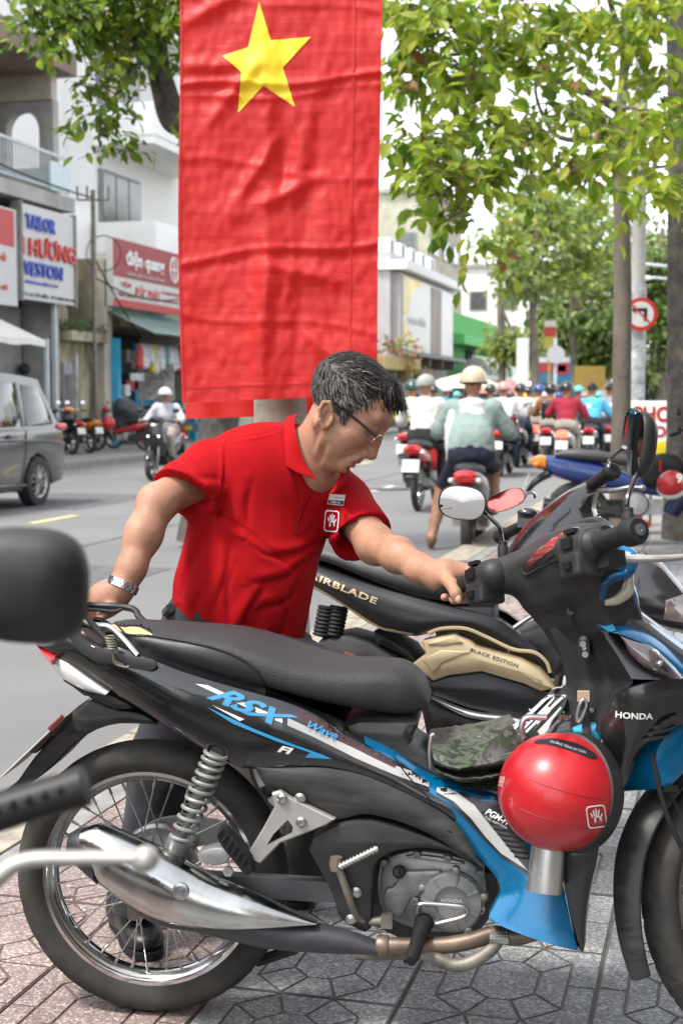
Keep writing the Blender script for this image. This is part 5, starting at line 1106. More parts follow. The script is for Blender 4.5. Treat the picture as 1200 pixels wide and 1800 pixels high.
B = MB(); B.tube([sI @ P(*q) for q in ((1013, 1258, 2.7), (1018, 1240, 2.7), (1026, 1230, 2.7), (1030, 1240, 2.7), (1022, 1262, 2.7), (1015, 1270, 2.7), (1013, 1258, 2.7))], .003, 7, smooth=40); B.tube([sI @ P(1038, 1248, 2.74), sI @ P(1050, 1252, 2.73)], .006, 8); B.build('buckle', STL, strap)
can = thing('metal_cylinder', 'short brushed metal cylinder hanging beneath the red helmet', 'cylinder', P(960, 1522, 2.66))
B = MB(); up_ = (P(965, 1475, 2.67)-P(957, 1568, 2.66)).normalized(); B.lathe([(.0305, -.046), (.033, -.0485), (.0335, -.046), (.0305, .06), (.0285, .06), (.028, -.044)], 36, ax=up_); cb = B.build('shell', M('satin_aluminium', (.5, .5, .49), .38, metal=.9, var=.1, sc=6, wsc=(1, 1, .1)), can)
bvc_ = BVHTree.FromPolygons([v.co+can.location for v in cb.data.vertices], [tuple(p.vertices) for p in cb.data.polygons])
vs, fs = text_geo('3U 1'); B = MB(); B.add([world_on(bvc_, 941+a*20, 1537-b*11, .0008)-can.location for a, b in vs], fs); B.build('lettering', M('faint_print', (.2, .2, .2), .5, var=0), can, smooth=False)
# folded camouflage cloth
def camo(n, L, b):
    tc = n.new('ShaderNodeTexCoord'); no = n.new('ShaderNodeTexNoise'); no.inputs['Scale'].default_value = 24; no.inputs['Detail'].default_value = 2; no.inputs['Distortion'].default_value = 1.2; L.new(tc.outputs['Object'], no.inputs['Vector'])
    cr = n.new('ShaderNodeValToRGB'); cr.color_ramp.interpolation = 'CONSTANT'
    for i, (p, c) in enumerate([(0, (.015, .018, .013)), (.42, (.05, .075, .035)), (.52, (.09, .075, .085)), (.6, (.03, .05, .025)), (.68, (.13, .14, .1))]):
        e = cr.color_ramp.elements[i] if i < 2 else cr.color_ramp.elements.new(p); e.position = p; e.color = (*c, 1)
    L.new(no.outputs['Fac'], cr.inputs[0]); L.new(cr.outputs[0], b.inputs['Base Color']); b.inputs['Roughness'].default_value = .55
    bp = n.new('ShaderNodeBump'); bp.inputs['Strength'].default_value = .15; bp.inputs['Distance'].default_value = .01; L.new(no.outputs['Fac'], bp.inputs['Height']); L.new(bp.outputs[0], b.inputs['Normal'])
CAMO = node_mat('camouflage_cloth', camo)
cap_ = thing('camouflage_cloth', 'folded green camouflage cloth lying on the blue motorbike tunnel', 'cloth', P(835, 1340, 2.82)); cI = Matrix.Translation(-cap_.location)
B = MB(); R_ = []
prof_c = [[(762, 1302), (790, 1298), (850, 1290), (905, 1275)], [(758, 1318), (800, 1338), (860, 1330), (920, 1300)], [(764, 1340), (800, 1352), (850, 1346), (905, 1338)], [(762, 1346), (810, 1362), (860, 1356), (900, 1348)], [(770, 1358), (810, 1370), (860, 1366), (898, 1356)], [(776, 1362), (815, 1380), (860, 1376), (893, 1366)], [(790, 1372), (830, 1388), (865, 1388), (890, 1376)]]
tz = [2.9, 2.78, 2.75, 2.81, 2.74, 2.80, 2.76]
for k in range(len(prof_c)):
    A_ = resample(spline(prof_c[k], 30), 30); R_.append([cI @ (P(a[0], a[1], tz[k]-.02*sin(pi*i/29))+V((0, .004*noise.noise(V((i*.4, k*3, 1))), .003*noise.noise(V((i*.5, k*2, 5)))))) for i, a in enumerate(A_)])
Rs = []
for i in range(30):
    col = spline([r[i] for r in R_], 26); Rs.append([V(p) for p in col])
back = [[p+V((0, .1-.0*j, .0)) for j, p in enumerate(r)] for r in Rs]
B.rings([r+b_[::-1] for r, b_ in zip(Rs, back)]); B.build('folded_layers', CAMO, cap_, ang=70)
B = MB(); fl = [(846, 1330), (862, 1302), (900, 1276), (921, 1306), (900, 1318), (876, 1338)]
vs, fs = dense_poly(fl, 8); B.add([cI @ (P(u, v, 2.755)+V((0, .01*noise.noise(V((u*.03, v*.03, 2))), 0))) for u, v in vs], fs); vs2 = [cI @ (P(u, v, 2.765)) for u, v in vs]; B.add(vs2, fs); B.build('flap', CAMO, cap_, ang=80)
rack = thing('wire_rack', 'chrome wire rack in front of the black inner leg shield', 'rack', P(930, 1260, 2.85)); rI = Matrix.Translation(-rack.location)
W8 = lambda L, t: [rI @ P(*Z8((x, y))[0], t+d) for x, y, d in L]
for L_, t, r_ in (([(640, 440, 0), (700, 382, 0), (800, 292, .02), (812, 278, .03), (838, 272, .05), (846, 240, .08)], 2.9, .0042), ([(690, 400, 0), (750, 345, 0), (800, 300, 0), (850, 300, .0), (884, 325, -.05), (895, 332, -.08)], 2.84, .0042), ([(700, 392, 0), (780, 310, 0)], 2.87, .003), ([(716, 402, 0), (800, 318, 0), (812, 300, 0)], 2.83, .003), ([(728, 408, 0), (838, 302, 0)], 2.82, .004), ([(738, 340, .06), (752, 356, -.0)], 2.84, .003)):
    B = MB(); B.tube(W8(L_, t), r_, 8, smooth=24); B.build('rack_wire', CHR, rack)
B = MB(); B.tube([rI @ P(*q, 2.78) for q in ((757, 1352), (755, 1320), (758, 1294), (763, 1292))], .0045, 8, smooth=14); B.build('hook', STL, rack); B = MB(); B.tube([rI @ P(*q, 2.70) for q in ((920, 1298), (916, 1280), (925, 1262), (960, 1262))], .006, 8, smooth=16); B.build('hook', STL, rack)
B = MB(); wl = [(938, 1264), (962, 1240), (968, 1250), (944, 1274)]; B.add([rI @ P(u, v, 2.80) for u, v in wl], [(0, 1, 2, 3)]); wl = [(944, 1286), (985, 1242), (992, 1252), (952, 1296)]; B.add([rI @ P(u, v, 2.79) for u, v in wl], [(0, 1, 2, 3)]); o = B.build('paper_label', WHT, rack, smooth=False); o['kind'] = 'stuff'
# ---------------------------------------------------------------- black and gold scooter behind
AM = Matrix.Translation(P(560, 1494, 4.05)-V((0, 0, P(560, 1494, 4.05).z))) @ Matrix.Rotation(radians(-10), 4, 'Z') @ Matrix.Rotation(radians(-4), 4, 'X')
FA = Fr(AM); ab = thing('scooter', 'black and gold scooter parked behind the blue motorbike', 'scooter', Mw=AM, group='motorbikes parked on the near pavement')
A8 = Z(500, 940, 2.143); yA = lambda L, ys: ypts(L, ys, FA)
SATB = M('satin_black', (.011, .011, .0125), .36, var=.2, sc=5, rvar=.06); GOLDP = M('champagne_gold', (.5, .4, .24), .4, metal=.35, var=.08, sc=6); SEATG = M('seat_grey', (.09, .092, .098), .55, var=.12, sc=5, bump=.2, bsc=350)
B = MB(); prof_loft(B, FA, A8((60, 60), (170, 40), (330, 75), (480, 98), (600, 104), (690, 98), (748, 128), (800, 200)), A8((70, 90), (180, 120), (330, 185), (480, 238), (600, 262), (700, 272), (770, 274), (806, 266)), [.1, .14, .15, .15, .14, .12, .08], 40, 22, 3); B.build('seat', SEATG, ab, ang=60)
B = MB(); B.strip(yA(A8((20, 80), (100, 112), (330, 192), (600, 268), (780, 312), (860, 356), (960, 430)), [-.1, -.15, -.17, -.16, -.14]), yA(A8((20, 150), (60, 176), (200, 254), (345, 348), (480, 382), (600, 360), (700, 360), (860, 436), (940, 450)), [-.11, -.16, -.18, -.17, -.15]), 60, 10, .02, .05); sa = B.build('side_panel', SATB, ab, ang=50); mirror_of(sa)
bvA = bvh_of(sa)
def sline(F, L, w, bv, mat, parent, y0=-.17, lift=.003, nm='pinstripe'):
    A_ = spline(F.xz(L, y0), 60); n_ = np.gradient(A_, axis=0); n_ /= np.linalg.norm(n_, axis=1)[:, None]; q = np.stack([-n_[:, 1], n_[:, 0]], 1)*w/2; vs = []
    for a, b in zip(A_, q):
        for s__ in (1, 0, -1):
            p = a+b*s__; h = bv.ray_cast(V((p[0], -1.5, p[1])), V((0, 1, 0))); vs.append((p[0], (h[0].y if h[0] is not None else y0)-lift, p[1]))
    B = MB(); B.add(vs, [(3*i+k, 3*i+k+1, 3*i+k+4, 3*i+k+3) for i in range(len(A_)-1) for k in (0, 1)]); return B.build(nm, mat, parent, ang=180)
sline(FA, A8((62, 174), (200, 250), (345, 342), (412, 360), (486, 374)), .007, bvA, GLD, sa)
decal_text('AIRBLADE', FA, A8((212, 202))[0], 132, 11, 21, bvA, GLD, sa, bold=.03, sp=1.1, lift=.004)
gp = A8((518, 400), (580, 385), (640, 375), (700, 400), (722, 420), (890, 468), (960, 508), (1022, 580), (965, 592), (900, 562), (740, 516), (620, 531), (560, 552), (478, 490), (530, 450))
B = MB(); B.slab(FA.xz(gp, -.19), -.12, -.2, fy, .012, dome=-.006); gpo = B.build('gold_panel', GOLDP, ab); mirror_of(gpo)
B = MB(); B.slab(FA.xz(A8((540, 410), (640, 384), (672, 405), (600, 420), (560, 415)), -.2), -.19, -.209, fy, .004); B.slab(FA.xz(A8((520, 470), (590, 432), (700, 440), (600, 480), (560, 520)), -.2), -.19, -.21, fy, .005); B.build('panel_crease', GOLDP, gpo)
decal_text('BLACK EDITION', FA, A8((790, 463))[0], 88, 6, 19, bvh_of(gpo), DKP, gpo, bold=.02, sp=1.15, lift=.002)
B = MB(); B.slab(FA.xz(A8((500, 500), (560, 545), (620, 528), (740, 512), (900, 560), (1000, 590), (1060, 680), (900, 700), (700, 660), (555, 608)), -.18), -.1, -.185, fy, .015); B.slab(FA.xz(A8((480, 500), (560, 600), (700, 665), (960, 735), (1060, 700), (1060, 900), (700, 880), (540, 800)), -.16), .15, -.165, fy, .03); B.build('floor_panel', SATB, ab)
a_ = yA(A8((552, 606), (700, 662), (850, 682), (960, 708)), [-.2]); b_ = yA(A8((552, 624), (690, 690), (840, 712), (960, 738)), [-.2]); B = MB(); B.strip(a_, b_, 24, 5, .012, .03); B.build('chrome_trim', CHR, ab)
sl_ = A8((540, 372), (590, 354), (680, 354), (760, 386), (860, 432), (940, 444), (985, 480), (1000, 520)); q = yA(sl_, [-.188]); B = MB(); B.tube(q, .005, 6, smooth=40); B.build('gold_trim', GOLDP, ab)
B = MB(); B.slab(FA.xz(A8((840, 380), (970, 335), (1050, 400), (1080, 560), (1000, 540), (930, 445)), -.1), .16, -.13, fy, .03); B.slab(FA.xz(A8((640, 270), (785, 275), (790, 330), (860, 380), (700, 330)), -.1), .12, -.12, fy, .01); B.build('centre_tunnel', MTB, ab)
for zx in (152, 196):
    a, b = FA.at(*A8((zx+10, 270))[0], -.12), FA.at(*A8((zx-12, 385))[0], -.12); ax_ = (b-a).normalized(); e1 = ax_.cross(V((0, 1, 0))).normalized(); e2 = ax_.cross(e1); L_ = (b-a).length
    B = MB(); B.tube([a+ax_*L_*t+(e1*cos(2*pi*8*t)+e2*sin(2*pi*8*t))*.022 for t in np.linspace(0, 1, 130)], .0055, 6); B.tube([a, b], .012, 8); B.build('shock_absorber', RUB, ab)
B = MB(); B.slab(FA.xz(A8((150, 385), (230, 372), (330, 400), (420, 455), (470, 470), (440, 490), (300, 490), (160, 520), (80, 560), (40, 500)), -.1), .1, -.14, fy, .015); B.slab(FA.xz(A8((340, 360), (470, 430), (520, 500), (480, 480), (380, 400), (350, 430)), -.1), .1, -.12, fy, .008); B.slab(FA.xz(A8((-40, 520), (120, 500), (300, 490), (480, 500), (520, 640), (300, 700), (0, 640)), -.1), .12, -.13, fy, .02); B.build('engine', M('dark_engine', (.035, .035, .036), .6), ab)
B = MB(); B.slab(FA.xz(A8((222, 438), (262, 452), (266, 474), (236, 474)), -.143), -.14, -.1435, fy, .0005); B.build('sticker', M('sticker', (.5, .5, .55), .4, var=.9, sc=80, c2=(.6, .1, .1)), ab)
for k, cx in enumerate((0., 1.29)):
    w_ = MB(); c_ = (cx, .0, .27); w_.lathe([(.2, -.045), (.235, -.05), (.262, -.035), (.27, 0), (.262, .035), (.235, .05), (.2, .045)], 48, O=c_, ax=(0, 1, 0), cap=False); w = w_.build('rear_wheel' if k == 0 else 'front_wheel', TYR, ab)
    w_ = MB(); w_.lathe([(.19, -.04), (.203, -.045), (.203, .045), (.19, .04), (.19, -.04)], 40, O=c_, ax=(0, 1, 0), cap=False)
    for i in range(5): a = 2*pi*i/5; w_.tube([V(c_), V(c_)+V((.195*cos(a), 0, .195*sin(a)))], .018, 6)
    w_.build('rim', SATB, w)
B = MB(); B.tube([FA.at(*A8(q)[0], w) for q, w in (((810, 318), -.1), ((816, 345), -.1), ((848, 358), -.1), ((900, 325), -.09), ((960, 288), -.07))], .007, 8, smooth=20); B.tube([FA.at(*A8(q)[0], -.12) for q in ((855, 365), (845, 430), (832, 520), (821, 612))], .004, 7, smooth=16); B.tube([FA.at(*A8(q)[0], -.12) for q in ((822, 605), (819, 632))], .008, 8); B.box(FA.at(*A8((852, 372))[0], -.115), (.02, .008, .026)); B.build('bag_hook', STL, ab)
# front fairing beyond the blue bike, bars, mirrors
B = MB(); B.slab(chaikin(FA.xz([(1060, 1010), (1107, 985), (1130, 975), (1160, 985), (1186, 1015), (1215, 1050), (1260, 1085), (1270, 1150), (1200, 1110), (1165, 1104), (1100, 1080), (1050, 1200), (980, 1300), (960, 1200)], -.1), 1), .2, -.2, fy, .04); B.build('front_fairing', GLB, ab)
B = MB(); B.slab(FA.xz([(1170, 1055), (1200, 1045), (1230, 1075), (1235, 1100), (1166, 1090)], -.21), -.19, -.212, fy, .004); B.build('lamp', HLMP, ab)
hp = lambda px, py, t: FA.I @ P(px, py, t)
bc = [(880, 985), (915, 930), (952, 896), (990, 866), (1035, 842), (1062, 838), (1068, 850), (1050, 868), (1046, 900), (1062, 915), (1070, 940), (1040, 975), (960, 1010), (920, 1060)]
B = MB(); B.slab(chaikin(FA.xz(bc, -.05), 1), .16, -.1, fy, .04); B.build('handlebar_cover', GLB, ab)
B = MB(); B.add([hp(px, py, 3.72) for px, py in ((948, 905), (985, 878), (1000, 872), (960, 910))], [(0, 1, 2, 3)]); B.build('dial_glass', M('dial_lens', (.1, .035, .035), .1), ab, smooth=False)
for nm, a, b in (('right', (1040, 852, 3.72), (1080, 826, 3.6)), ('left', (938, 915, 4.2), (872, 946, 4.3))):
    a, b = hp(*a), hp(*b); d = (b-a); B = MB(); B.tube([a, a+d*.75, a+d*.76, a+d*.95, b], [.017, .017, .022, .022, .016], 14); B.build('grip', RUB, ab)
B = MB(); B.box(hp(928, 912, 4.15), (.06, .05, .05)); B.sphere(hp(927, 902, 4.12), .022, 12, 8, sc=(1.4, 1, .7)); B.build('switch_box', GLB, ab)
B = MB(); B.tube([hp(1055, 862, 3.68), hp(1080, 862, 3.6), hp(1105, 857, 3.56), hp(1126, 858, 3.55)], [.008, .007, .006, .006], 8, smooth=14); B.sphere(hp(1128, 858, 3.55), .009, 10, 6); B.build('brake_lever', STL, ab)
Ra = FA.I.to_3x3()
REDREFL = M('mirror_glass_red_reflection', (.5, .13, .12), .06, metal=1, var=.25, sc=9)  # red reflection tinted into the mirror glass colour
mirror(ab, hp(889, 879, 4.15), Ra @ V((-.25, -.95, .1)), Ra @ V((-.4, 0, 1)), .058, .028, [hp(940, 876, 4.2), hp(939, 868, 4.2), hp(932, 866, 4.2), hp(912, 872, 4.17)], CHR, GLB, REDREFL)
mirror(ab, hp(1107, 757, 3.5), Ra @ V((-.96, -.22, .1)), Ra @ V((.5, 0, 1)), .036, .056, [hp(1070, 822, 3.6), hp(1070, 812, 3.6), hp(1076, 802, 3.58), hp(1096, 786, 3.52)], CHR, GLB, GLASS)
# ---------------------------------------------------------------- flag banner on its concrete pole
def flagmat(n, L, b):
    out = n['Material Output']; tr = n.new('ShaderNodeBsdfTranslucent'); mx = n.new('ShaderNodeMixShader'); mx.inputs[0].default_value = .35
    b.inputs['Base Color'].default_value = (.56, .012, .008, 1); b.inputs['Roughness'].default_value = .5; b.inputs['Sheen Weight'].default_value = .2; tr.inputs[0].default_value = (.75, .014, .01, 1)
    L.new(b.outputs[0], mx.inputs[1]); L.new(tr.outputs[0], mx.inputs[2]); L.new(mx.outputs[0], out.inputs[0])
    tc = n.new('ShaderNodeTexCoord'); w = n.new('ShaderNodeTexNoise'); w.inputs['Scale'].default_value = 1; mp = n.new('ShaderNodeMapping'); mp.inputs['Scale'].default_value = (2.5, 2.5, 34); L.new(tc.outputs['Object'], mp.inputs[0]); L.new(mp.outputs[0], w.inputs['Vector'])
    bp = n.new('ShaderNodeBump'); bp.inputs['Strength'].default_value = .16; bp.inputs['Distance'].default_value = .02; L.new(w.outputs['Fac'], bp.inputs['Height']); L.new(bp.outputs[0], b.inputs['Normal'])
FLR = node_mat('flag_red', flagmat); FLY = M('flag_yellow', (.85, .6, .015), .55, var=.05, sc=3)
def fdisp(u, v):     # u 0..1 across, v 0..1 down
    c0 = .33+.05*v+.09*math.sin(v*3.3); g = min(1, max(0, (v-.18)*4))
    d = .013*math.exp(-((u-c0)/.05)**2)*g-.008*math.exp(-((u-c0-.085)/.045)**2)*g
    d += .011*math.exp(-((u-(.72-.25*v+.08*math.sin(v*6)))/.05)**2)*min(1, v*3)-.009*math.exp(-((u-(.8-.25*v))/.05)**2)
    for v0, a, sl in ((.17, .25, .05), (.335, .8, -.02), (.36, .5, -.02), (.52, .25, .06), (.69, .55, -.03), (.84, .3, .05)):
        w = v-v0-sl*(u-.5)-.008*math.sin(u*7+v0*30); d += a*.014*math.exp(-(w/.008)**2)-a*.01*math.exp(-((w-.018)/.014)**2)
    for k in range(9):
        x0, y0, an = (.13+.37*k*1.7) % 1., (.3+.61*k) % 1., .9*math.sin(k*2.3); w = (v-y0)*math.cos(an)-(u-x0)*.5*math.sin(an); r = ((u-x0)**2*.25+(v-y0)**2)**.5; d += .02*math.exp(-(w/.016)**2)*math.exp(-(r/.09)**2)
    d += .018*noise.noise(V((u*3.2, v*5, 1)))+.008*noise.noise(V((u*7, v*14, 4)))+.004*noise.noise(V((u*24, v*40, 8)))
    return d
FT = 5.4
def fpos(u, v, t=FT):
    x0 = 312+6*v+3*math.sin(v*7); x1 = 674-14*v; py = -140+u*0+v*(848-14*u); return P(x0+(x1-x0)*u, py, t-fdisp(u, v))
pole = thing('utility_pole', 'round grey concrete pole behind the red flag banner', 'pole', (P(493, 900, 5.78).x, P(493, 900, 5.78).y, 0))
B = MB(); B.lathe([(.125, -.05), (.108, 1), (.1, 2.0), (.092, 7.)], 28); B.build('shaft', M('pole_concrete', (.3, .28, .24), .85, var=.4, sc=9, bump=.4, bsc=50, det=8), pole)
B = MB(); B.tube([(.0, -.1, 3.3), (.04, -.14, 3.35), (.5, -.16, 3.4)], .012, 6); B.build('flag_arm', DIRT, pole)
flag = thing('flag_banner', 'long red flag with yellow star hanging on the pole behind the man', 'flag', P(490, 300, FT)); fI = Matrix.Translation(-flag.location)
NU, NV = 120, 230
B = MB(); B.rings([[fI @ fpos(i/NU, j/NV) for i in range(NU+1)] for j in range(NV+1)], closed=False); B.build('cloth', FLR, flag, ang=180)
def inv_f(px, py): v = (py+140)/842.; u = 0; 
def inv_f(px, py):
    u, v = .5, .3
    for _ in range(6):
        v = (py+140)/(848-14*u); x0 = 312+6*v+3*math.sin(v*7); u = (px-x0)/(674-14*v-x0)
    return u, v
star = [(455, 2), (476, 70), (546, 64), (497, 118), (518, 187), (463, 150), (418, 198), (424, 126), (391, 97), (436, 82)]
vs, fs = dense_poly(star, 6); B = MB(); B.add([fI @ (fpos(*inv_f(u, v), FT-.003)) for u, v in vs], fs); B.build('star', FLY, flag, ang=180)
B = MB()
for (u0, u1, v0, v1) in ((.855, .868, 0, 1), (0, 1, .966, .970), (0.004, .012, 0, 1)):
    n_ = 60; R_ = []
    for k in range(n_+1):
        t = k/n_; R_.append([fI @ fpos(u0+(u1-u0)*(t if u1-u0 > .5 else 0), v0+(v1-v0)*(t if v1-v0 > .5 else 0), FT-.004), fI @ fpos((u0+(u1-u0)*t) if u1-u0 > .5 else u1, (v0+(v1-v0)*t) if v1-v0 > .5 else v1, FT-.004)])
    B.rings(R_, closed=False)
o = B.build('hem_stitching', FLR, flag, ang=180); o['kind'] = 'stuff'
flag2 = thing('flag_banner', 'second red flag hanging behind the pole, only its lower hem and edge seen', 'flag', P(490, 300, 5.8)); gI = Matrix.Translation(-flag2.location)
B = MB(); B.rings([[gI @ P(332+(668-332)*u-6*v, -140+v*(876-10*u), 5.98-.03*noise.noise(V((u*6, v*4, 9)))) for u in np.linspace(0, 1, 50)] for v in np.linspace(0, 1, 60)], closed=False); B.build('cloth', FLR, flag2, ang=180)
# ---------------------------------------------------------------- street motorbikes and their riders
def Fz(): return Fr(Matrix.Identity(4))
def ploft(B, top, bot, half, n=24, k=14, ex=2.6, m=0):
    t_ = resample(spline(top, 50), n); b2 = resample(spline(bot, 50), n); R = []
    for i in range(n):
        hw = np.interp(i/(n-1), np.linspace(0, 1, len(half)), half); row = []
        for j in range(k):
            a = 2*pi*j/k; z = .5+.5*math.copysign(abs(sin(a))**(2/ex), sin(a)); row.append((b2[i][0]*(1-z)+t_[i][0]*z, hw*math.copysign(abs(cos(a))**(2/ex), cos(a)), b2[i][1]*(1-z)+t_[i][1]*z))
        R.append(row)
    return B.rings(R, m)
PLT = M('plate_white', (.6, .6, .57), .5); TLR = M('tail_red', (.5, .012, .012), .2, var=.3, sc=60, coat=.5); ORG = M('indicator_orange', (.7, .22, .02), .25, var=.2, coat=.5); SKB = M('skin', (.5, .27, .17), .5)
TLON = M('tail_lamp_lit', (1, .05, .03), .3, em=3.); HLON = M('headlamp_lit', (1, .97, .9), .3, em=2.)
def paint(name, c): return M(name, c, .28, var=.12, sc=4, coat=.5)
WHL = {}
def street_bike(label, pnt, p2, Mw, kind='scooter', lit=False, group='motorbikes in the traffic', seatm=None, headlit=False, cover=None, spokes=False, tail=None, steer=0.):
    t = thing('scooter' if kind == 'scooter' else 'motorbike', label, 'motorbike', Mw=Mw, group=group)
    r = .25 if kind == 'scooter' else .28; tw = .1 if kind == 'scooter' else .08
    for k, cx in enumerate((0, 1.26)):
        key = (kind, spokes, k)
        if key not in WHL:
            B = MB(); B.lathe([(r*.72, -tw*.4), (r*.86, -tw*.5), (r*.97, -tw*.33), (r, 0), (r*.97, tw*.33), (r*.86, tw*.5), (r*.72, tw*.4)], 40, ax=(0, 1, 0), cap=False); a = B.me('tyre', TYR)
            B = MB(); B.lathe([(r*.7, -tw*.4), (r*.76, -tw*.42), (r*.76, tw*.42), (r*.7, tw*.4), (r*.68, 0), (r*.7, -tw*.4)], 32, ax=(0, 1, 0), cap=False)
            for i in range(12 if spokes else 5): an = 2*pi*i/(12 if spokes else 5); B.tube([(0, 0, 0), (r*.7*cos(an), 0, r*.7*sin(an))], .004 if spokes else .016, 5)
            B.lathe([(.05, -.06), (.05, .06)], 16, ax=(0, 1, 0)); WHL[key] = (a, B.me('rim', CHR if spokes else ENG))
        w = ob('front_wheel' if k else 'rear_wheel', WHL[key][0], t); w.location = (cx, 0, r)
        if k and steer: w.rotation_euler = (0, 0, steer)
        ob('rim', WHL[key][1], w)
    B = MB()
    if kind == 'scooter':
        ploft(B, [(-.32, .78), (-.15, .8), (.2, .76), (.5, .7), (.6, .5)], [(-.3, .7), (-.1, .55), (.2, .42), (.45, .36), (.6, .34)], [.06, .13, .17, .17, .14])
        b = B.build('body', pnt, t, ang=60); B = MB(); ploft(B, [(.5, .42), (.8, .38), (1.0, .5)], [(.5, .26), (.8, .24), (1.0, .4)], [.16, .17, .15]); B.build('floorboard', MTB, t)
        B = MB(); ploft(B, [(.95, .42), (.98, .75), (.95, .98), (1.02, 1.02)], [(1.08, .42), (1.16, .7), (1.14, .9), (1.1, .98)], [.15, .22, .17, .11]); B.build('front_shield', pnt, t, ang=60)
    else:
        ploft(B, [(-.4, .78), (-.2, .78), (.2, .72), (.5, .6), (.8, .52)], [(-.38, .7), (-.15, .58), (.2, .5), (.5, .46), (.8, .42)], [.05, .11, .12, .1, .07])
        b = B.build('body', pnt, t, ang=60); B = MB(); ploft(B, [(.72, .3), (.86, .6), (.94, .86), (1.0, .98)], [(.86, .25), (1.08, .55), (1.1, .8), (1.1, .94)], [.13, .19, .16, .09]); B.build('leg_shield', p2, t, ang=60)
        B = MB(); B.lathe([(.0, -.14), (.09, -.13), (.11, -.1), (.11, .1), (.09, .13), (0, .14)], 20, O=(.5, 0, .36), ax=(0, 1, 0)); B.box((.62, 0, .34), (.22, .16, .14)); B.build('engine', ALU, t)
    B = MB(); ploft(B, [(-.2, .8), (-.1, .84), (.15, .83), (.4, .79), (.58, .76)], [(-.2, .77), (-.1, .75), (.2, .72), (.45, .69), (.58, .7)], [.08, .13, .14, .12, .07]); B.build('seat', seatm or SEAT2, t, ang=60)
    B = MB(); ploft(B, [(-.42, .75), (-.34, .79), (-.28, .78)], [(-.4, .69), (-.34, .66), (-.28, .66)], [.07, .11, .1], 10, 12); B.build('tail_lamp', TLON if lit else (tail or TLR), t)
    for sg in (-1, 1): B = MB(); B.sphere((-.36, sg*.12, .7), .035, 10, 6, sc=(1, .8, .7)); B.build('indicator', ORG if tail is ORG else LENS, t)
    B = MB(); ploft(B, [(-.48, .42), (-.4, .56), (-.28, .66)], [(-.46, .4), (-.36, .52), (-.22, .6)], [.07, .08, .08], 10, 10); B.build('rear_fender', MTB, t)
    B = MB(); B.box((-.45, 0, .55), (.008, .2, .15), 0, Matrix.Rotation(.35, 3, 'Y')); pl_ = B.build('number_plate', PLT, t)
    B = MB(); B.box((.2, .09, .34), (.5, .09, .13)); B.box((.1, -.12, .3), (.55, .07, .09)); B.build('engine_case', ENG if kind == 'scooter' else MTB, t)
    B = MB(); B.tube([(-.3, -.15, .36), (-.1, -.15, .33), (.2, -.14, .28), (.5, -.1, .25)], [.055, .055, .04, .02], 12); B.build('exhaust', GLB, t)
    for sg in (-1, 1):
        B = MB(); B.tube([(.02, sg*.11, .3), (.08, sg*.12, .58)], .024, 8); B.build('shock_absorber', RUB, t)
    B = MB(); B.tube([(1.24, .09, .26), (1.04, .08, .75)], .022, 8); B.tube([(1.24, -.09, .26), (1.04, -.08, .75)], .022, 8); B.tube([(1.04, -.08, .75), (1.04, .08, .75)], .022, 8); B.build('fork', ENG, t)
    B = MB(); R_ = [[(1.26+cos(a)*(r+.035-abs(q)**2*.03), q*.065, r+sin(a)*(r+.035-abs(q)**2*.03)) for q in np.linspace(-1, 1, 7)] for a in np.linspace(radians(30), radians(160), 16)]; B.rings(R_, closed=False); B.build('front_fender', pnt, t, ang=60)
    B = MB(); B.tube([(.86, -.36, 1.0), (.94, -.2, 1.02), (.98, 0, 1.03), (.94, .2, 1.02), (.86, .36, 1.0)], .014, 8, smooth=20); hb_ = B.build('handlebar', CHR if kind != 'scooter' else MTB, t)
    for sg in (-1, 1): B = MB(); B.tube([(.83, sg*.39, .992), (.9, sg*.26, 1.012)], .019, 10); B.build('grip', RUB, hb_)
    B = MB(); ploft(B, [(.88, 1.02), (.98, 1.1), (1.08, 1.08)], [(.9, .96), (1.0, .94), (1.1, .96)], [.1, .15, .08], 10, 12); hd = B.build('headset', pnt, t, ang=60)
    if kind == 'scooter':
        for sg in (-1, 1): B = MB(); B.sphere((1.13, sg*.085, .76), .038, 12, 8, sc=(.7, 1.1, .8)); B.build('headlight', HLON if headlit else LENS, t)
    else: B = MB(); B.sphere((1.08, 0, 1.02), .07, 12, 8, sc=(.7, 1.1, .8)); B.build('headlight', HLON if headlit else LENS, t)
    for sg in (-1, 1): mirror(t, (.88, sg*.33, 1.2), (-1, 0, .1), (0, 0, 1), .06, .04, [(.94, sg*.24, 1.02), (.93, sg*.27, 1.1), (.9, sg*.3, 1.17)], MTB)
    if cover:
        s = SDF((-.5, -.4, .3), (1.35, .4, 1.3), .02); s.cap((-.3, 0, .82), (.5, 0, .8), .18, .2, .1); s.cap((.5, 0, .8), (.98, 0, 1.05), .2, .28, .1); s.cap((.98, -.25, 1.05), (.98, .25, 1.05), .12, .12, .1); s.cap((1.0, 0, 1.0), (1.1, 0, .6), .24, .2, .1)
        s.half((0, 0, .5), (0, 0, -1)); s.build('dust_cover', cover, t, it=2)
    return t
def heading(px, py, yaw, z=RZ, lean=0.):
    """matrix: rear wheel standing at the pixel, pointing yaw degrees right of straight away"""
    return Matrix.Translation(G(px, py, z)) @ Matrix.Rotation(radians(90-yaw), 4, 'Z') @ Matrix.Rotation(radians(-lean), 4, 'X')
HELM = {}
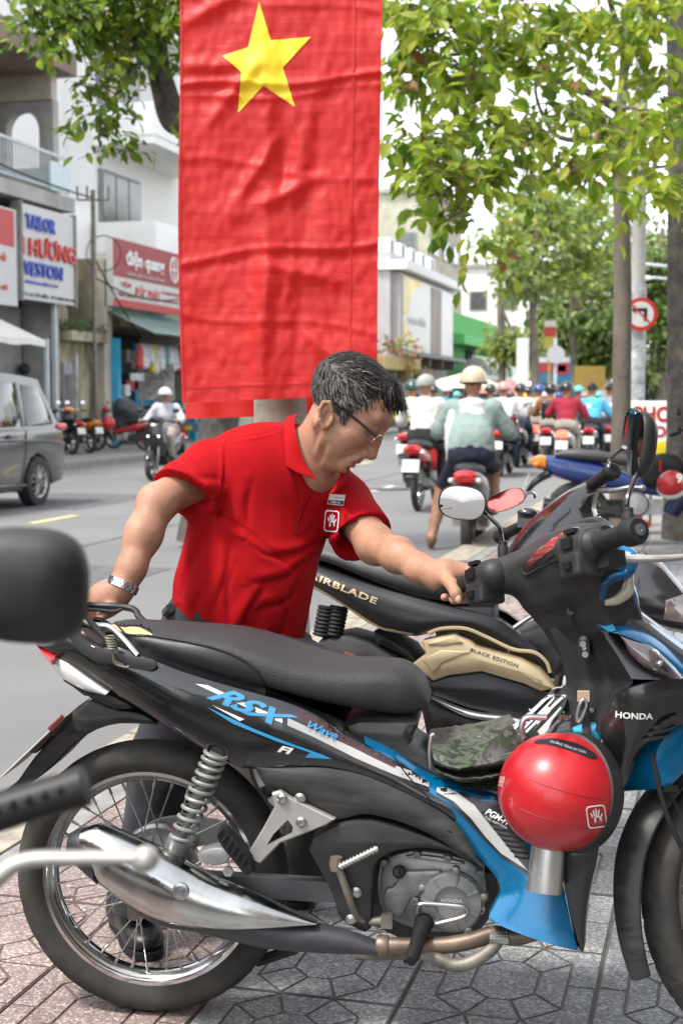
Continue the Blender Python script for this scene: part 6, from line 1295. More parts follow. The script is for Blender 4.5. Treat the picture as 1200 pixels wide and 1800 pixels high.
def rider(label, Mw, shirt, trou, helm, style='half', longc=False, hip=(.3, 0), lean=.1, feet=(0, 0), shoe=None, skinleg=False, hood=None, twist=0, group='riders in the traffic', bag=None, vest=None, sc=1., mask=None):
    t = thing('person', label, 'person', Mw=Mw, group=group)
    hx = hip[0]; s = SDF((-.35, -.5, -.05), (1.15, .5, 1.72), .016)
    pel = (hx, 0, .86); ch = (hx+lean, 0, 1.14); nk = (hx+lean*1.3, 0, 1.3); hd = (hx+lean*1.6+.02, 0, 1.47)
    s.ell(pel, (.14, .18, .12), None, .05, 1); s.ell((hx+lean*.4, 0, .98), (.13, .165, .16), None, .06, 0); s.ell(ch, (.125, .2, .17), None, .06, 0); s.cap((nk[0], -.15, 1.26), (nk[0], .15, 1.26), .07, .07, .05, 0)
    if longc: s.ell((hx+.01, 0, .97), (.135, .2, .23), None, .05, 0)
    s.cap(nk, hd, .05, .055, .03, 2); s.ell(hd, (.095, .078, .115), None, .03, 2); s.ell((hd[0]+.085, 0, hd[2]-.03), (.03, .018, .03), None, .02, 2)
    for i, sg in enumerate((-1, 1)):
        s.chain([(nk[0], sg*.19, 1.25), (nk[0]+.06, sg*.3, 1.06), (nk[0]+.2, sg*.325, 1.02)], [.074, .064, .058], .04, 0); s.cap((nk[0]+.2, sg*.3, 1.02), (.84, sg*.33, 1.03), .045, .03, .02, 0 if bag != 'short' else 2); s.ell((.86, sg*.33, 1.02), (.05, .035, .04), None, .02, 2)
        kn = (hx+.42, sg*.16, .74); s.cap((hx, sg*.1, .84), kn, .095, .075, .05, 1)
        if feet[i]: kn = (hx+.36, sg*.28, .56); s.cap((hx+.05, sg*.1, .82), kn, .09, .07, .05, 1); an = (hx+.2, sg*.36, .1); ft = (hx+.32, sg*.38, .03)
        else: an = (hx+.3, sg*.17, .36); ft = (hx+.42, sg*.17, .32)
        s.cap(kn, an, .066, .045, .04, 2 if skinleg else 1); s.cap(an, ft, .045, .035, .03, 3)
        if feet[i]: pass
    def wob(Vt, Q): N = vnormals(Vt, Q); return Vt+N*np.array([.012*noise.noise(V(p*9))+.006*noise.noise(V(p*21)) for p in Vt])[:, None]
    s.build('body', [shirt, trou, SKB, shoe or RUB], t, it=2, fn=wob)
    B = MB()
    R = .128; full = style == 'full'
    n_ = 22; rows = []
    for a in np.linspace(.02, pi*(.66 if full else .53), 12): rows.append([(hd[0]+R*1.08*sin(a)*cos(u), R*.95*sin(a)*sin(u), hd[2]+.015+R*1.02*cos(a)) for u in np.linspace(0, 2*pi, n_, endpoint=False)])
    if style == 'hair':
        rows = [[(hd[0]-.012+(p[0]-hd[0])*.86, p[1]*.82, hd[2]+.01+(p[2]-hd[2])*.95) for p in r] for r in rows]
    rows += [[(hd[0]+(p[0]-hd[0])*.93, p[1]*.93, p[2]+.006) for p in rows[-1]]]
    B.rings(rows, cap=False); h = B.build('hair' if style == 'hair' else ('cap' if style == 'cap' else 'helmet'), helm, t, ang=60)
    if style in ('half', 'cap', 'full'):
        B = MB(); B.rings([[(hd[0]+R*(1.0+k*.42)*cos(u), R*.95*sin(u), hd[2]+.005+.02*cos(u*1.3)-k*.03) for u in np.linspace(-1., 1., 12)] for k in (0, .5, 1)], closed=False); B.build('visor', helm if style == 'cap' else GLB, h, ang=60)
        if style != 'cap': B = MB(); B.tube([(hd[0]+R*1.09*cos(u), R*.96*sin(u), hd[2]-.005) for u in np.linspace(0, 2*pi, 30, endpoint=False)], .007, 5, closed=True); B.box((hd[0]-R*1.1, 0, hd[2]-.012), (.02, .05, .022)); B.build('helmet_trim', RUB, h)
    if hood: 
        s = SDF((nk[0]-.3, -.2, 1.05), (nk[0]+.15, .2, 1.42), .012); s.ell((nk[0]-.09, 0, 1.2), (.07, .13, .1), np.array(((cos(.5), 0, sin(.5)), (0, 1, 0), (-sin(.5), 0, cos(.5)))), .03); s.ell((nk[0]-.05, 0, 1.29), (.09, .12, .05), None, .04); s.build('hood', hood, t, it=2)
    if mask: B = MB(); B.sphere((hd[0]+.05, 0, hd[2]-.05), .07, 12, 8, sc=(.8, .95, .8)); B.build('face_mask', mask, t)
    if bag == 'backpack': s = SDF((hx-.35, -.25, .85), (hx+.2, .25, 1.35), .015); s.box((hx-.12+lean, 0, 1.08), (.08, .15, .2), None, .06, .03); s.build('backpack', GLB, t, it=1)
    if bag == 'strap': B = MB(); B.tube([(nk[0]-.03, .15, 1.31), (hx-.13+lean*.6, .03, 1.12), (hx-.13+lean*.3, -.12, .95)], .018, 6, smooth=16, flat=.4); B.build('bag_strap', RUB, t)
    return t
def shirtm(n, c, **k): return M(n, c, .85, var=.14, sc=5, bump=.1, bsc=60, **k)
JEAN = M('jeans', (.03, .05, .1), .85, var=.3, sc=8); DARKT = M('dark_trousers', (.015, .015, .018), .85, var=.2); BEIT = M('beige_trousers', (.3, .27, .22), .85, var=.15)
def helmm(n, c): return M(n, c, .25, var=.08, sc=5, coat=.5)
BLKP, WHTP, REDP, NAVP, GRYP = paint('paint_black', (.012, .012, .014)), paint('paint_white', (.6, .6, .58)), paint('paint_red', (.35, .012, .015)), paint('paint_navy', (.01, .02, .06)), paint('paint_grey', (.12, .12, .13))
CREAM = helmm('helmet_cream', (.66, .52, .36))
# nearest rider in a pale green hooded jacket, stopped at the kerb
m = heading(822, 978, 10); street_bike('navy scooter at the kerb carrying the rider in the pale green jacket', NAVP, NAVP, m, 'scooter')
SAGE = shirtm('sage_jacket', (.27, .35, .33)); WJ = shirtm('white_panel', (.6, .61, .6))
g_ = rider('rider in pale green hooded jacket and cream helmet with a bare foot down', m @ Matrix.Diagonal((1.06, 1.06, 1.06, 1)), SAGE, M('navy_shorts', (.012, .016, .035), .8), CREAM, 'half', hip=(.28, 0), feet=(0, 1), skinleg=True, hood=WJ, shoe=SKB, longc=True)
s_ = SDF((.1, .0, .7), (.6, .42, 1.3), .014); s_.ell((.36, .17, 1.0), (.1, .07, .26), None, .03); s_.cap((.42, .22, 1.1), (.6, .3, 1.05), .04, .035, .03); s_.build('white_side_panel', WJ, g_, it=2)
TR_ = [  # px, py of the rear wheel, yaw, bike kind, paint, lit, labels, shirt, trousers, helmet, style, extras
 (734, 898, 14, 'motorbike', REDP, 0, 'dark red motorbike with white plate ridden by the man in a grey cap', 'man in white shirt and grey cap riding ahead of the green jacket', shirtm('white_shirt', (.6, .59, .55)), DARKT, shirtm('cap_grey', (.33, .33, .32)), 'cap', {}),
 (716, 850, 12, 'scooter', WHTP, 0, 'white and red scooter under the rider in yellow', 'rider in bright yellow jacket and dark green helmet', shirtm('yellow_jacket', (.6, .52, .03)), DARKT, helmm('helmet_green', (.02, .07, .06)), 'half', {}),
 (878, 838, 14, 'scooter', BLKP, 0, 'black scooter under the rider with a pink and white helmet', 'rider in white shirt and pink patterned helmet', shirtm('white_shirt_b', (.62, .62, .62)), JEAN, helmm('helmet_pink', (.55, .25, .25)), 'half', {}),
 (908, 822, 14, 'scooter', GRYP, 0, 'grey scooter with white plate under the rider with a black shoulder strap', 'rider in white shirt with black strap across the back', shirtm('white_shirt_c', (.6, .6, .57)), JEAN, helmm('helmet_black', (.012, .012, .014)), 'half', dict(bag='strap')),
 (942, 816, 14, 'scooter', REDP, 1, 'scooter with glowing tail lamp under the rider in peach', 'rider in peach shirt and blue helmet', shirtm('peach_shirt', (.6, .36, .26)), BEIT, helmm('helmet_blue', (.02, .06, .22)), 'half', {}),
 (962, 826, 14, 'scooter', BLKP, 0, 'black scooter under the rider with a black backpack', 'rider in brown jacket with black backpack', shirtm('brown_jacket', (.22, .1, .04)), BEIT, helmm('helmet_black', (.012, .012, .014)), 'full', dict(bag='backpack')),
 (990, 838, 14, 'scooter', GRYP, 1, 'scooter with lit tail lamp under the rider in crimson', 'rider in crimson jacket and black helmet', shirtm('crimson_jacket', (.28, .012, .03)), BEIT, helmm('helmet_black', (.012, .012, .014)), 'half', {}),
 (1012, 806, 14, 'scooter', BLKP, 0, 'black scooter ahead of the crimson jacket', 'rider with turquoise helmet ahead of the crimson jacket', shirtm('dark_shirt', (.03, .03, .035)), DARKT, helmm('helmet_teal', (.1, .42, .36)), 'half', {}),
 (1036, 824, 14, 'motorbike', GRYP, 0, 'slim grey two wheeler under the rider in sky blue', 'bare headed rider in sky blue shirt', shirtm('sky_blue_shirt', (.08, .4, .6)), DARKT, HAIRB, 'hair', {}),
 (1068, 818, 14, 'scooter', BLKP, 0, 'black scooter with white plate beside the tree trunk', 'rider in slate blue shirt beside the tree trunk', shirtm('slate_shirt', (.2, .23, .3)), DARKT, HAIRB, 'hair', {}),
 (856, 816, 13, 'scooter', BLKP, 0, 'black scooter beyond the cream helmet', 'rider in charcoal hooded top and black helmet', shirtm('charcoal_top', (.05, .05, .055)), DARKT, helmm('helmet_black', (.012, .012, .014)), 'half', dict(hood=shirtm('charcoal_top', (.05, .05, .055)))),
 (778, 812, 13, 'scooter', WHTP, 0, 'white scooter just left of the cream helmet', 'rider in turquoise shirt and white helmet', shirtm('turquoise_shirt', (.02, .25, .32)), DARKT, helmm('helmet_white', (.6, .6, .6)), 'half', {}),
 (756, 806, 13, 'scooter', NAVP, 0, 'dark blue scooter far ahead on the left of the pack', 'rider in navy shirt and dark helmet behind the grey cap', shirtm('navy_shirt', (.015, .025, .08)), DARKT, helmm('helmet_black', (.012, .012, .014)), 'half', {}),
 (924, 800, 14, 'scooter', WHTP, 0, 'white scooter far ahead between the white shirts', 'far rider in olive shirt between white and peach shirts', shirtm('olive_shirt', (.12, .13, .07)), DARKT, helmm('helmet_black', (.012, .012, .014)), 'half', {}),
]
for px, py, yw, kd, pn, lit, lb, lr, sh, tru, hm, sty, ex_ in TR_:
    m = heading(px, py, yw) @ Matrix.Diagonal((1.07, 1.07, 1.07, 1)); street_bike(lb, pn, pn, m, kd, bool(lit), spokes=kd != 'scooter'); rider(lr, m, sh, tru, hm, sty, **ex_)
rr_ = random.Random(17)
more = [(797, 792, 'orange_shirt', (.5, .2, .05), 'teal'), (828, 788, 'lilac_shirt', (.35, .3, .42), 'white'), (866, 786, 'khaki_shirt', (.3, .26, .17), 'black'), (894, 784, 'rose_shirt', (.5, .2, .22), 'black'), (950, 784, 'mint_shirt', (.3, .45, .38), 'white'), (978, 782, 'mustard_shirt', (.45, .3, .05), 'blue'), (1022, 784, 'ink_shirt', (.02, .03, .07), 'pink'), (1050, 786, 'ash_shirt', (.3, .3, .3), 'teal'), (1076, 784, 'olive_jacket', (.1, .12, .05), 'white'), (738, 786, 'beige_shirt', (.45, .38, .28), 'blue')]
HC_ = dict(teal='helmet_teal', white='helmet_white', black='helmet_black', blue='helmet_blue', pink='helmet_pink')
for i, (px, py, nm, c, hc2) in enumerate(more):
    w_ = nm.replace('_', ' '); m = heading(px, py, 14+rr_.uniform(-3, 3)); pn = (BLKP, REDP, GRYP, NAVP, WHTP)[i % 5]
    street_bike('distant scooter under the rider in %s and %s helmet' % (w_, hc2), pn, pn, m, 'scooter', lit=i % 3 == 0); rider('distant rider in %s with %s helmet in the pack' % (w_, hc2), m, shirtm(nm, c), DARKT if i % 2 else JEAN, MATS[HC_[hc2]], 'half')
# oncoming rider on the left
m = heading(306, 838, 191); street_bike('black oncoming scooter with both headlights lit', BLKP, BLKP, m, 'scooter', headlit=True)
rider('oncoming rider with white helmet and pale shirt', m, shirtm('pale_lilac_shirt', (.5, .5, .55)), BEIT, helmm('helmet_white', (.6, .6, .6)), 'half', group='riders in the traffic')
# parked bikes across the road
MC = M('grey_cover', (.035, .045, .05), .55, var=.2, sc=5, bump=.3, bsc=14)
GP = 'motorbikes parked across the road'
street_bike('dark red motorbike parked across the road with red helmet hung at its front', REDP, BLKP, Matrix.Translation(G(258, 793, -.01)) @ Matrix.Rotation(radians(178), 4, 'Z'), 'motorbike', group=GP)
street_bike('motorbike under a dark grey dust cover by the goods shop', BLKP, BLKP, Matrix.Translation(G(283, 789, -.01)) @ Matrix.Rotation(radians(170), 4, 'Z'), 'scooter', group=GP, cover=MC)
street_bike('parked motorbike with orange tail by the far kerb', ORG, BLKP, Matrix.Translation(G(158, 797, -.01)) @ Matrix.Rotation(radians(130), 4, 'Z'), 'motorbike', group=GP, tail=ORG, spokes=True)
street_bike('parked black motorbike beside the rear of the grey car', BLKP, BLKP, Matrix.Translation(G(128, 799, -.01)) @ Matrix.Rotation(radians(128), 4, 'Z'), 'motorbike', group=GP, spokes=True)
hl_ = thing('helmet', 'small red helmet on the front of the parked dark red motorbike', 'helmet', P(190, 744, 33.5)); B = MB(); B.sphere((0, 0, 0), .17, 16, 10); B.build('shell', HEL, hl_)
# blue motorbike on the pavement to the right, with bag, helmet, crate
bm = Matrix.Translation(G(1014, 958, 0)) @ Matrix.Rotation(radians(-8), 4, 'Z') @ Matrix.Rotation(radians(-5), 4, 'X')
bb = street_bike('blue parked motorbike with orange tail lamp beyond the black scooter', paint('paint_blue', (.012, .035, .16)), NAVP, bm, 'motorbike', group='motorbikes parked on the near pavement', tail=ORG, seatm=M('seat_grey2', (.06, .06, .062), .5), spokes=True)
bt = thing('backpack', 'black backpack with red tag on the blue parked motorbike', 'bag', bm @ V((.72, -.05, .62))); s_ = SDF((-.25, -.2, -.2), (.25, .2, .3), .014); s_.box((0, 0, .02), (.17, .13, .13), None, .07, .02); s_.ell((.02, 0, .13), (.12, .1, .06), None, .04); s_.build('bag_body', RUB, bt); B = MB(); B.box((-.05, -.14, .08), (.02, .01, .1)); B.build('zip_tag', REDP, bt)
h2 = thing('helmet', 'red and white helmet on the handlebar of the blue parked motorbike', 'helmet', P(1180, 852, 11.6)); B = MB(); B.lathe([(.118*sin(a), .118*cos(a)) for a in np.linspace(0, pi*.6, 12)], 24, ax=(-.3, -.6, .7)); B.build('shell', HEL, h2); B = MB(); B.lathe([(.121, .0), (.124, -.03), (.118, -.05)], 24, ax=(-.3, -.6, .7), cap=False); B.build('edge_band', WHT, h2); lettering('9', (0.03, -.135, .06), (1, 0, 0), (0, .3, 1), .05, .08, WHT, h2, bold=.04)
rb = thing('sign_stand', 'red upright board standing behind the seat of the blue parked motorbike', 'board', G(1112, 925)); B = MB(); B.box((0, 0, .5), (.18, .05, 1.0)); B.build('board', REDP, rb); B = MB(); B.box((0, 0, .03), (.3, .25, .05)); B.build('foot', REDP, rb)
ys = thing('sign_board', 'small yellow sign with dark letters behind the blue parked motorbike', 'sign', G(1168, 922)); B = MB(); B.slab(chaikin([(-.22, .35), (.22, .35), (.22, .85), (-.22, .85)], 2), .02, -.02, fy, .006); B.build('board', paint('sign_yellow', (.75, .62, .03)), ys); B = MB(); B.tube([(-.15, .0, 0), (-.15, 0, .4)], .015, 6); B.tube([(.15, .0, 0), (.15, 0, .4)], .015, 6); B.build('legs', DIRT, ys); lettering('CAL', (-.02, -.022, .5), (1, 0, 0), (0, 0, 1), .34, .16, DKP, ys, bold=.04)
# handlebar and mirror of the bike close to the camera
fgM = Matrix.Translation((-.98, 2.02, 0)) @ Matrix.Rotation(radians(-72), 4, 'Z')
fg = street_bike('dark motorbike close to the camera, only its mirror, grip and lever in view', BLKP, BLKP, Matrix.Translation((-1.16, 1.9, 0)) @ Matrix.Rotation(radians(-62), 4, 'Z'), 'motorbike', group='motorbikes parked on the near pavement')
fi = fg.matrix_world.inverted() if False else (Matrix.Translation((-1.16, 1.9, 0)) @ Matrix.Rotation(radians(-62), 4, 'Z')).inverted()
Q_ = lambda px, py, t: fi @ P(px, py, t)
B = MB(); B.tube([Q_(-160, 1470, 1.14), Q_(-30, 1436, 1.14), Q_(60, 1408, 1.14), Q_(128, 1388, 1.14), Q_(150, 1381, 1.14), Q_(154, 1380, 1.14)], [.0155, .0165, .0155, .0165, .0165, .012], 20); fgg = B.build('grip', M('worn_grip', (.009, .009, .0095), .5, spec=.4), fg)
B = MB()
for i in range(5): a_, b_ = Q_(-10+i*28, 1420-i*8, 1.125), Q_(8+i*28, 1432-i*9, 1.128); B.tube([a_, b_], .0035, 6)
o_ = B.build('grip_ribs', RUB, fgg); o_['kind'] = 'stuff'
B = MB(); B.tube([Q_(-120, 1610, 1.1), Q_(-20, 1552, 1.1), Q_(40, 1514, 1.1), Q_(140, 1508, 1.1), Q_(240, 1508, 1.1)], [.011, .011, .0085, .0075, .0065], 12, smooth=40, flat=.8); B.sphere(Q_(256, 1510, 1.1), .0105, 16, 10); B.build('brake_lever', SIL, fg)
R3 = fi.to_3x3(); mirror(fg, Q_(52, 1028, 1.12), R3 @ V((.05, .95, .1)), R3 @ V((.05, 0, 1)), .0475, .046, [Q_(-120, 1300, 1.14), Q_(-60, 1190, 1.13), Q_(-15, 1110, 1.13), Q_(20, 1070, 1.13)], GLB, MTB, ex=3)
# ---------------------------------------------------------------- car
PAINTC = M('car_grey', (.095, .092, .09), .25, metal=.3, var=.06, coat=.7); CGL = M('car_glass', (.012, .013, .014), .05, var=.2, spec=.8, coat=.5)
cM = Matrix.Translation(G(74, 889, RZ)) @ Matrix.Rotation(radians(75+180), 4, 'Z')
car = thing('car', 'grey people carrier passing on the far side of the road', 'car', Mw=cM)
CW = .87
body_ = [(-.72, .3), (-.8, .5), (-.8, .72), (-.77, .95), (-.7, 1.03), (-.5, 1.04), (.5, 1.02), (2.1, 1.0), (2.75, .98), (3.3, .84), (3.52, .7), (3.6, .45), (3.5, .25), (3.12, .22), (3.06, .42), (2.9, .6), (2.7, .68), (2.5, .6), (2.34, .42), (2.28, .22), (.42, .22), (.36, .42), (.2, .62), (0, .69), (-.2, .62), (-.36, .42), (-.42, .26)]
def fcar(y0): return lambda u, v, w: (u, y0+w, v)
B = MB(); B.slab(body_, -.8, .0, lambda u, v, w: (u, w-.04, v), .05); 
b1 = B.build('body', PAINTC, car, ang=30)
B = MB(); B.slab(body_, -.82, -1.66, lambda u, v, w: (u, w-.02, v), .08); B.slab([(-.7, .3), (3.4, .3), (3.3, .8), (-.7, .95)], -.2, -1.5, fy, .05); B.build('body_far_side', PAINTC, car, ang=30)
gh = [(-.7, 1.02), (-.62, 1.1), (-.34, 1.56), (-.3, 1.66), (.2, 1.71), (1.4, 1.7), (1.85, 1.63), (2.72, 1.0)]
B = MB(); R_ = []
for y, k in ((-.06, 1.), (-.12, .62), (-.2, .3), (-1.5, .3), (-1.58, .62), (-1.62, 1.)):
    R_.append([(u, y-(v-1.02)*.18*(1 if y > -.8 else -1), v) for u, v in gh])
gq = [(-.06, -.02)]
rows = []
for t in np.linspace(0, 1, 12):
    y = -.06-1.56*t; cw = min(t, 1-t)*2; rows.append([(u, y-((v-1.02)*.2 if t < .5 else -(v-1.02)*.2)*max(0, 1-cw*1.2), v+.04*min(1, cw*2)*(1 if v > 1.5 else 0)) for u, v in gh])
B.rings(rows); B.build('roof', PAINTC, car, ang=45)
win = lambda L, y=-.0: [(u, v) for u, v in L]
fw_ = lambda u, v, w: (u, -.052-(v-1.02)*.2+w, v)
for L_ in ([(-.5, 1.09), (-.42, 1.06), (.26, 1.05), (.27, 1.1), (.26, 1.56), (.2, 1.6), (-.2, 1.57), (-.26, 1.5)], [(.4, 1.05), (.4, 1.6), (.44, 1.62), (1.2, 1.63), (1.22, 1.6), (1.22, 1.05)], [(1.3, 1.05), (1.3, 1.62), (1.7, 1.6), (1.85, 1.54), (2.5, 1.05)]):
    B = MB(); B.slab(chaikin(L_, 1), -.01, .006, fw_, .004); w_ = B.build('window', CGL, car)
B = MB(); B.slab([(.28, 1.05), (.28, 1.61), (.39, 1.62), (.39, 1.05)], -.01, .007, fw_, .003); B.build('window_pillar', GLB, car)
B = MB(); B.add([(-.715, -.3, 1.05), (-.715, -1.35, 1.05), (-.42, -1.25, 1.54), (-.42, -.4, 1.54)], [(0, 1, 2, 3)]); B.build('rear_window', CGL, car)
B = MB(); B.slab([(-.5, 1.6), (-.44, 1.68), (-.2, 1.7), (-.22, 1.62)], -.3, -1.35, fy, .02); B.build('spoiler', PAINTC, car)
B = MB(); B.slab(chaikin([(-.84, .98), (-.82, 1.08), (-.6, 1.08), (-.58, .98)], 1), -.35, -.015, fy, .03); B.build('tail_lamp', TLR, car)
B = MB(); B.tube([(.62, .0, .93), (.85, .0, .935)], .016, 8); B.box((.74, -.02, .93), (.16, .02, .05)); B.build('door_handle', PAINTC, car)
B = MB(); B.tube([(.33, -.035, 1.0), (.36, -.03, .6), (.5, -.036, .26)], .006, 5, smooth=10); B.build('door_gap', GLB, car); B = MB(); B.tube([(1.25, -.035, 1.02), (1.25, -.035, .28)], .006, 5); B.build('door_gap', GLB, car)
B = MB(); B.tube([(-.7, .0, .8), (.1, .003, .86), (1.2, .003, .88), (2.7, .0, .9)], .012, 6, smooth=20); B.build('body_crease', PAINTC, car); B = MB(); B.tube([(.45, .0, .3), (1.3, .004, .32), (2.25, .0, .3)], .02, 6); B.build('body_crease', PAINTC, car)
B = MB(); B.box((-.24, -.12, 1.24), (.11, .006, .1), 0); B.build('window_sticker', M('sticker_green', (.05, .6, .12), .5), car)
for nm, x in (('rear_wheel', 0), ('front_wheel', 2.7)):
    for yy in (-.14, -1.5):
        B = MB(); B.lathe([(.2, -.09), (.27, -.1), (.32, -.085), (.325, 0), (.32, .085), (.27, .1), (.21, .09)], 44, O=(x, yy+.02, .325), ax=(0, 1, 0), cap=False); w = B.build(nm, TYR, car)
        B = MB(); B.lathe([(.195, .08), (.215, .095), (.22, .08), (.2, .04), (.19, -.05)], 40, O=(x, yy+.02, .325), ax=(0, 1, 0), cap=False); B.lathe([(.0, .07), (.045, .075), (.05, .06)], 16, O=(x, yy+.02, .325), ax=(0, 1, 0))
        for i in range(12):
            a = 2*pi*i/12; d = V((cos(a), 0, sin(a))); c = V((x, yy+.095, .325)); B.tube([c+d*.03, c+d*.2+V((0, -.0, 0))], [.022, .018], 6, flat=.6)
        B.build('rim', STL, w); B = MB(); B.lathe([(.2, .03), (0, .02)], 24, O=(x, yy+.02, .325), ax=(0, 1, 0), cap=False); B.build('brake_disc', RUB, w)
B = MB(); B.slab([(-.42, .2), (-.42, .5), (-.2, .68), (.2, .68), (.42, .5), (.42, .2)], -.3, -.1, fy, .01); B.slab([(2.3, .2), (2.3, .5), (2.5, .68), (2.9, .68), (3.1, .5), (3.1, .2)], -.3, -.1, fy, .01); B.build('wheel_well', RUB, car)
# ---------------------------------------------------------------- far side of the road
def SB(B, s0, s1, q0, q1, z0, z1, m=0):
    vs = [tuple(S(a, b, c)) for a in (s0, s1) for b in (q0, q1) for c in (z0, z1)]
    return B.add(vs, [(0, 1, 3, 2), (4, 6, 7, 5), (0, 4, 5, 1), (2, 3, 7, 6), (0, 2, 6, 4), (1, 5, 7, 3)], m)
def sb(name, mat, parent, *boxes, join=False):
    r = None; BB = MB()
    for b in boxes:
        B = BB if join else MB(); SB(B, *b)
        if not join: o = B.build(name, mat, parent, smooth=False); r = r or o
    return BB.build(name, mat, parent, smooth=False) if join else r
def house(name, label, cat='building'): return thing(name, label, cat)
UX, UZ = DS, V((0, 0, 1))          # lettering on facades that face the road runs along the street
def sgn(txt, s, q, z, w, h, mat, par, depth=.05, **k): return lettering(txt, S(s, q, z), DS, UZ, w, h, mat, par, depth=depth, **k)
WALLW = M('white_wall', (.8, .8, .79), .85, var=.1, sc=.6, det=8, coord='Generated'); WALLG = M('grey_wall', (.42, .41, .42), .85, var=.12, sc=1.5, det=8)
def stain(n, L, b):
    tc = n.new('ShaderNodeNewGeometry'); no = n.new('ShaderNodeTexNoise'); no.inputs['Scale'].default_value = .9; no.inputs['Detail'].default_value = 9; no.inputs['Roughness'].default_value = .68; mp = n.new('ShaderNodeMapping'); mp.inputs['Scale'].default_value = (1.6, 1.6, .55); L.new(tc.outputs['Position'], mp.inputs[0]); L.new(mp.outputs[0], no.inputs['Vector'])
    cr = n.new('ShaderNodeValToRGB'); e = cr.color_ramp.elements; e[0].position = .36; e[0].color = (.05, .048, .035, 1); e[1].position = .6; e[1].color = (.46, .42, .3, 1); k = e.new(.47); k.color = (.25, .22, .14, 1); L.new(no.outputs['Fac'], cr.inputs[0]); L.new(cr.outputs[0], b.inputs['Base Color']); b.inputs['Roughness'].default_value = .9
STAIN = node_mat('stained_plaster', stain)
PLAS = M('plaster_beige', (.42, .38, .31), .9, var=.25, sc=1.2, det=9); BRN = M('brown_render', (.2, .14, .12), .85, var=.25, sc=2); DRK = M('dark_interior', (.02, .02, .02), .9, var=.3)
WGL = M('window_glass', (.09, .1, .1), .1, var=.3, sc=2, spec=.7); IRON = M('pale_iron', (.45, .5, .52), .5, var=.2); SHUT = M('shutter_grey', (.22, .22, .21), .6, var=.2, sc=3); CONCW = M('weathered_concrete', (.33, .32, .3), .9, var=.3, sc=1.4, det=9)
SIGW = M('sign_white', (.5, .5, .49), .5, var=.06); SIGR = M('sign_red', (.42, .03, .03), .5, var=.06); SIGD = M('sign_dark_red', (.26, .02, .025), .5, var=.06); LTB = M('letter_blue', (.02, .06, .4), .4, var=.1); LTR = M('letter_red', (.5, .02, .02), .4, var=.1); BLUP = M('blue_shutter', (.03, .3, .5), .6, var=.15, sc=3)
S0_ = S
def S(s, q, z=0.): return S0_(s-.72 if s < 46 else s, q, z)
# tailor house with balcony
h = house('shop_house', 'two storey shop house with balcony above the white tailor sign')
sb('wall', PLAS, h, (20, 33.5, -24, -17.6, 0, 9.2), (33.2, 33.5, -17.6, -16.05, 8.55, 9.2))
arch = [(0, 0), (0, 3.1), (.34, 3.1), (.34, 2.2)]
B = MB(); q0, q1 = -17.6, -16.02   # side wall of the balcony with an arched opening
ou = [(0, 0), (1.58, 0), (1.58, 2.4), (0, 2.4)]; ho = [(.3, .75)]+[(.3+.45-.45*cos(a), 1.65+.5*sin(a)) for a in np.linspace(0, pi, 10)]+[(1.2, .75)]
tri = tessellate_polygon([[V((u, v, 0)) for u, v in ou], [V((u, v, 0)) for u, v in ho]])
for s0 in (33.2, 33.5): B.add([tuple(S(s0, q0+u, 6.2+v)) for u, v in ou+ho], tri)
n = len(ho); B.add([tuple(S(s0, q0+u, 6.2+v)) for s0 in (33.2, 33.5) for u, v in ho], [(i, (i+1) % n, n+(i+1) % n, n+i) for i in range(n)]); B.add([tuple(S(s0, q0+u, 6.2+v)) for s0 in (33.2, 33.5) for u, v in ou], [(1, 2, 6, 5), (2, 3, 7, 6)]); B.build('balcony_wall', CONCW, h, smooth=False)
sb('roof', BRN, h, (20, 33.7, -24, -15.6, 9.2, 9.75)); sb('balcony_floor', CONCW, h, (20, 33.8, -17.6, -15.75, 5.9, 6.25))
sb('upper_wall', BRN, h, (20, 33.2, -17.62, -17.5, 6.25, 9.2))
for s0 in (26.4, 29.2, 31.4):
    f = sb('window', CONCW, h, (s0, s0+1.7, -17.5, -17.42, 6.9, 8.5)); sb('pane', WGL, f, (s0+.1, s0+.8, -17.42, -17.4, 7, 8.4), (s0+.9, s0+1.6, -17.42, -17.4, 7, 8.4)); sb('sill', CONCW, f, (s0-.1, s0+1.8, -17.5, -17.3, 6.8, 6.88)); sb('vent_grille', DRK, f, (s0+.1, s0+1.6, -17.48, -17.4, 8.62, 8.95))
rl = sb('balcony_railing', IRON, h, (24, 33.5, -15.85, -15.8, 7.15, 7.22), (24, 33.5, -15.85, -15.8, 6.35, 6.4)); B = MB(); SB(B, 0, .03, -15.84, -15.81, 6.3, 7.2); bal = B.me('baluster', IRON, smooth=False)
for i in range(64): o = ob('baluster', bal, rl); o.location = S(24.2+i*.145, 0)
sb('balcony_panel', M('pale_blue_panel', (.5, .6, .63), .6), h, (32.5, 33.55, -15.8, -15.76, 6.3, 7.0))
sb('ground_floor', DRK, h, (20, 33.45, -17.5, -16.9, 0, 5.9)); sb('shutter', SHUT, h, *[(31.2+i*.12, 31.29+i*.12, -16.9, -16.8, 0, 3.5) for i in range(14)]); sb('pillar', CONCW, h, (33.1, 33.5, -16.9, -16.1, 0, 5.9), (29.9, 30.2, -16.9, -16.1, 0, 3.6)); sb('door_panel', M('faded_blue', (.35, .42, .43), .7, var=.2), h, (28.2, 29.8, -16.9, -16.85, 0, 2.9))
sb('gutter_pipe', IRON, h, (32.9, 33.0, -16.0, -15.9, 0, 3.7))
o = sb('goods', M('shop_goods', (.3, .3, .32), .6, var=.9, sc=3, c2=(.05, .3, .4)), h, (28.4, 28.9, -16.8, -16.4, .9, 1.4), (29, 29.4, -16.8, -16.4, .9, 1.9), (31.7, 32.1, -16.75, -16.5, 1.2, 1.8), join=True); o['kind'] = 'stuff'
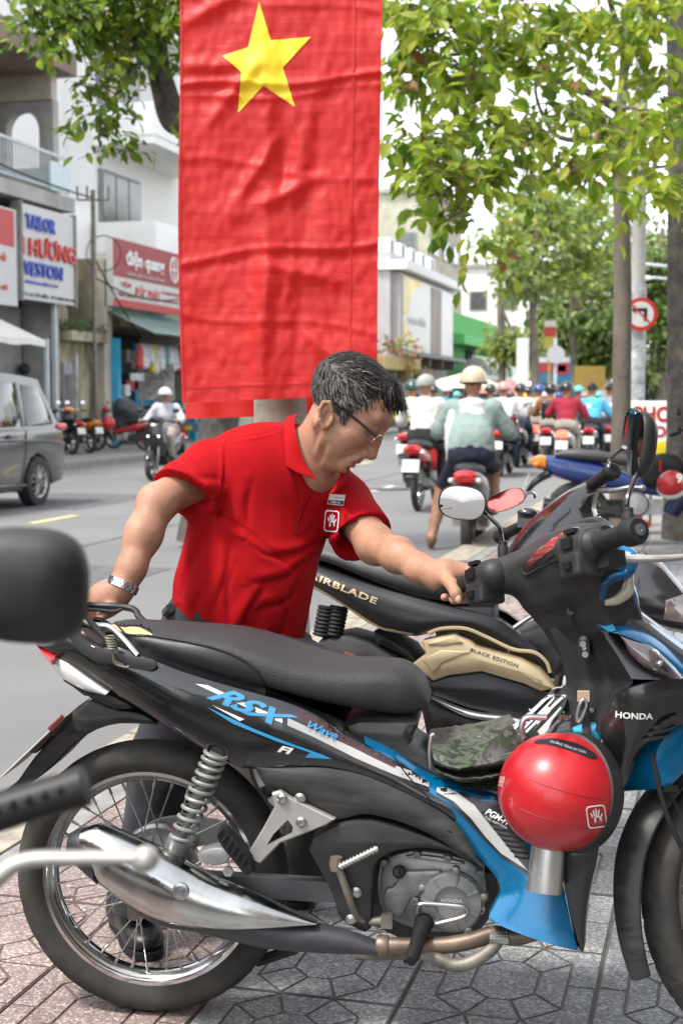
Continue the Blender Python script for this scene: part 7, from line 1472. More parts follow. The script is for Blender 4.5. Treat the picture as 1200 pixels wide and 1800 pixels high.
B = MB(); B.sphere(S(32.6, -16.6, 2.0), .15, 12, 8); B.build('round_speaker', DRK, h)
sg = thing('sign_board', 'grey white tailor sign with blue and red raised letters', 'sign'); sb('board', SIGW, sg, (30.95, 33.75, -16.0, -15.78, 3.6, 5.8)); sb('frame', SHUT, sg, (30.9, 30.96, -16, -15.72, 3.55, 5.85), (33.74, 33.8, -16, -15.72, 3.55, 5.85))
q = -15.76
sgn('TAILOR', 31.9, q, 5.41, 1.5, .34, LTB, sg, bold=.012); sgn('I HƯƠNG', 32.35, q, 4.86, 2.8, .5, LTR, sg, bold=.012); sgn('VESTON', 32.0, q, 4.32, 2.0, .33, LTB, sg, bold=.012); sgn('nhahuong.tailor.com', 31.95, q, 4.0, 1.7, .12, LTB, sg, depth=.01); sgn('ĐC: 22, TÔ HIẾN   ĐT: 0903 604 170', 32.35, q, 3.73, 2.75, .13, DKP, sg, depth=.01)
s2 = thing('sign_board', 'red over white shop sign left of the tailor sign', 'sign'); sb('board', SIGW, s2, (26.5, 30.8, -16, -15.8, 3.4, 5.6)); sb('red_panel', SIGR, s2, (26.5, 30.65, -15.8, -15.78, 4.75, 5.55)); sgn('phòng vẽ', 29.7, -15.78, 4.45, 1.1, .25, LTR, s2, depth=.01); sgn('tư vấn 24 giờ', 29.6, -15.78, 3.8, 1.4, .2, LTR, s2, depth=.01)
aw = thing('awning', 'white cloth awning over the pavement by the shop house', 'awning'); B = MB(); L1 = [S(24.6 + i*.74, -16.8, 3.3) for i in range(8)]; L2 = [S(24.6+i*.74, -14.6, 2.6-.04*(i % 2)) for i in range(8)]; B.rings([L1, [(a+b)/2+V((0, 0, .12)) for a, b in zip(L1, L2)], L2, [p-V((0, 0, .14)) for p in L2]], closed=False); B.build('cloth', M('awning_cloth', (.68, .67, .63), .8, var=.08), aw); sb('frame', IRON, aw, (29.8, 29.86, -16.8, -14.6, 2.5, 2.55), (29.8, 29.88, -14.65, -14.57, 0, 2.6))
# white apartment block behind
h = house('apartment_building', 'tall white building with corner balconies rising behind the low shops')
sb('wall', WALLW, h, (34.5, 41.2, -30, -19.5, 0, 17), (33.6, 41.2, -19.5, -18.7, 4.3, 7.0)); sb('tower_wall', WALLW, h, (41.2, 50, -30, -18.6, 0, 17))
for z in (5.4, 8.9, 12.4):
    sb('balcony_slab', WALLW, h, (41.0, 47, -18.6, -16.6, z, z+.25)); sb('balcony_front', WALLW, h, (41.0, 47, -16.7, -16.55, z+.25, z+1.2), (40.95, 41.1, -18.6, -16.6, z+.25, z+1.2))
    f = sb('window', SHUT, h, (41.4, 44.5, -18.6, -18.5, z+.5, z+2.9)); sb('pane', WGL, f, *[(41.5+i*1., 42.4+i*1., -18.5, -18.47, z+.55, z+2.8) for i in range(3)])
sb('curtain', M('cream_curtain', (.5, .46, .36), .8), h, (42, 42.9, -18.47, -18.45, 8.9+.6, 8.9+2.5))
B = MB(); B.box(S(41.6, -16.52, 9.9), (.45, .3, .3)); B.build('air_conditioner', WALLW, h)
# low stained wall and grey door
h = house('low_house', 'low stained house front with grey metal door and moss on its ledge'); sb('wall', STAIN, h, (33.85, 36.0, -18, -16.3, 0, 3.0), (33.85, 35.9, -18, -17, 3.0, 4.9)); sb('ledge', STAIN, h, (33.85, 36.0, -17, -15.9, 2.75, 3.0)); sb('door', M('door_grey', (.3, .29, .32), .6, var=.2), h, (34.0, 34.75, -16.3, -16.24, 0, 2.2)); sb('door_slats', SHUT, h, *[(34.08+i*.1, 34.13+i*.1, -16.24, -16.21, .1, 1.9) for i in range(6)]); sb('red_white_post', M('post_paint', (.45, .3, .26), .7, var=.8, sc=3, c2=(.5, .5, .48)), h, (33.82, 33.94, -15.9, -15.8, 0, 2.4))
LFM = M('leaf_moss', (.05, .09, .02), .7, var=.5, sc=8); B = MB(); rn = random.Random(5)
for i in range(700):
    p = S(rn.uniform(33.85, 36), rn.uniform(-16.9, -15.8), 3.0+abs(rn.gauss(0, .14))); r = rn.uniform(.03, .08); a = V((rn.gauss(0, 1), rn.gauss(0, 1), rn.gauss(0, 1))).normalized(); b = a.orthogonal().normalized(); B.add([p-a*r, p+b*r*.5, p+a*r, p-b*r*.5], [(0, 1, 2, 3)])
o = B.build('moss_plants', LFM, h, smooth=False); o['kind'] = 'stuff'
up = thing('wire_pole', 'thin dark metal pole with insulators between the two shop signs', 'pole', S(34.75, -15.7)); B = MB(); B.tube([(0, 0, 0), (0, 0, 6.6)], .06, 8); B.build('shaft', DIRT, up); B = MB(); B.tube([(-.4, 0, 6.35), (.4, 0, 6.35)], .025, 6); [B.tube([(x, 0, 6.35), (x, 0, 6.7)], .03, 6) for x in (-.4, -.15, .15, .4)]; B.build('cross_arm', DIRT, up)
B = MB()
B.tube([(cos(t)*.45+.25, 0, 5.0+sin(t)*.45) for t in np.linspace(0, 2*pi, 20)], .015, 5); B.build('cable_coil', RUB, up)
cb_ = thing('overhead_cable', 'black cables sagging from the thin pole to the shop sign', 'cable'); B = MB()
for a, b, sag in ((S(34.75, -15.7, 4.9), S(38.5, -15.2, 1.9), .15), (S(34.75, -15.7, 4.4), S(41, -15.5, 4.3), .3), (S(34.75, -15.7, 6.4), S(20, -15.3, 7.6), .4)):
    B.tube([a.lerp(b, t)-V((0, 0, sag*4*t*(1-t))) for t in np.linspace(0, 1, 14)], .022, 5)
B.build('wires', RUB, cb_)
# hardware shop with the dark red sign
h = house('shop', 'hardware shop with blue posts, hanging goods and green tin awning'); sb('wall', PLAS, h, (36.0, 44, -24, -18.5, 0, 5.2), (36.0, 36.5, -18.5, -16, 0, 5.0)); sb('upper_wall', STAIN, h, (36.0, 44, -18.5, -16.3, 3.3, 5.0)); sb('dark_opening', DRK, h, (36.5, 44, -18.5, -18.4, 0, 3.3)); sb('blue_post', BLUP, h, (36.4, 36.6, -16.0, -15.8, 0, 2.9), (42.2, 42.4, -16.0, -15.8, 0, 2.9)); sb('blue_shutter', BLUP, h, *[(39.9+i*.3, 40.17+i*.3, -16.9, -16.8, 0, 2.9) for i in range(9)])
aw = thing('awning', 'green corrugated awning over the hardware shop', 'awning'); B = MB(); B.rings([[S(36.2+i*.12, -16.3, 3.75+.025*(i % 2)) for i in range(56)], [S(36.2+i*.12, -14.6, 3.0+.025*(i % 2)) for i in range(56)]], closed=False); B.rings([[S(36.2+i*.12, -16.3, 3.72+.025*(i % 2)) for i in range(56)], [S(36.2+i*.12, -14.6, 2.97+.025*(i % 2)) for i in range(56)]], closed=False); B.build('sheet', M('tin_green', (.12, .19, .16), .6, var=.35, sc=2, det=8), aw)
aw2 = thing('awning', 'small white awning beside the flag below the green one', 'awning'); B = MB(); L1 = [S(39.6+i*.5, -15.4, 2.85) for i in range(8)]; L2 = [S(39.6+i*.5, -14.0, 2.5) for i in range(8)]; B.rings([L1, L2, [p-V((0, 0, .1)) for p in L2]], closed=False); B.build('cloth', WALLW, aw2)
rn = random.Random(11); gcol = [M('bag_clear', (.42, .43, .44), .25, var=.5, sc=9), M('goods_red', (.35, .03, .03), .5), M('goods_yellow', (.5, .42, .03), .5), M('goods_teal', (.05, .2, .22), .5), M('goods_pale', (.5, .48, .44), .6), M('goods_dark', (.04, .04, .045), .5)]
for i in range(15):
    t = thing('hanging_bag', ('clear plastic goods bag hanging in the row under the green awning' if i % 4 else '%s goods bag hanging in the row under the green awning' % ('red', 'yellow', 'teal')[i % 3]), 'bag', S(36.7+i*.24, -15.3, 2.85), group='goods bags hung under the awning'); s_ = SDF((-.2, -.2, -1.0), (.2, .2, .1), .04); s_.cap((0, 0, -.1), (rn.uniform(-.05, .05), 0, -rn.uniform(.5, .8)), .05, .13, .04); s_.ell((rn.uniform(-.03, .03), 0, -.35), (.1, .07, .2), None, .03); s_.build('bag_body', gcol[0 if i % 4 else 1+i % 3], t, it=1)
st_ = thing('display_rack', 'crowded stand of household goods in front of the hardware shop', 'display rack', S(38.6, -15.6)); sb_ = None
B = MB(); B.box((0, 0, 1.75), (1.0, .1, 1.0)); B.box((-.4, 0, .7), (.05, .05, 1.4)); B.box((.4, 0, .7), (.05, .05, 1.4)); B.build('panel', M('mottled_panel', (.3, .29, .27), .7, var=.7, sc=6), st_)
B = MB()
for i in range(90):
    B.T = None; c = S(rn.uniform(36.8, 42), rn.uniform(-17.5, -15.4), rn.uniform(.1, 2.5)); d = [rn.uniform(.1, .4) for _ in range(3)]; B.box(c-st_.location, d, rn.randrange(6), Matrix.Rotation(rn.uniform(0, 3), 3, 'Z'))
o = B.build('goods', gcol, st_, smooth=False); o['kind'] = 'stuff'
sg = thing('sign_board', 'dark red and white shop sign with the hand written style white letters', 'sign'); sb('board', SIGW, sg, (36.05, 40.9, -15.95, -15.75, 3.75, 5.55)); sb('red_panel', SIGD, sg, (36.05, 40.9, -15.75, -15.73, 4.55, 5.55)); sb('lower_panel', SIGR, sg, (36.05, 40.9, -15.75, -15.73, 3.75, 3.95))
sgn('điện quang', 38.2, -15.72, 5.05, 2.7, .52, WHT, sg, depth=.02, bold=.02); sgn('THƯƠNG HIỆU TIN DÙNG VIỆT NAM', 38.2, -15.72, 4.67, 2.7, .12, GLP, sg, depth=.01); sgn('TIỆM', 36.85, -15.74, 4.36, .7, .2, LTR, sg, depth=.01, bold=.012); sgn('ĐIỆN - NƯỚC', 36.9, -15.74, 4.08, 1.1, .13, LTR, sg, depth=.01); sgn('ĐỨC PHÁT', 38.4, -15.74, 4.24, 1.8, .38, LTR, sg, depth=.01, bold=.012); sgn('ĐT: 0903 712 345', 40.1, -15.74, 4.33, 1.3, .1, LTR, sg, depth=.01); sgn('Chuyên sửa điện', 40.1, -15.74, 4.1, 1.3, .1, LTR, sg, depth=.01)
B = MB(); c = S(40.35, -15.72, 5.05); L_ = [c+DS*(.3*cos(t))+UZ*(.36*sin(t)) for t in np.linspace(0, 2*pi, 30, endpoint=False)]; B.tube(L_, .03, 5, closed=True)
for a in (0, pi/2): B.tube([c+DS*(.24*cos(a))+UZ*(.3*sin(a)), c-DS*(.24*cos(a))-UZ*(.3*sin(a))], .03, 5)
B.build('round_logo', WHT, sg)
o = sb('filler_house', PLAS, house('house', 'plain beige house front hidden mostly by the red flag'), (44.2, 66, -26, -16, 0, 6.5))
# grey building with large advertising board
h = house('building', 'grey building carrying a tall advertising board and steel ledge'); sb('wall', WALLG, h, (69.8, 85, -30, -16.2, 0, 8.6), (69.8, 75, -30, -19, 8.6, 9.3)); sb('parapet', WALLW, h, (69.6, 85.3, -17, -15.3, 7.7, 8.15)); sb('ledge', SHUT, h, (69.8, 86, -16.2, -14.8, 3.4, 3.55)); sb('bracket', DIRT, h, *[(70.5+i*3.5, 70.7+i*3.5, -16.2, -15, 2.9, 3.4) for i in range(4)]); sb('shutter', M('shutter_green', (.2, .3, .26), .6, var=.1, sc=1), h, *[(70.3, 75, -16.2, -16.1, .1+i*.18, .24+i*.18) for i in range(15)]); sb('shutter_right', M('shutter_green', (.2, .3, .26), .6), h, (79.5, 84, -16.2, -16.1, 0, 2.7)); sb('dark_door', DRK, h, (75.5, 79, -16.2, -16.1, 0, 2.7))
B = MB()
for cx in (76.6, 78.4): c = S(cx, -16.05, 1.7); B.tube([c+DS*(.7*cos(t))+UZ*(.5*sin(t)) for t in np.linspace(0, 2*pi, 26, endpoint=False)], .09, 6, closed=True)
B.build('ring_logo', WALLW, h)
for i in range(5): f = sb('air_conditioner', WALLW, h, (71+i*2.6, 72.2+i*2.6, -17.2, -16.5, 8.6, 9.4)); sb('fan_grille', SHUT, f, (71.2+i*2.6, 71.8+i*2.6, -16.5, -16.47, 8.7, 9.3))
B = MB(); B.tube([S(69.75, -18.2, 1), S(69.75, -18.2, 6), S(69.75, -17.4, 6), S(69.75, -17.4, 1)], .05, 5); B.build('wall_pipe', SIGD, h)
ad = thing('billboard', 'tall white and yellow advertising board with a portrait strip', 'billboard'); sb('frame', WALLG, ad, (70.2, 84.6, -16.2, -15.75, 3.6, 7.6)); sb('panel', M('poster_white', (.62, .62, .6), .4, var=.05), ad, (70.6, 84.2, -15.75, -15.7, 3.75, 7.45))
YW = M('poster_yellow', (.7, .58, .16), .4, var=.3, sc=.5)
B = MB(); [B.add([tuple(S(s_, -15.69, z)) for s_, z in L_], [tuple(range(len(L_)))]) for L_ in ([(70.6, 7.45), (76, 7.45), (74, 7.1), (72.4, 6.6), (71.8, 5.6), (70.6, 5.4)], [(70.6, 5.2), (71.6, 5.0), (73.6, 4.1), (73, 3.9), (71.6, 4.3), (70.6, 4.6)])]; B.build('yellow_print', YW, ad, smooth=False)
sb('portrait_print', M('poster_skin', (.55, .38, .3), .5, var=.5, sc=.7, c2=(.1, .07, .06)), ad, (77.6, 80.6, -15.7, -15.68, 3.75, 7.4)); sgn('ocean white', 74, -15.68, 5.35, 4.6, .5, GLP, ad, depth=.01)
# red-front cafe at its foot, green building, banner, further shops
h = house('cafe', 'small cafe with red front and cream awning at the foot of the grey building'); sb('wall', SIGD, h, (62, 69.6, -18, -16.2, 0, 2.6)); sb('awning', M('awning_cream', (.55, .42, .2), .7, var=.2), h, (62, 69.7, -16.5, -14.6, 2.6, 3.2)); sb('door', WGL, h, (67, 68.6, -16.2, -16.1, 0, 2.2))
GRN = M('green_wall', (.06, .36, .07), .7, var=.1, sc=1); GRL = M('green_band', (.1, .45, .12), .7, var=.05)
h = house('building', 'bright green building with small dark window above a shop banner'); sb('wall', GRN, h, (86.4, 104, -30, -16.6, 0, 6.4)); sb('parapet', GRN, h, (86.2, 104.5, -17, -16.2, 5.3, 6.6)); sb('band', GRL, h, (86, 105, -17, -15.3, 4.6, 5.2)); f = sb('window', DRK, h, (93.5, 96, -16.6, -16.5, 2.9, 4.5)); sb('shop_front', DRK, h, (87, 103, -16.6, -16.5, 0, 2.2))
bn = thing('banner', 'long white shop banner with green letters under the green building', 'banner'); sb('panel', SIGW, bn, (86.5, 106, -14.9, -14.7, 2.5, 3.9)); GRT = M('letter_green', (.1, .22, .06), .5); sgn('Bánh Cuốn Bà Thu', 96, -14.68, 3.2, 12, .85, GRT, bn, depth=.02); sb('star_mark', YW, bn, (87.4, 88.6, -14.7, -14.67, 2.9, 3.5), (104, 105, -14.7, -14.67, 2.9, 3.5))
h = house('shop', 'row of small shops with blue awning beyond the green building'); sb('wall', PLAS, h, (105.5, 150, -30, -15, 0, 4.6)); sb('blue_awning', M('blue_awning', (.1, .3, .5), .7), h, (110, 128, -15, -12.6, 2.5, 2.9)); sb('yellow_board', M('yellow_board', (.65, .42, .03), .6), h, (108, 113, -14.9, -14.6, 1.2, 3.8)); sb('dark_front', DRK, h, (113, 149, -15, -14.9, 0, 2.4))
ls = thing('light_box', 'small glowing orange and white shop light box below the banner', 'sign'); sb('panel', M('lit_orange', (1, .5, .08), .4, em=1.2), ls, (103, 108, -13.9, -13.7, 1.35, 2.0)); sb('white_panel', M('lit_white', (.8, .9, 1), .4, em=1.5), ls, (103, 108, -13.9, -13.7, 2.02, 2.5))
for i, (s0, q0, q1, z1, lb) in enumerate([(90, -40, -31, 15, 'pale tower block far behind the grey building'), (108, -34, -22, 17, 'white block with roof garden far behind the green building'), (128, -28, -17, 13, 'tall pale house beyond the row of shops'), (152, -24, -12, 15, 'grey house block closing the far end of the street')]):
    h = house('apartment_building', lb); sb('wall', WALLW if i % 2 == 0 else PLAS, h, (s0, s0+14, q0, q1, 0, z1))
    for r in range(int(z1/3.2)-1):
        for c in range(3):
            f = sb('window', SHUT, h, (s0+1.2+c*4.2, s0+3.4+c*4.2, q1, q1+.08, 3+r*3.1, 4.7+r*3.1)); sb('pane', WGL, f, (s0+1.35+c*4.2, s0+3.25+c*4.2, q1+.08, q1+.1, 3.1+r*3.1, 4.6+r*3.1))
        w = (q1-q0)/4
        for c in range(2):
            f = sb('window', SHUT, h, (s0-.08, s0, q1-2.6-c*w, q1-1-c*w, 3+r*3.1, 4.7+r*3.1)); sb('pane', WGL, f, (s0-.1, s0-.08, q1-2.45-c*w, q1-1.15-c*w, 3.1+r*3.1, 4.6+r*3.1))
    sb('roof', CONCW, h, (s0-.3, s0+14.3, q0, q1+.4, z1, z1+.35))
S = S0_
# unseen houses beside and behind the camera, added for reflections; pale building at right
NWM = M('near_facade', (.34, .3, .26), .8, var=.3, sc=.7, det=8)
for s0, s1, z1, m_, lb in ((-34, -12, 8, PLAS, 'unseen beige shop house across the road, added for reflections'), (-11.5, 4, 10, STAIN, 'unseen stained shop house across the road, added for reflections'), (4.5, 19.5, 8.5, WALLG, 'unseen grey shop house left of the tailor house, added for reflections')):
    h = house('shop_house', lb); sb('wall', m_, h, (s0, s1, -24, -16, 0, z1)); sb('awning', BLUP if s0 > 0 else SIGR, h, (s0, s1, -16, -14.6, 2.9, 3.1))
    for c in range(3): s_ = s0+1+c*(s1-s0-1)/3; f = sb('window', SHUT, h, (s_, s_+2.4, -16, -15.92, 4.2, 6.2)); sb('pane', WGL, f, (s_+.1, s_+2.3, -15.92, -15.9, 4.3, 6.1)); sb('shutter', SHUT, h, (s_, s_+3, -16, -15.94, 0, 2.8))
for i, (s0, s1, z1, lb) in enumerate([(-14, -2, 9, 'unseen beige shop house behind the near pavement, added for reflections'), (-1.6, 9, 11, 'unseen brown shop house beside the near pavement, added for reflections'), (62, 80, 7, 'pale building on the right behind the large tree')]):  # first two are out of view, put in to darken reflections
    h = house('shop_house', lb); sb('wall', (NWM, BRN, WALLW)[i], h, (s0, s1, 6.2 if i < 2 else 3.5, 16, 0, z1)); q_ = 6.2 if i < 2 else 3.5
    for c in range(3):
        s_ = s0+.8+c*(s1-s0-1)/3; f = sb('window', SHUT, h, (s_, s_+2, q_-.08, q_, 4, 6)); sb('pane', WGL, f, (s_+.1, s_+1.9, q_-.1, q_-.08, 4.1, 5.9)); sb('shutter', SHUT, h, (s_-.4, s_+2.5, q_-.09, q_, 0, 2.9))
    sb('awning', (SIGR, BLUP, CONCW)[i], h, (s0, s1, q_-1.4, q_, 3.1, 3.3))
# signs and street furniture on the right
cp = thing('sign_board', 'white copy shop sign with red capital letters standing by the tree', 'sign', P(1240, 740, 15.5)); cp.rotation_euler = (0, 0, radians(-8))
B = MB(); B.slab([(-.9, -.7), (.95, -.7), (.95, .22), (-.9, .22)], .04, -.02, fy, .01); B.build('board', WALLW, cp); [MB().box((x_, .045, -.75), (.05, .05, 1.1)).build('leg', DIRT, cp) for x_ in (-.7, .7)]
lettering('PHOTO', (-.43, -.025, .075), (1, 0, 0), (0, 0, 1), .68, .175, LTR, cp, bold=.03); lettering('COPY', (-.45, -.025, -.115), (1, 0, 0), (0, 0, 1), .5, .125, LTR, cp, bold=.03)
pl2 = thing('lamp_post', 'slim pale lamp post carrying the round no left turn sign', 'lamp post', (P(1118, 700, 16.5).x, P(1118, 700, 16.5).y, 0)); B = MB(); B.lathe([(.095, 0), (.085, 2), (.075, 7)], 16); B.build('shaft', M('post_grey', (.36, .35, .32), .7, var=.3, sc=3), pl2); B = MB(); B.tube([(0, 0, 2.6), (0, 0, 1.2)], .098, 12); B.build('poster_wrap', M('poster_scraps', (.4, .42, .42), .7, var=.5, sc=9), pl2)
tsn = thing('traffic_sign', 'round red rimmed no left turn sign on the lamp post', 'sign', P(1126, 552, 16.3)); B = MB(); B.lathe([(.19, -.01), (.19, .012), (0, .012)], 40, ax=(0, -1, 0)); B.build('disc', paint('sign_paint_red', (.5, .03, .02)), tsn); B = MB(); B.lathe([(.145, .013), (.145, .0145), (0, .0145)], 40, ax=(0, -1, 0)); B.build('white_field', WHTP, tsn)
B = MB(); B.slab([(.03, -.08), (.07, -.08), (.07, .07), (-.06, .07), (-.06, .1), (-.11, .05), (-.06, 0), (-.06, .03), (.03, .03)], -.0146, -.016, fy, .0003); B.build('arrow', DKP, tsn); B = MB(); B.slab([(-.11, .095), (-.095, .11), (.11, -.095), (.095, -.11)], -.0165, -.018, fy, .0003); B.build('slash', paint('sign_paint_red', (.5, .03, .02)), tsn)
for px, py, t_, lb in ((1180, 485, 42, 'curved street lamp arm seen beside the big trunk, upper'), (1185, 505, 50, 'curved street lamp arm seen beside the big trunk, lower')):
    w = P(px, py, t_); lp = thing('street_lamp', lb, 'street lamp', (w.x+1.4, w.y, 0)); B = MB(); B.tube([(0, 0, 0), (0, 0, w.z-.3), (-.2, 0, w.z), (-1.2, 0, w.z+.25), (-2.2, 0, w.z+.35)], [.1, .08, .06, .05, .05], 8); B.build('post', IRON, lp); B = MB(); B.sphere((-2.5, 0, w.z+.33), .35, 10, 6, sc=(1, .4, .25)); B.build('lamp_head', WALLW, lp)
rs_ = thing('traffic_sign', 'grey back of a round road sign on the far pavement', 'sign', S(80, -13.6)); B = MB(); B.tube([(0, 0, 0), (0, 0, 3.6)], .06, 8); B.build('post', IRON, rs_); B = MB(); B.lathe([(.7, 0), (.7, .04), (0, .04)], 28, O=(0, -.08, 2.9), ax=(0, -1, 0)); B.build('disc', SHUT, rs_)
rs_ = thing('traffic_sign', 'pale round road sign far ahead between the trunks', 'sign', P(975, 700, 48)-V((0, 0, P(975, 700, 48).z))); B = MB(); B.tube([(0, 0, 0), (0, 0, 3.3)], .06, 8); B.build('post', IRON, rs_); B = MB(); B.lathe([(.3, 0), (.3, .04), (0, .04)], 28, O=(0, -.08, 2.75), ax=(0, -1, 0)); B.build('disc', WALLG, rs_)
for i, (px, py, t_, w_, c_, lb) in enumerate([(815, 672, 62, 2.6, (.62, .58, .42), 'cream parasol behind the cream helmet'), (893, 682, 70, 2.6, (.5, .2, .18), 'red and white parasol further along the far pavement')]):
    w = P(px, py, t_); u = thing('parasol', lb, 'parasol', (w.x, w.y, 0)); B = MB(); B.lathe([(w_*.75, w.z-.25), (w_*.4, w.z+.15), (.02, w.z+.42)], 8, cap=False); B.build('canopy', M('parasol_%s' % lb.split()[0], c_, .8, var=.1), u, smooth=False); B = MB(); B.tube([(0, 0, -.1), (0, 0, w.z+.35)], .04, 6); B.build('pole', IRON, u)
for px, py, t_, sw, sh_, mt, lb in ((966, 588, 55, .5, 1.1, M('faded_yellow', (.45, .36, .08), .6), 'yellow, red and white vertical shop sign between the trunks'), (972, 650, 60, 1.5, 1.1, M('dull_blue_board', (.04, .16, .28), .6), 'blue shop front sign far ahead between the trunks'), (918, 640, 60, .5, 2.2, WALLW, 'white vertical shop sign by the blue shop'), (1036, 664, 60, 1.3, 1.0, M('ochre_board', (.4, .26, .05), .6), 'yellow shop front far ahead right of the trunks')):
    w = P(px, py, t_); u = thing('sign_board', lb, 'sign', w); B = MB(); B.box((0, 0, 0), (sw, .12, sh_)); B.box((0, .1, -w.z/2-sh_/4), (.1, .1, w.z-sh_/2)); B.build('panel', mt, u, smooth=False)
    if sh_ == 1.1: B = MB(); B.box((0, -.07, .1), (sw*.9, .02, .35)); B.build('red_band', SIGR, u); B = MB(); B.box((0, -.07, .42), (sw*.9, .02, .22)); B.build('white_band', WHTP, u)
    if 'blue shop front' in lb: B = MB(); B.box((.35, -.07, 0), (.35, .02, .4)); B.build('red_band', SIGR, u)
h = house('shop_house', 'dark row of shop fronts closing the view behind the riders'); sb('wall', M('dim_facade', (.17, .15, .13), .8, var=.5, sc=.4, det=6), h, (88, 96, -5.5, 4, 0, 4.4)); sb('awning', BLUP, h, (87, 88, -5.5, 4, 2.6, 2.9)); sb('opening', DRK, h, (87.9, 88, -5, -2, 0, 2.5), (87.9, 88, -1.2, 1.2, 0, 2.5), (87.9, 88, 1.8, 3.8, 0, 2.5))
# ---------------------------------------------------------------- trees
def leafmat(name, c, c2, tl):
    def f(n, L, b):
        out = n['Material Output']; tr = n.new('ShaderNodeBsdfTranslucent'); mx = n.new('ShaderNodeMixShader'); mx.inputs[0].default_value = tl
        g = n.new('ShaderNodeNewGeometry'); no = n.new('ShaderNodeTexNoise'); no.inputs['Scale'].default_value = 2.2; no.inputs['Detail'].default_value = 3; L.new(g.outputs['Position'], no.inputs['Vector'])
        m = n.new('ShaderNodeMix'); m.data_type = 'RGBA'; m.inputs[6].default_value = (*c, 1); m.inputs[7].default_value = (*c2, 1)
        a = n.new('ShaderNodeMath'); a.operation = 'MULTIPLY_ADD'; a.inputs[1].default_value = .5; L.new(g.outputs['Random Per Island'], a.inputs[0]); L.new(no.outputs['Fac'], a.inputs[2])
        mr = n.new('ShaderNodeMapRange'); mr.inputs[1].default_value = .45; mr.inputs[2].default_value = 1.1; L.new(a.outputs[0], mr.inputs[0]); L.new(mr.outputs[0], m.inputs[0])
        L.new(m.outputs[2], b.inputs['Base Color']); L.new(m.outputs[2], tr.inputs[0]); b.inputs['Roughness'].default_value = .42
        L.new(b.outputs[0], mx.inputs[1]); L.new(tr.outputs[0], mx.inputs[2]); L.new(mx.outputs[0], out.inputs[0])
    return node_mat(name, f)
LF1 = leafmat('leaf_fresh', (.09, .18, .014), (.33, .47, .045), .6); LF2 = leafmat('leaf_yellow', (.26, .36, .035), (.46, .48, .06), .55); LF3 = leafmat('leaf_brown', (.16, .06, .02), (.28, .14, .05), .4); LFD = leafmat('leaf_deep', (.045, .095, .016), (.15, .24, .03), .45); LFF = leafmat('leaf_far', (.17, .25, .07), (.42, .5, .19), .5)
BARK = M('bark', (.15, .125, .1), .9, var=.4, sc=5, bump=.8, bsc=22, det=9, wsc=(1, 1, .35)); BARKD = M('bark_dark', (.085, .075, .065), .95, var=.6, sc=7, bump=1., bsc=16, det=9)
LP_ = [(0, 0, 0), (.3, .22, .05), (.62, .24, .04), (1., 0, -.1), (.62, -.24, .04), (.3, -.22, .05), (.5, 0, -.02)]
LFc = [(0, 6, 1), (1, 6, 2), (2, 6, 3), (3, 6, 4), (4, 6, 5), (5, 6, 0)]
def leaf_at(p, d, n, L_):
    d = d.normalized(); n = (n-d*n.dot(d)).normalized(); s = d.cross(n); return [p+d*(a*L_)+s*(b*L_)+n*(c*L_) for a, b, c in LP_]
def crown(tree, clumps, n_leaf, L0, mats, wts, seed, origin, big=0, droop=.5, twig=True, name='foliage'):
    rn = random.Random(seed); B = MB(); TW = MB(); vol = [c[1]**2 for c in clumps]; singles = []
    Bv, Bf, Bm = [], [], []
    for i in range(n_leaf//7):
        c, r, _ = rn.choices(clumps, vol)[0]
        u = V((rn.gauss(0, 1), rn.gauss(0, 1), rn.gauss(0, 1))).normalized()*r*(rn.random()**.45); u.z *= .7; q = c+u-origin
        td = V((rn.gauss(0, 1), rn.gauss(0, 1), rn.gauss(-.2, .5))).normalized(); tl = L0*rn.uniform(1.5, 3.2)
        if twig: TW.tube([q, q+td*tl], [L0*.035, L0*.015], 4)
        for k in range(7):
            p = q+td*tl*(k/6.)+V((rn.gauss(0, .15), rn.gauss(0, .15), rn.gauss(0, .15)))*L0
            d = td*.6+V((rn.gauss(0, .7), rn.gauss(0, .7), rn.gauss(-droop, .4))); nn_ = V((rn.gauss(0, .5), rn.gauss(0, .5), 1))
            vs = leaf_at(p, d, nn_, L0*rn.uniform(.65, 1.2)); m = rn.choices(range(len(mats)), wts)[0]
            if len(singles) < big and rn.random() < .25: singles.append((p, d, nn_, L0*rn.uniform(.8, 1.25), m)); continue
            k0 = len(Bv); Bv += vs; Bf += [tuple(k0+j for j in f) for f in LFc]; Bm += [m]*6
    B.v = [tuple(v) for v in Bv]; B.f = Bf; B.m = Bm
    me = bpy.data.meshes.new(name); me.from_pydata(B.v, [], B.f); [me.materials.append(m) for m in mats]; me.polygons.foreach_set('material_index', Bm); me.update()
    o = ob(name, me, tree); o['kind'] = 'stuff'
    if singles:
        mm = []
        for m in mats:
            q = bpy.data.meshes.new('leaf'); q.from_pydata(LP_, [], LFc); q.materials.append(m); mm.append(q)
        for p, d, n_, L_, m in singles:
            d = d.normalized(); n_ = (n_-d*n_.dot(d)).normalized(); s = n_.cross(d); l = ob('leaf', mm[m], tree); l.matrix_local = Matrix((( *[d.x*L_, s.x*L_, n_.x*L_], p.x), (d.y*L_, s.y*L_, n_.y*L_, p.y), (d.z*L_, s.z*L_, n_.z*L_, p.z), (0, 0, 0, 1)))
    if twig: t = TW.build('twigs', BARK, tree); t['kind'] = 'stuff'
    return o
def limbs(tree, L, org, mat=BARK, n=10):
    for pts, r in L:
        B = MB(); B.tube([P(*p)-org if len(p) == 3 else V(p)-org for p in pts], r, n, smooth=24); B.build('limb', mat, tree)
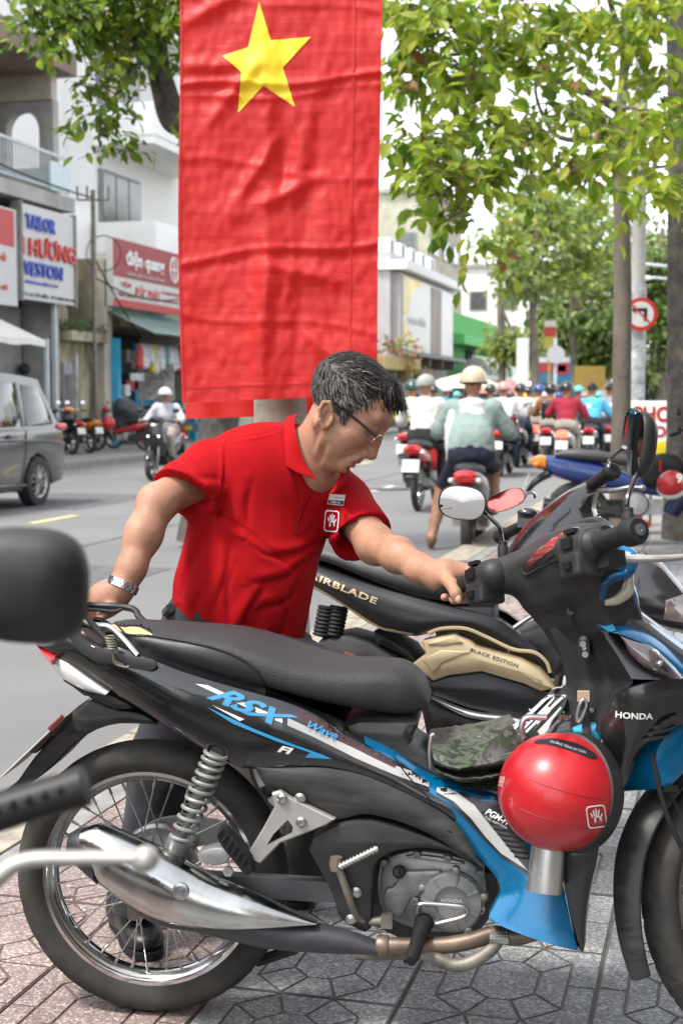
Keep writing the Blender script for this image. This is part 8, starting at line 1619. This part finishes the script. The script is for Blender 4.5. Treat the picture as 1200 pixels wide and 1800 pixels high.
# right street tree
b = V((P(1090, 900, 13.4).x, P(1090, 900, 13.4).y, 0)); o_ = thing('street_tree', 'slim street tree with bright yellow green leaves by the copy shop sign', 'tree', b, group='street trees'); tt = b.y
tt = 13.4
B = MB(); B.tube([V((0, 0, -.1)), P(1092, 700, tt)-b, P(1094, 520, tt)-b, P(1092, 380, tt)-b, P(1088, 250, tt)-b, P(1098, 100, tt)-b, P(1108, -40, tt)-b, P(1112, -200, tt)-b], [.11, .088, .085, .075, .06, .045, .032, .02], 14, smooth=40); B.build('trunk', BARK, o_)
limbs(o_, [([(1086, 190, tt), (1040, 165, 12.8), (990, 145, 12.2), (920, 120, 11.5), (840, 110, 10.8), (760, 120, 10.2)], [.05, .04, .03, .022, .014, .008]), ([(1088, 240, tt), (1020, 246, 12.6), (975, 235, 12), (945, 180, 11.6), (940, 120, 11.2)], [.035, .028, .02, .014, .008]), ([(1098, 90, tt), (1080, 30, 13), (1060, -40, 12.6)], [.04, .03, .02]), ([(1096, 80, tt), (1050, 65, 13), (990, 30, 12), (900, 10, 11)], [.03, .024, .016, .008]), ([(1100, 60, tt), (1150, 50, 12.6), (1200, 70, 12)], [.03, .02, .01]), ([(1092, 330, tt), (1130, 300, 12), (1180, 290, 11)], [.03, .02, .01]), ([(1080, 190, tt), (1110, 190, 12.6), (1180, 200, 11.6)], [.025, .018, .01])], b)
C_ = lambda L: [(P(x, y, t), r*t/2500., 0) for x, y, t, r in L]
crown(o_, C_([(715, 40, 10.4, 70), (790, 20, 10, 85), (880, 40, 10.6, 80), (960, 30, 11.4, 70), (1040, 40, 12, 60), (1130, 20, 11, 80), (720, 120, 10.2, 60), (800, 120, 10, 75), (890, 110, 10.8, 70), (960, 130, 11.6, 60), (1160, 120, 11, 60), (710, 230, 10, 45), (760, 260, 9.8, 70), (830, 230, 9.8, 70), (800, 310, 9.6, 62), (870, 300, 10, 60), (930, 250, 10.6, 62), (1000, 200, 11, 55), (900, 210, 10.6, 50), (985, 285, 11, 45), (1050, 270, 11, 55), (1130, 250, 9.6, 70), (1180, 200, 10, 60), (1180, 320, 9.4, 60), (1110, 335, 9.2, 55), (845, 420, 9.4, 26), (862, 380, 9.6, 28), (720, 310, 9.8, 30), (815, 360, 9.5, 34)]), 3300, .142, [LF1, LF2, LF3], [.5, .47, .03], 3, b, big=180)
# big dark trunk at the right edge
b = V((P(1226, 900, 13).x, P(1226, 900, 13).y, 0)); o_ = thing('street_tree', 'large rough barked tree cut by the right edge of the view', 'tree', b, group='street trees'); B = MB(); B.tube([V((0, 0, -.1)), P(1222, 760, 13)-b, P(1218, 500, 13)-b, P(1216, 200, 13)-b, P(1206, -100, 13)-b, P(1200, -500, 13)-b], [.33, .26, .235, .22, .2, .16], 20, smooth=40); B.build('trunk', BARKD, o_)
crown(o_, C_([(1250, -300, 13, 300), (1400, -100, 12, 250), (1150, -260, 15, 200)]), 2500, .17, [LF1, LFD], [.4, .6], 8, b, twig=False)
# tree at upper left
b = Vector_ = G(345, 1010, 0); b = V((P(345, 900, 13.5).x, P(345, 900, 13.5).y, 0)); o_ = thing('street_tree', 'dark leaved tree at upper left with its forked limb beside the flag', 'tree', b, group='street trees')
B = MB(); B.tube([V((0, 0, -.1)), P(400, 650, 13.5)-b, P(395, 450, 13.4)-b, P(370, 320, 13.2)-b, P(335, 232, 13)-b, P(300, 210, 12.8)-b, P(283, 160, 12.7)-b, P(270, 105, 12.6)-b, P(262, 30, 12.4)-b, P(250, -60, 12)-b], [.2, .17, .15, .13, .115, .1, .085, .075, .06, .04], 14, smooth=60); B.build('trunk', BARKD, o_)
limbs(o_, [([(335, 228, 13), (312, 195, 12.8), (296, 150, 12.6), (286, 105, 12.4), (282, 0, 12)], [.09, .075, .065, .055, .035]), ([(268, 95, 12.6), (225, 130, 12), (190, 195, 11.8)], [.03, .02, .01]), ([(265, 60, 12.5), (200, 40, 12), (120, 30, 11.6), (60, 20, 11.4)], [.04, .028, .018, .008])], b, BARKD)
crown(o_, C_([(60, 20, 11.4, 55), (120, 10, 11.5, 70), (100, 75, 11.5, 45), (180, 20, 11.8, 80), (250, 20, 12, 80), (310, 20, 12, 70), (170, 85, 11.8, 55), (230, 80, 12.2, 55), (300, 110, 12.6, 45), (175, 150, 11.8, 45), (160, 205, 11.8, 38), (190, 235, 11.8, 34), (220, 180, 12, 30), (300, 225, 12.4, 28), (190, 262, 11.8, 16), (400, -20, 12.5, 120), (160, -90, 12, 140), (330, -120, 12.5, 150)]), 4800, .115, [LF1, LFD, LF2], [.45, .4, .15], 21, b, big=60)
# trees further along
def far_tree(label, px, pb, t, r0, clumps, n, L0, mats, wts, seed, top=400):
    if t < 50: t *= 1.6; r0 *= 1.45; L0 *= 1.55; clumps = [(a, b, c*1.6, d) for a, b, c, d in clumps]
    w = P(px, pb, t); b = V((w.x, w.y, 0)); o = thing('street_tree', label, 'tree', b, group='street trees'); B = MB(); B.tube([V((0, 0, -.1)), P(px+2, 640, t)-b, P(px-2, 540, t)-b, P(px+4, top, t)-b], [r0*1.3, r0, r0*.85, r0*.5], 10, smooth=16); B.build('trunk', BARK, o)
    limbs(o, [([(px, 540, t), (c[0], c[1]+10, c[2])], [r0*.6, r0*.15]) for c in clumps[:5]], b, BARK, 6); crown(o, C_(clumps), n, L0, mats, wts, seed, b, twig=False)
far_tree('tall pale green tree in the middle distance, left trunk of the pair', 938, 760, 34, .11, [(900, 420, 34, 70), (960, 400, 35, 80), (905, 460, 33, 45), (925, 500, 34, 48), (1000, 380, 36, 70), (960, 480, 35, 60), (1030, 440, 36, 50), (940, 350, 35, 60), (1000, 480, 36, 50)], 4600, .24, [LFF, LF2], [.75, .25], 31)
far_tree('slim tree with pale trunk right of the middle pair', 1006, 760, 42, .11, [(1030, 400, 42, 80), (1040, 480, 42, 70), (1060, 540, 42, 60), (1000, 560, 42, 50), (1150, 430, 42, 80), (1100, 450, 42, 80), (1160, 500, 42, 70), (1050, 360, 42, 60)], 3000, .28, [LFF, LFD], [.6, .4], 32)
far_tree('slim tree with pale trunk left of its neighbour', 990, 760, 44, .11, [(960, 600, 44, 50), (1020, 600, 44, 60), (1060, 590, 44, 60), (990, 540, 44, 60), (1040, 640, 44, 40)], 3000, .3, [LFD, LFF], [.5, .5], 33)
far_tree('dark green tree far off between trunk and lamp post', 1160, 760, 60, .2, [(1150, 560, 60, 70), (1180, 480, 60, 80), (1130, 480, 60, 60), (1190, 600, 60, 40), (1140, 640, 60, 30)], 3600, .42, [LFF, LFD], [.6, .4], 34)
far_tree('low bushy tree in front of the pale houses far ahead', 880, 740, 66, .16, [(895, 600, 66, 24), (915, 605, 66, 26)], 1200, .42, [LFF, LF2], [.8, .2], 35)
# pots of flowers by the cafe
fp = thing('flower_bush', 'red and yellow flowering bush beside the grey building', 'shrub', S(66, -14.8)); crown(fp, [(S(66, -14.8, 3.6), 1.0, 0), (S(66.5, -14.8, 2.6), .8, 0)], 700, .22, [LFF, M('petal_red', (.45, .05, .03), .6), M('petal_yellow', (.6, .4, .05), .6)], [.6, .25, .15], 41, V(S(66, -14.8)), twig=False); B = MB(); B.lathe([(.5, 0), (.6, 1.4), (.5, 2.0)], 12); B.build('planter', CONCW, fp)
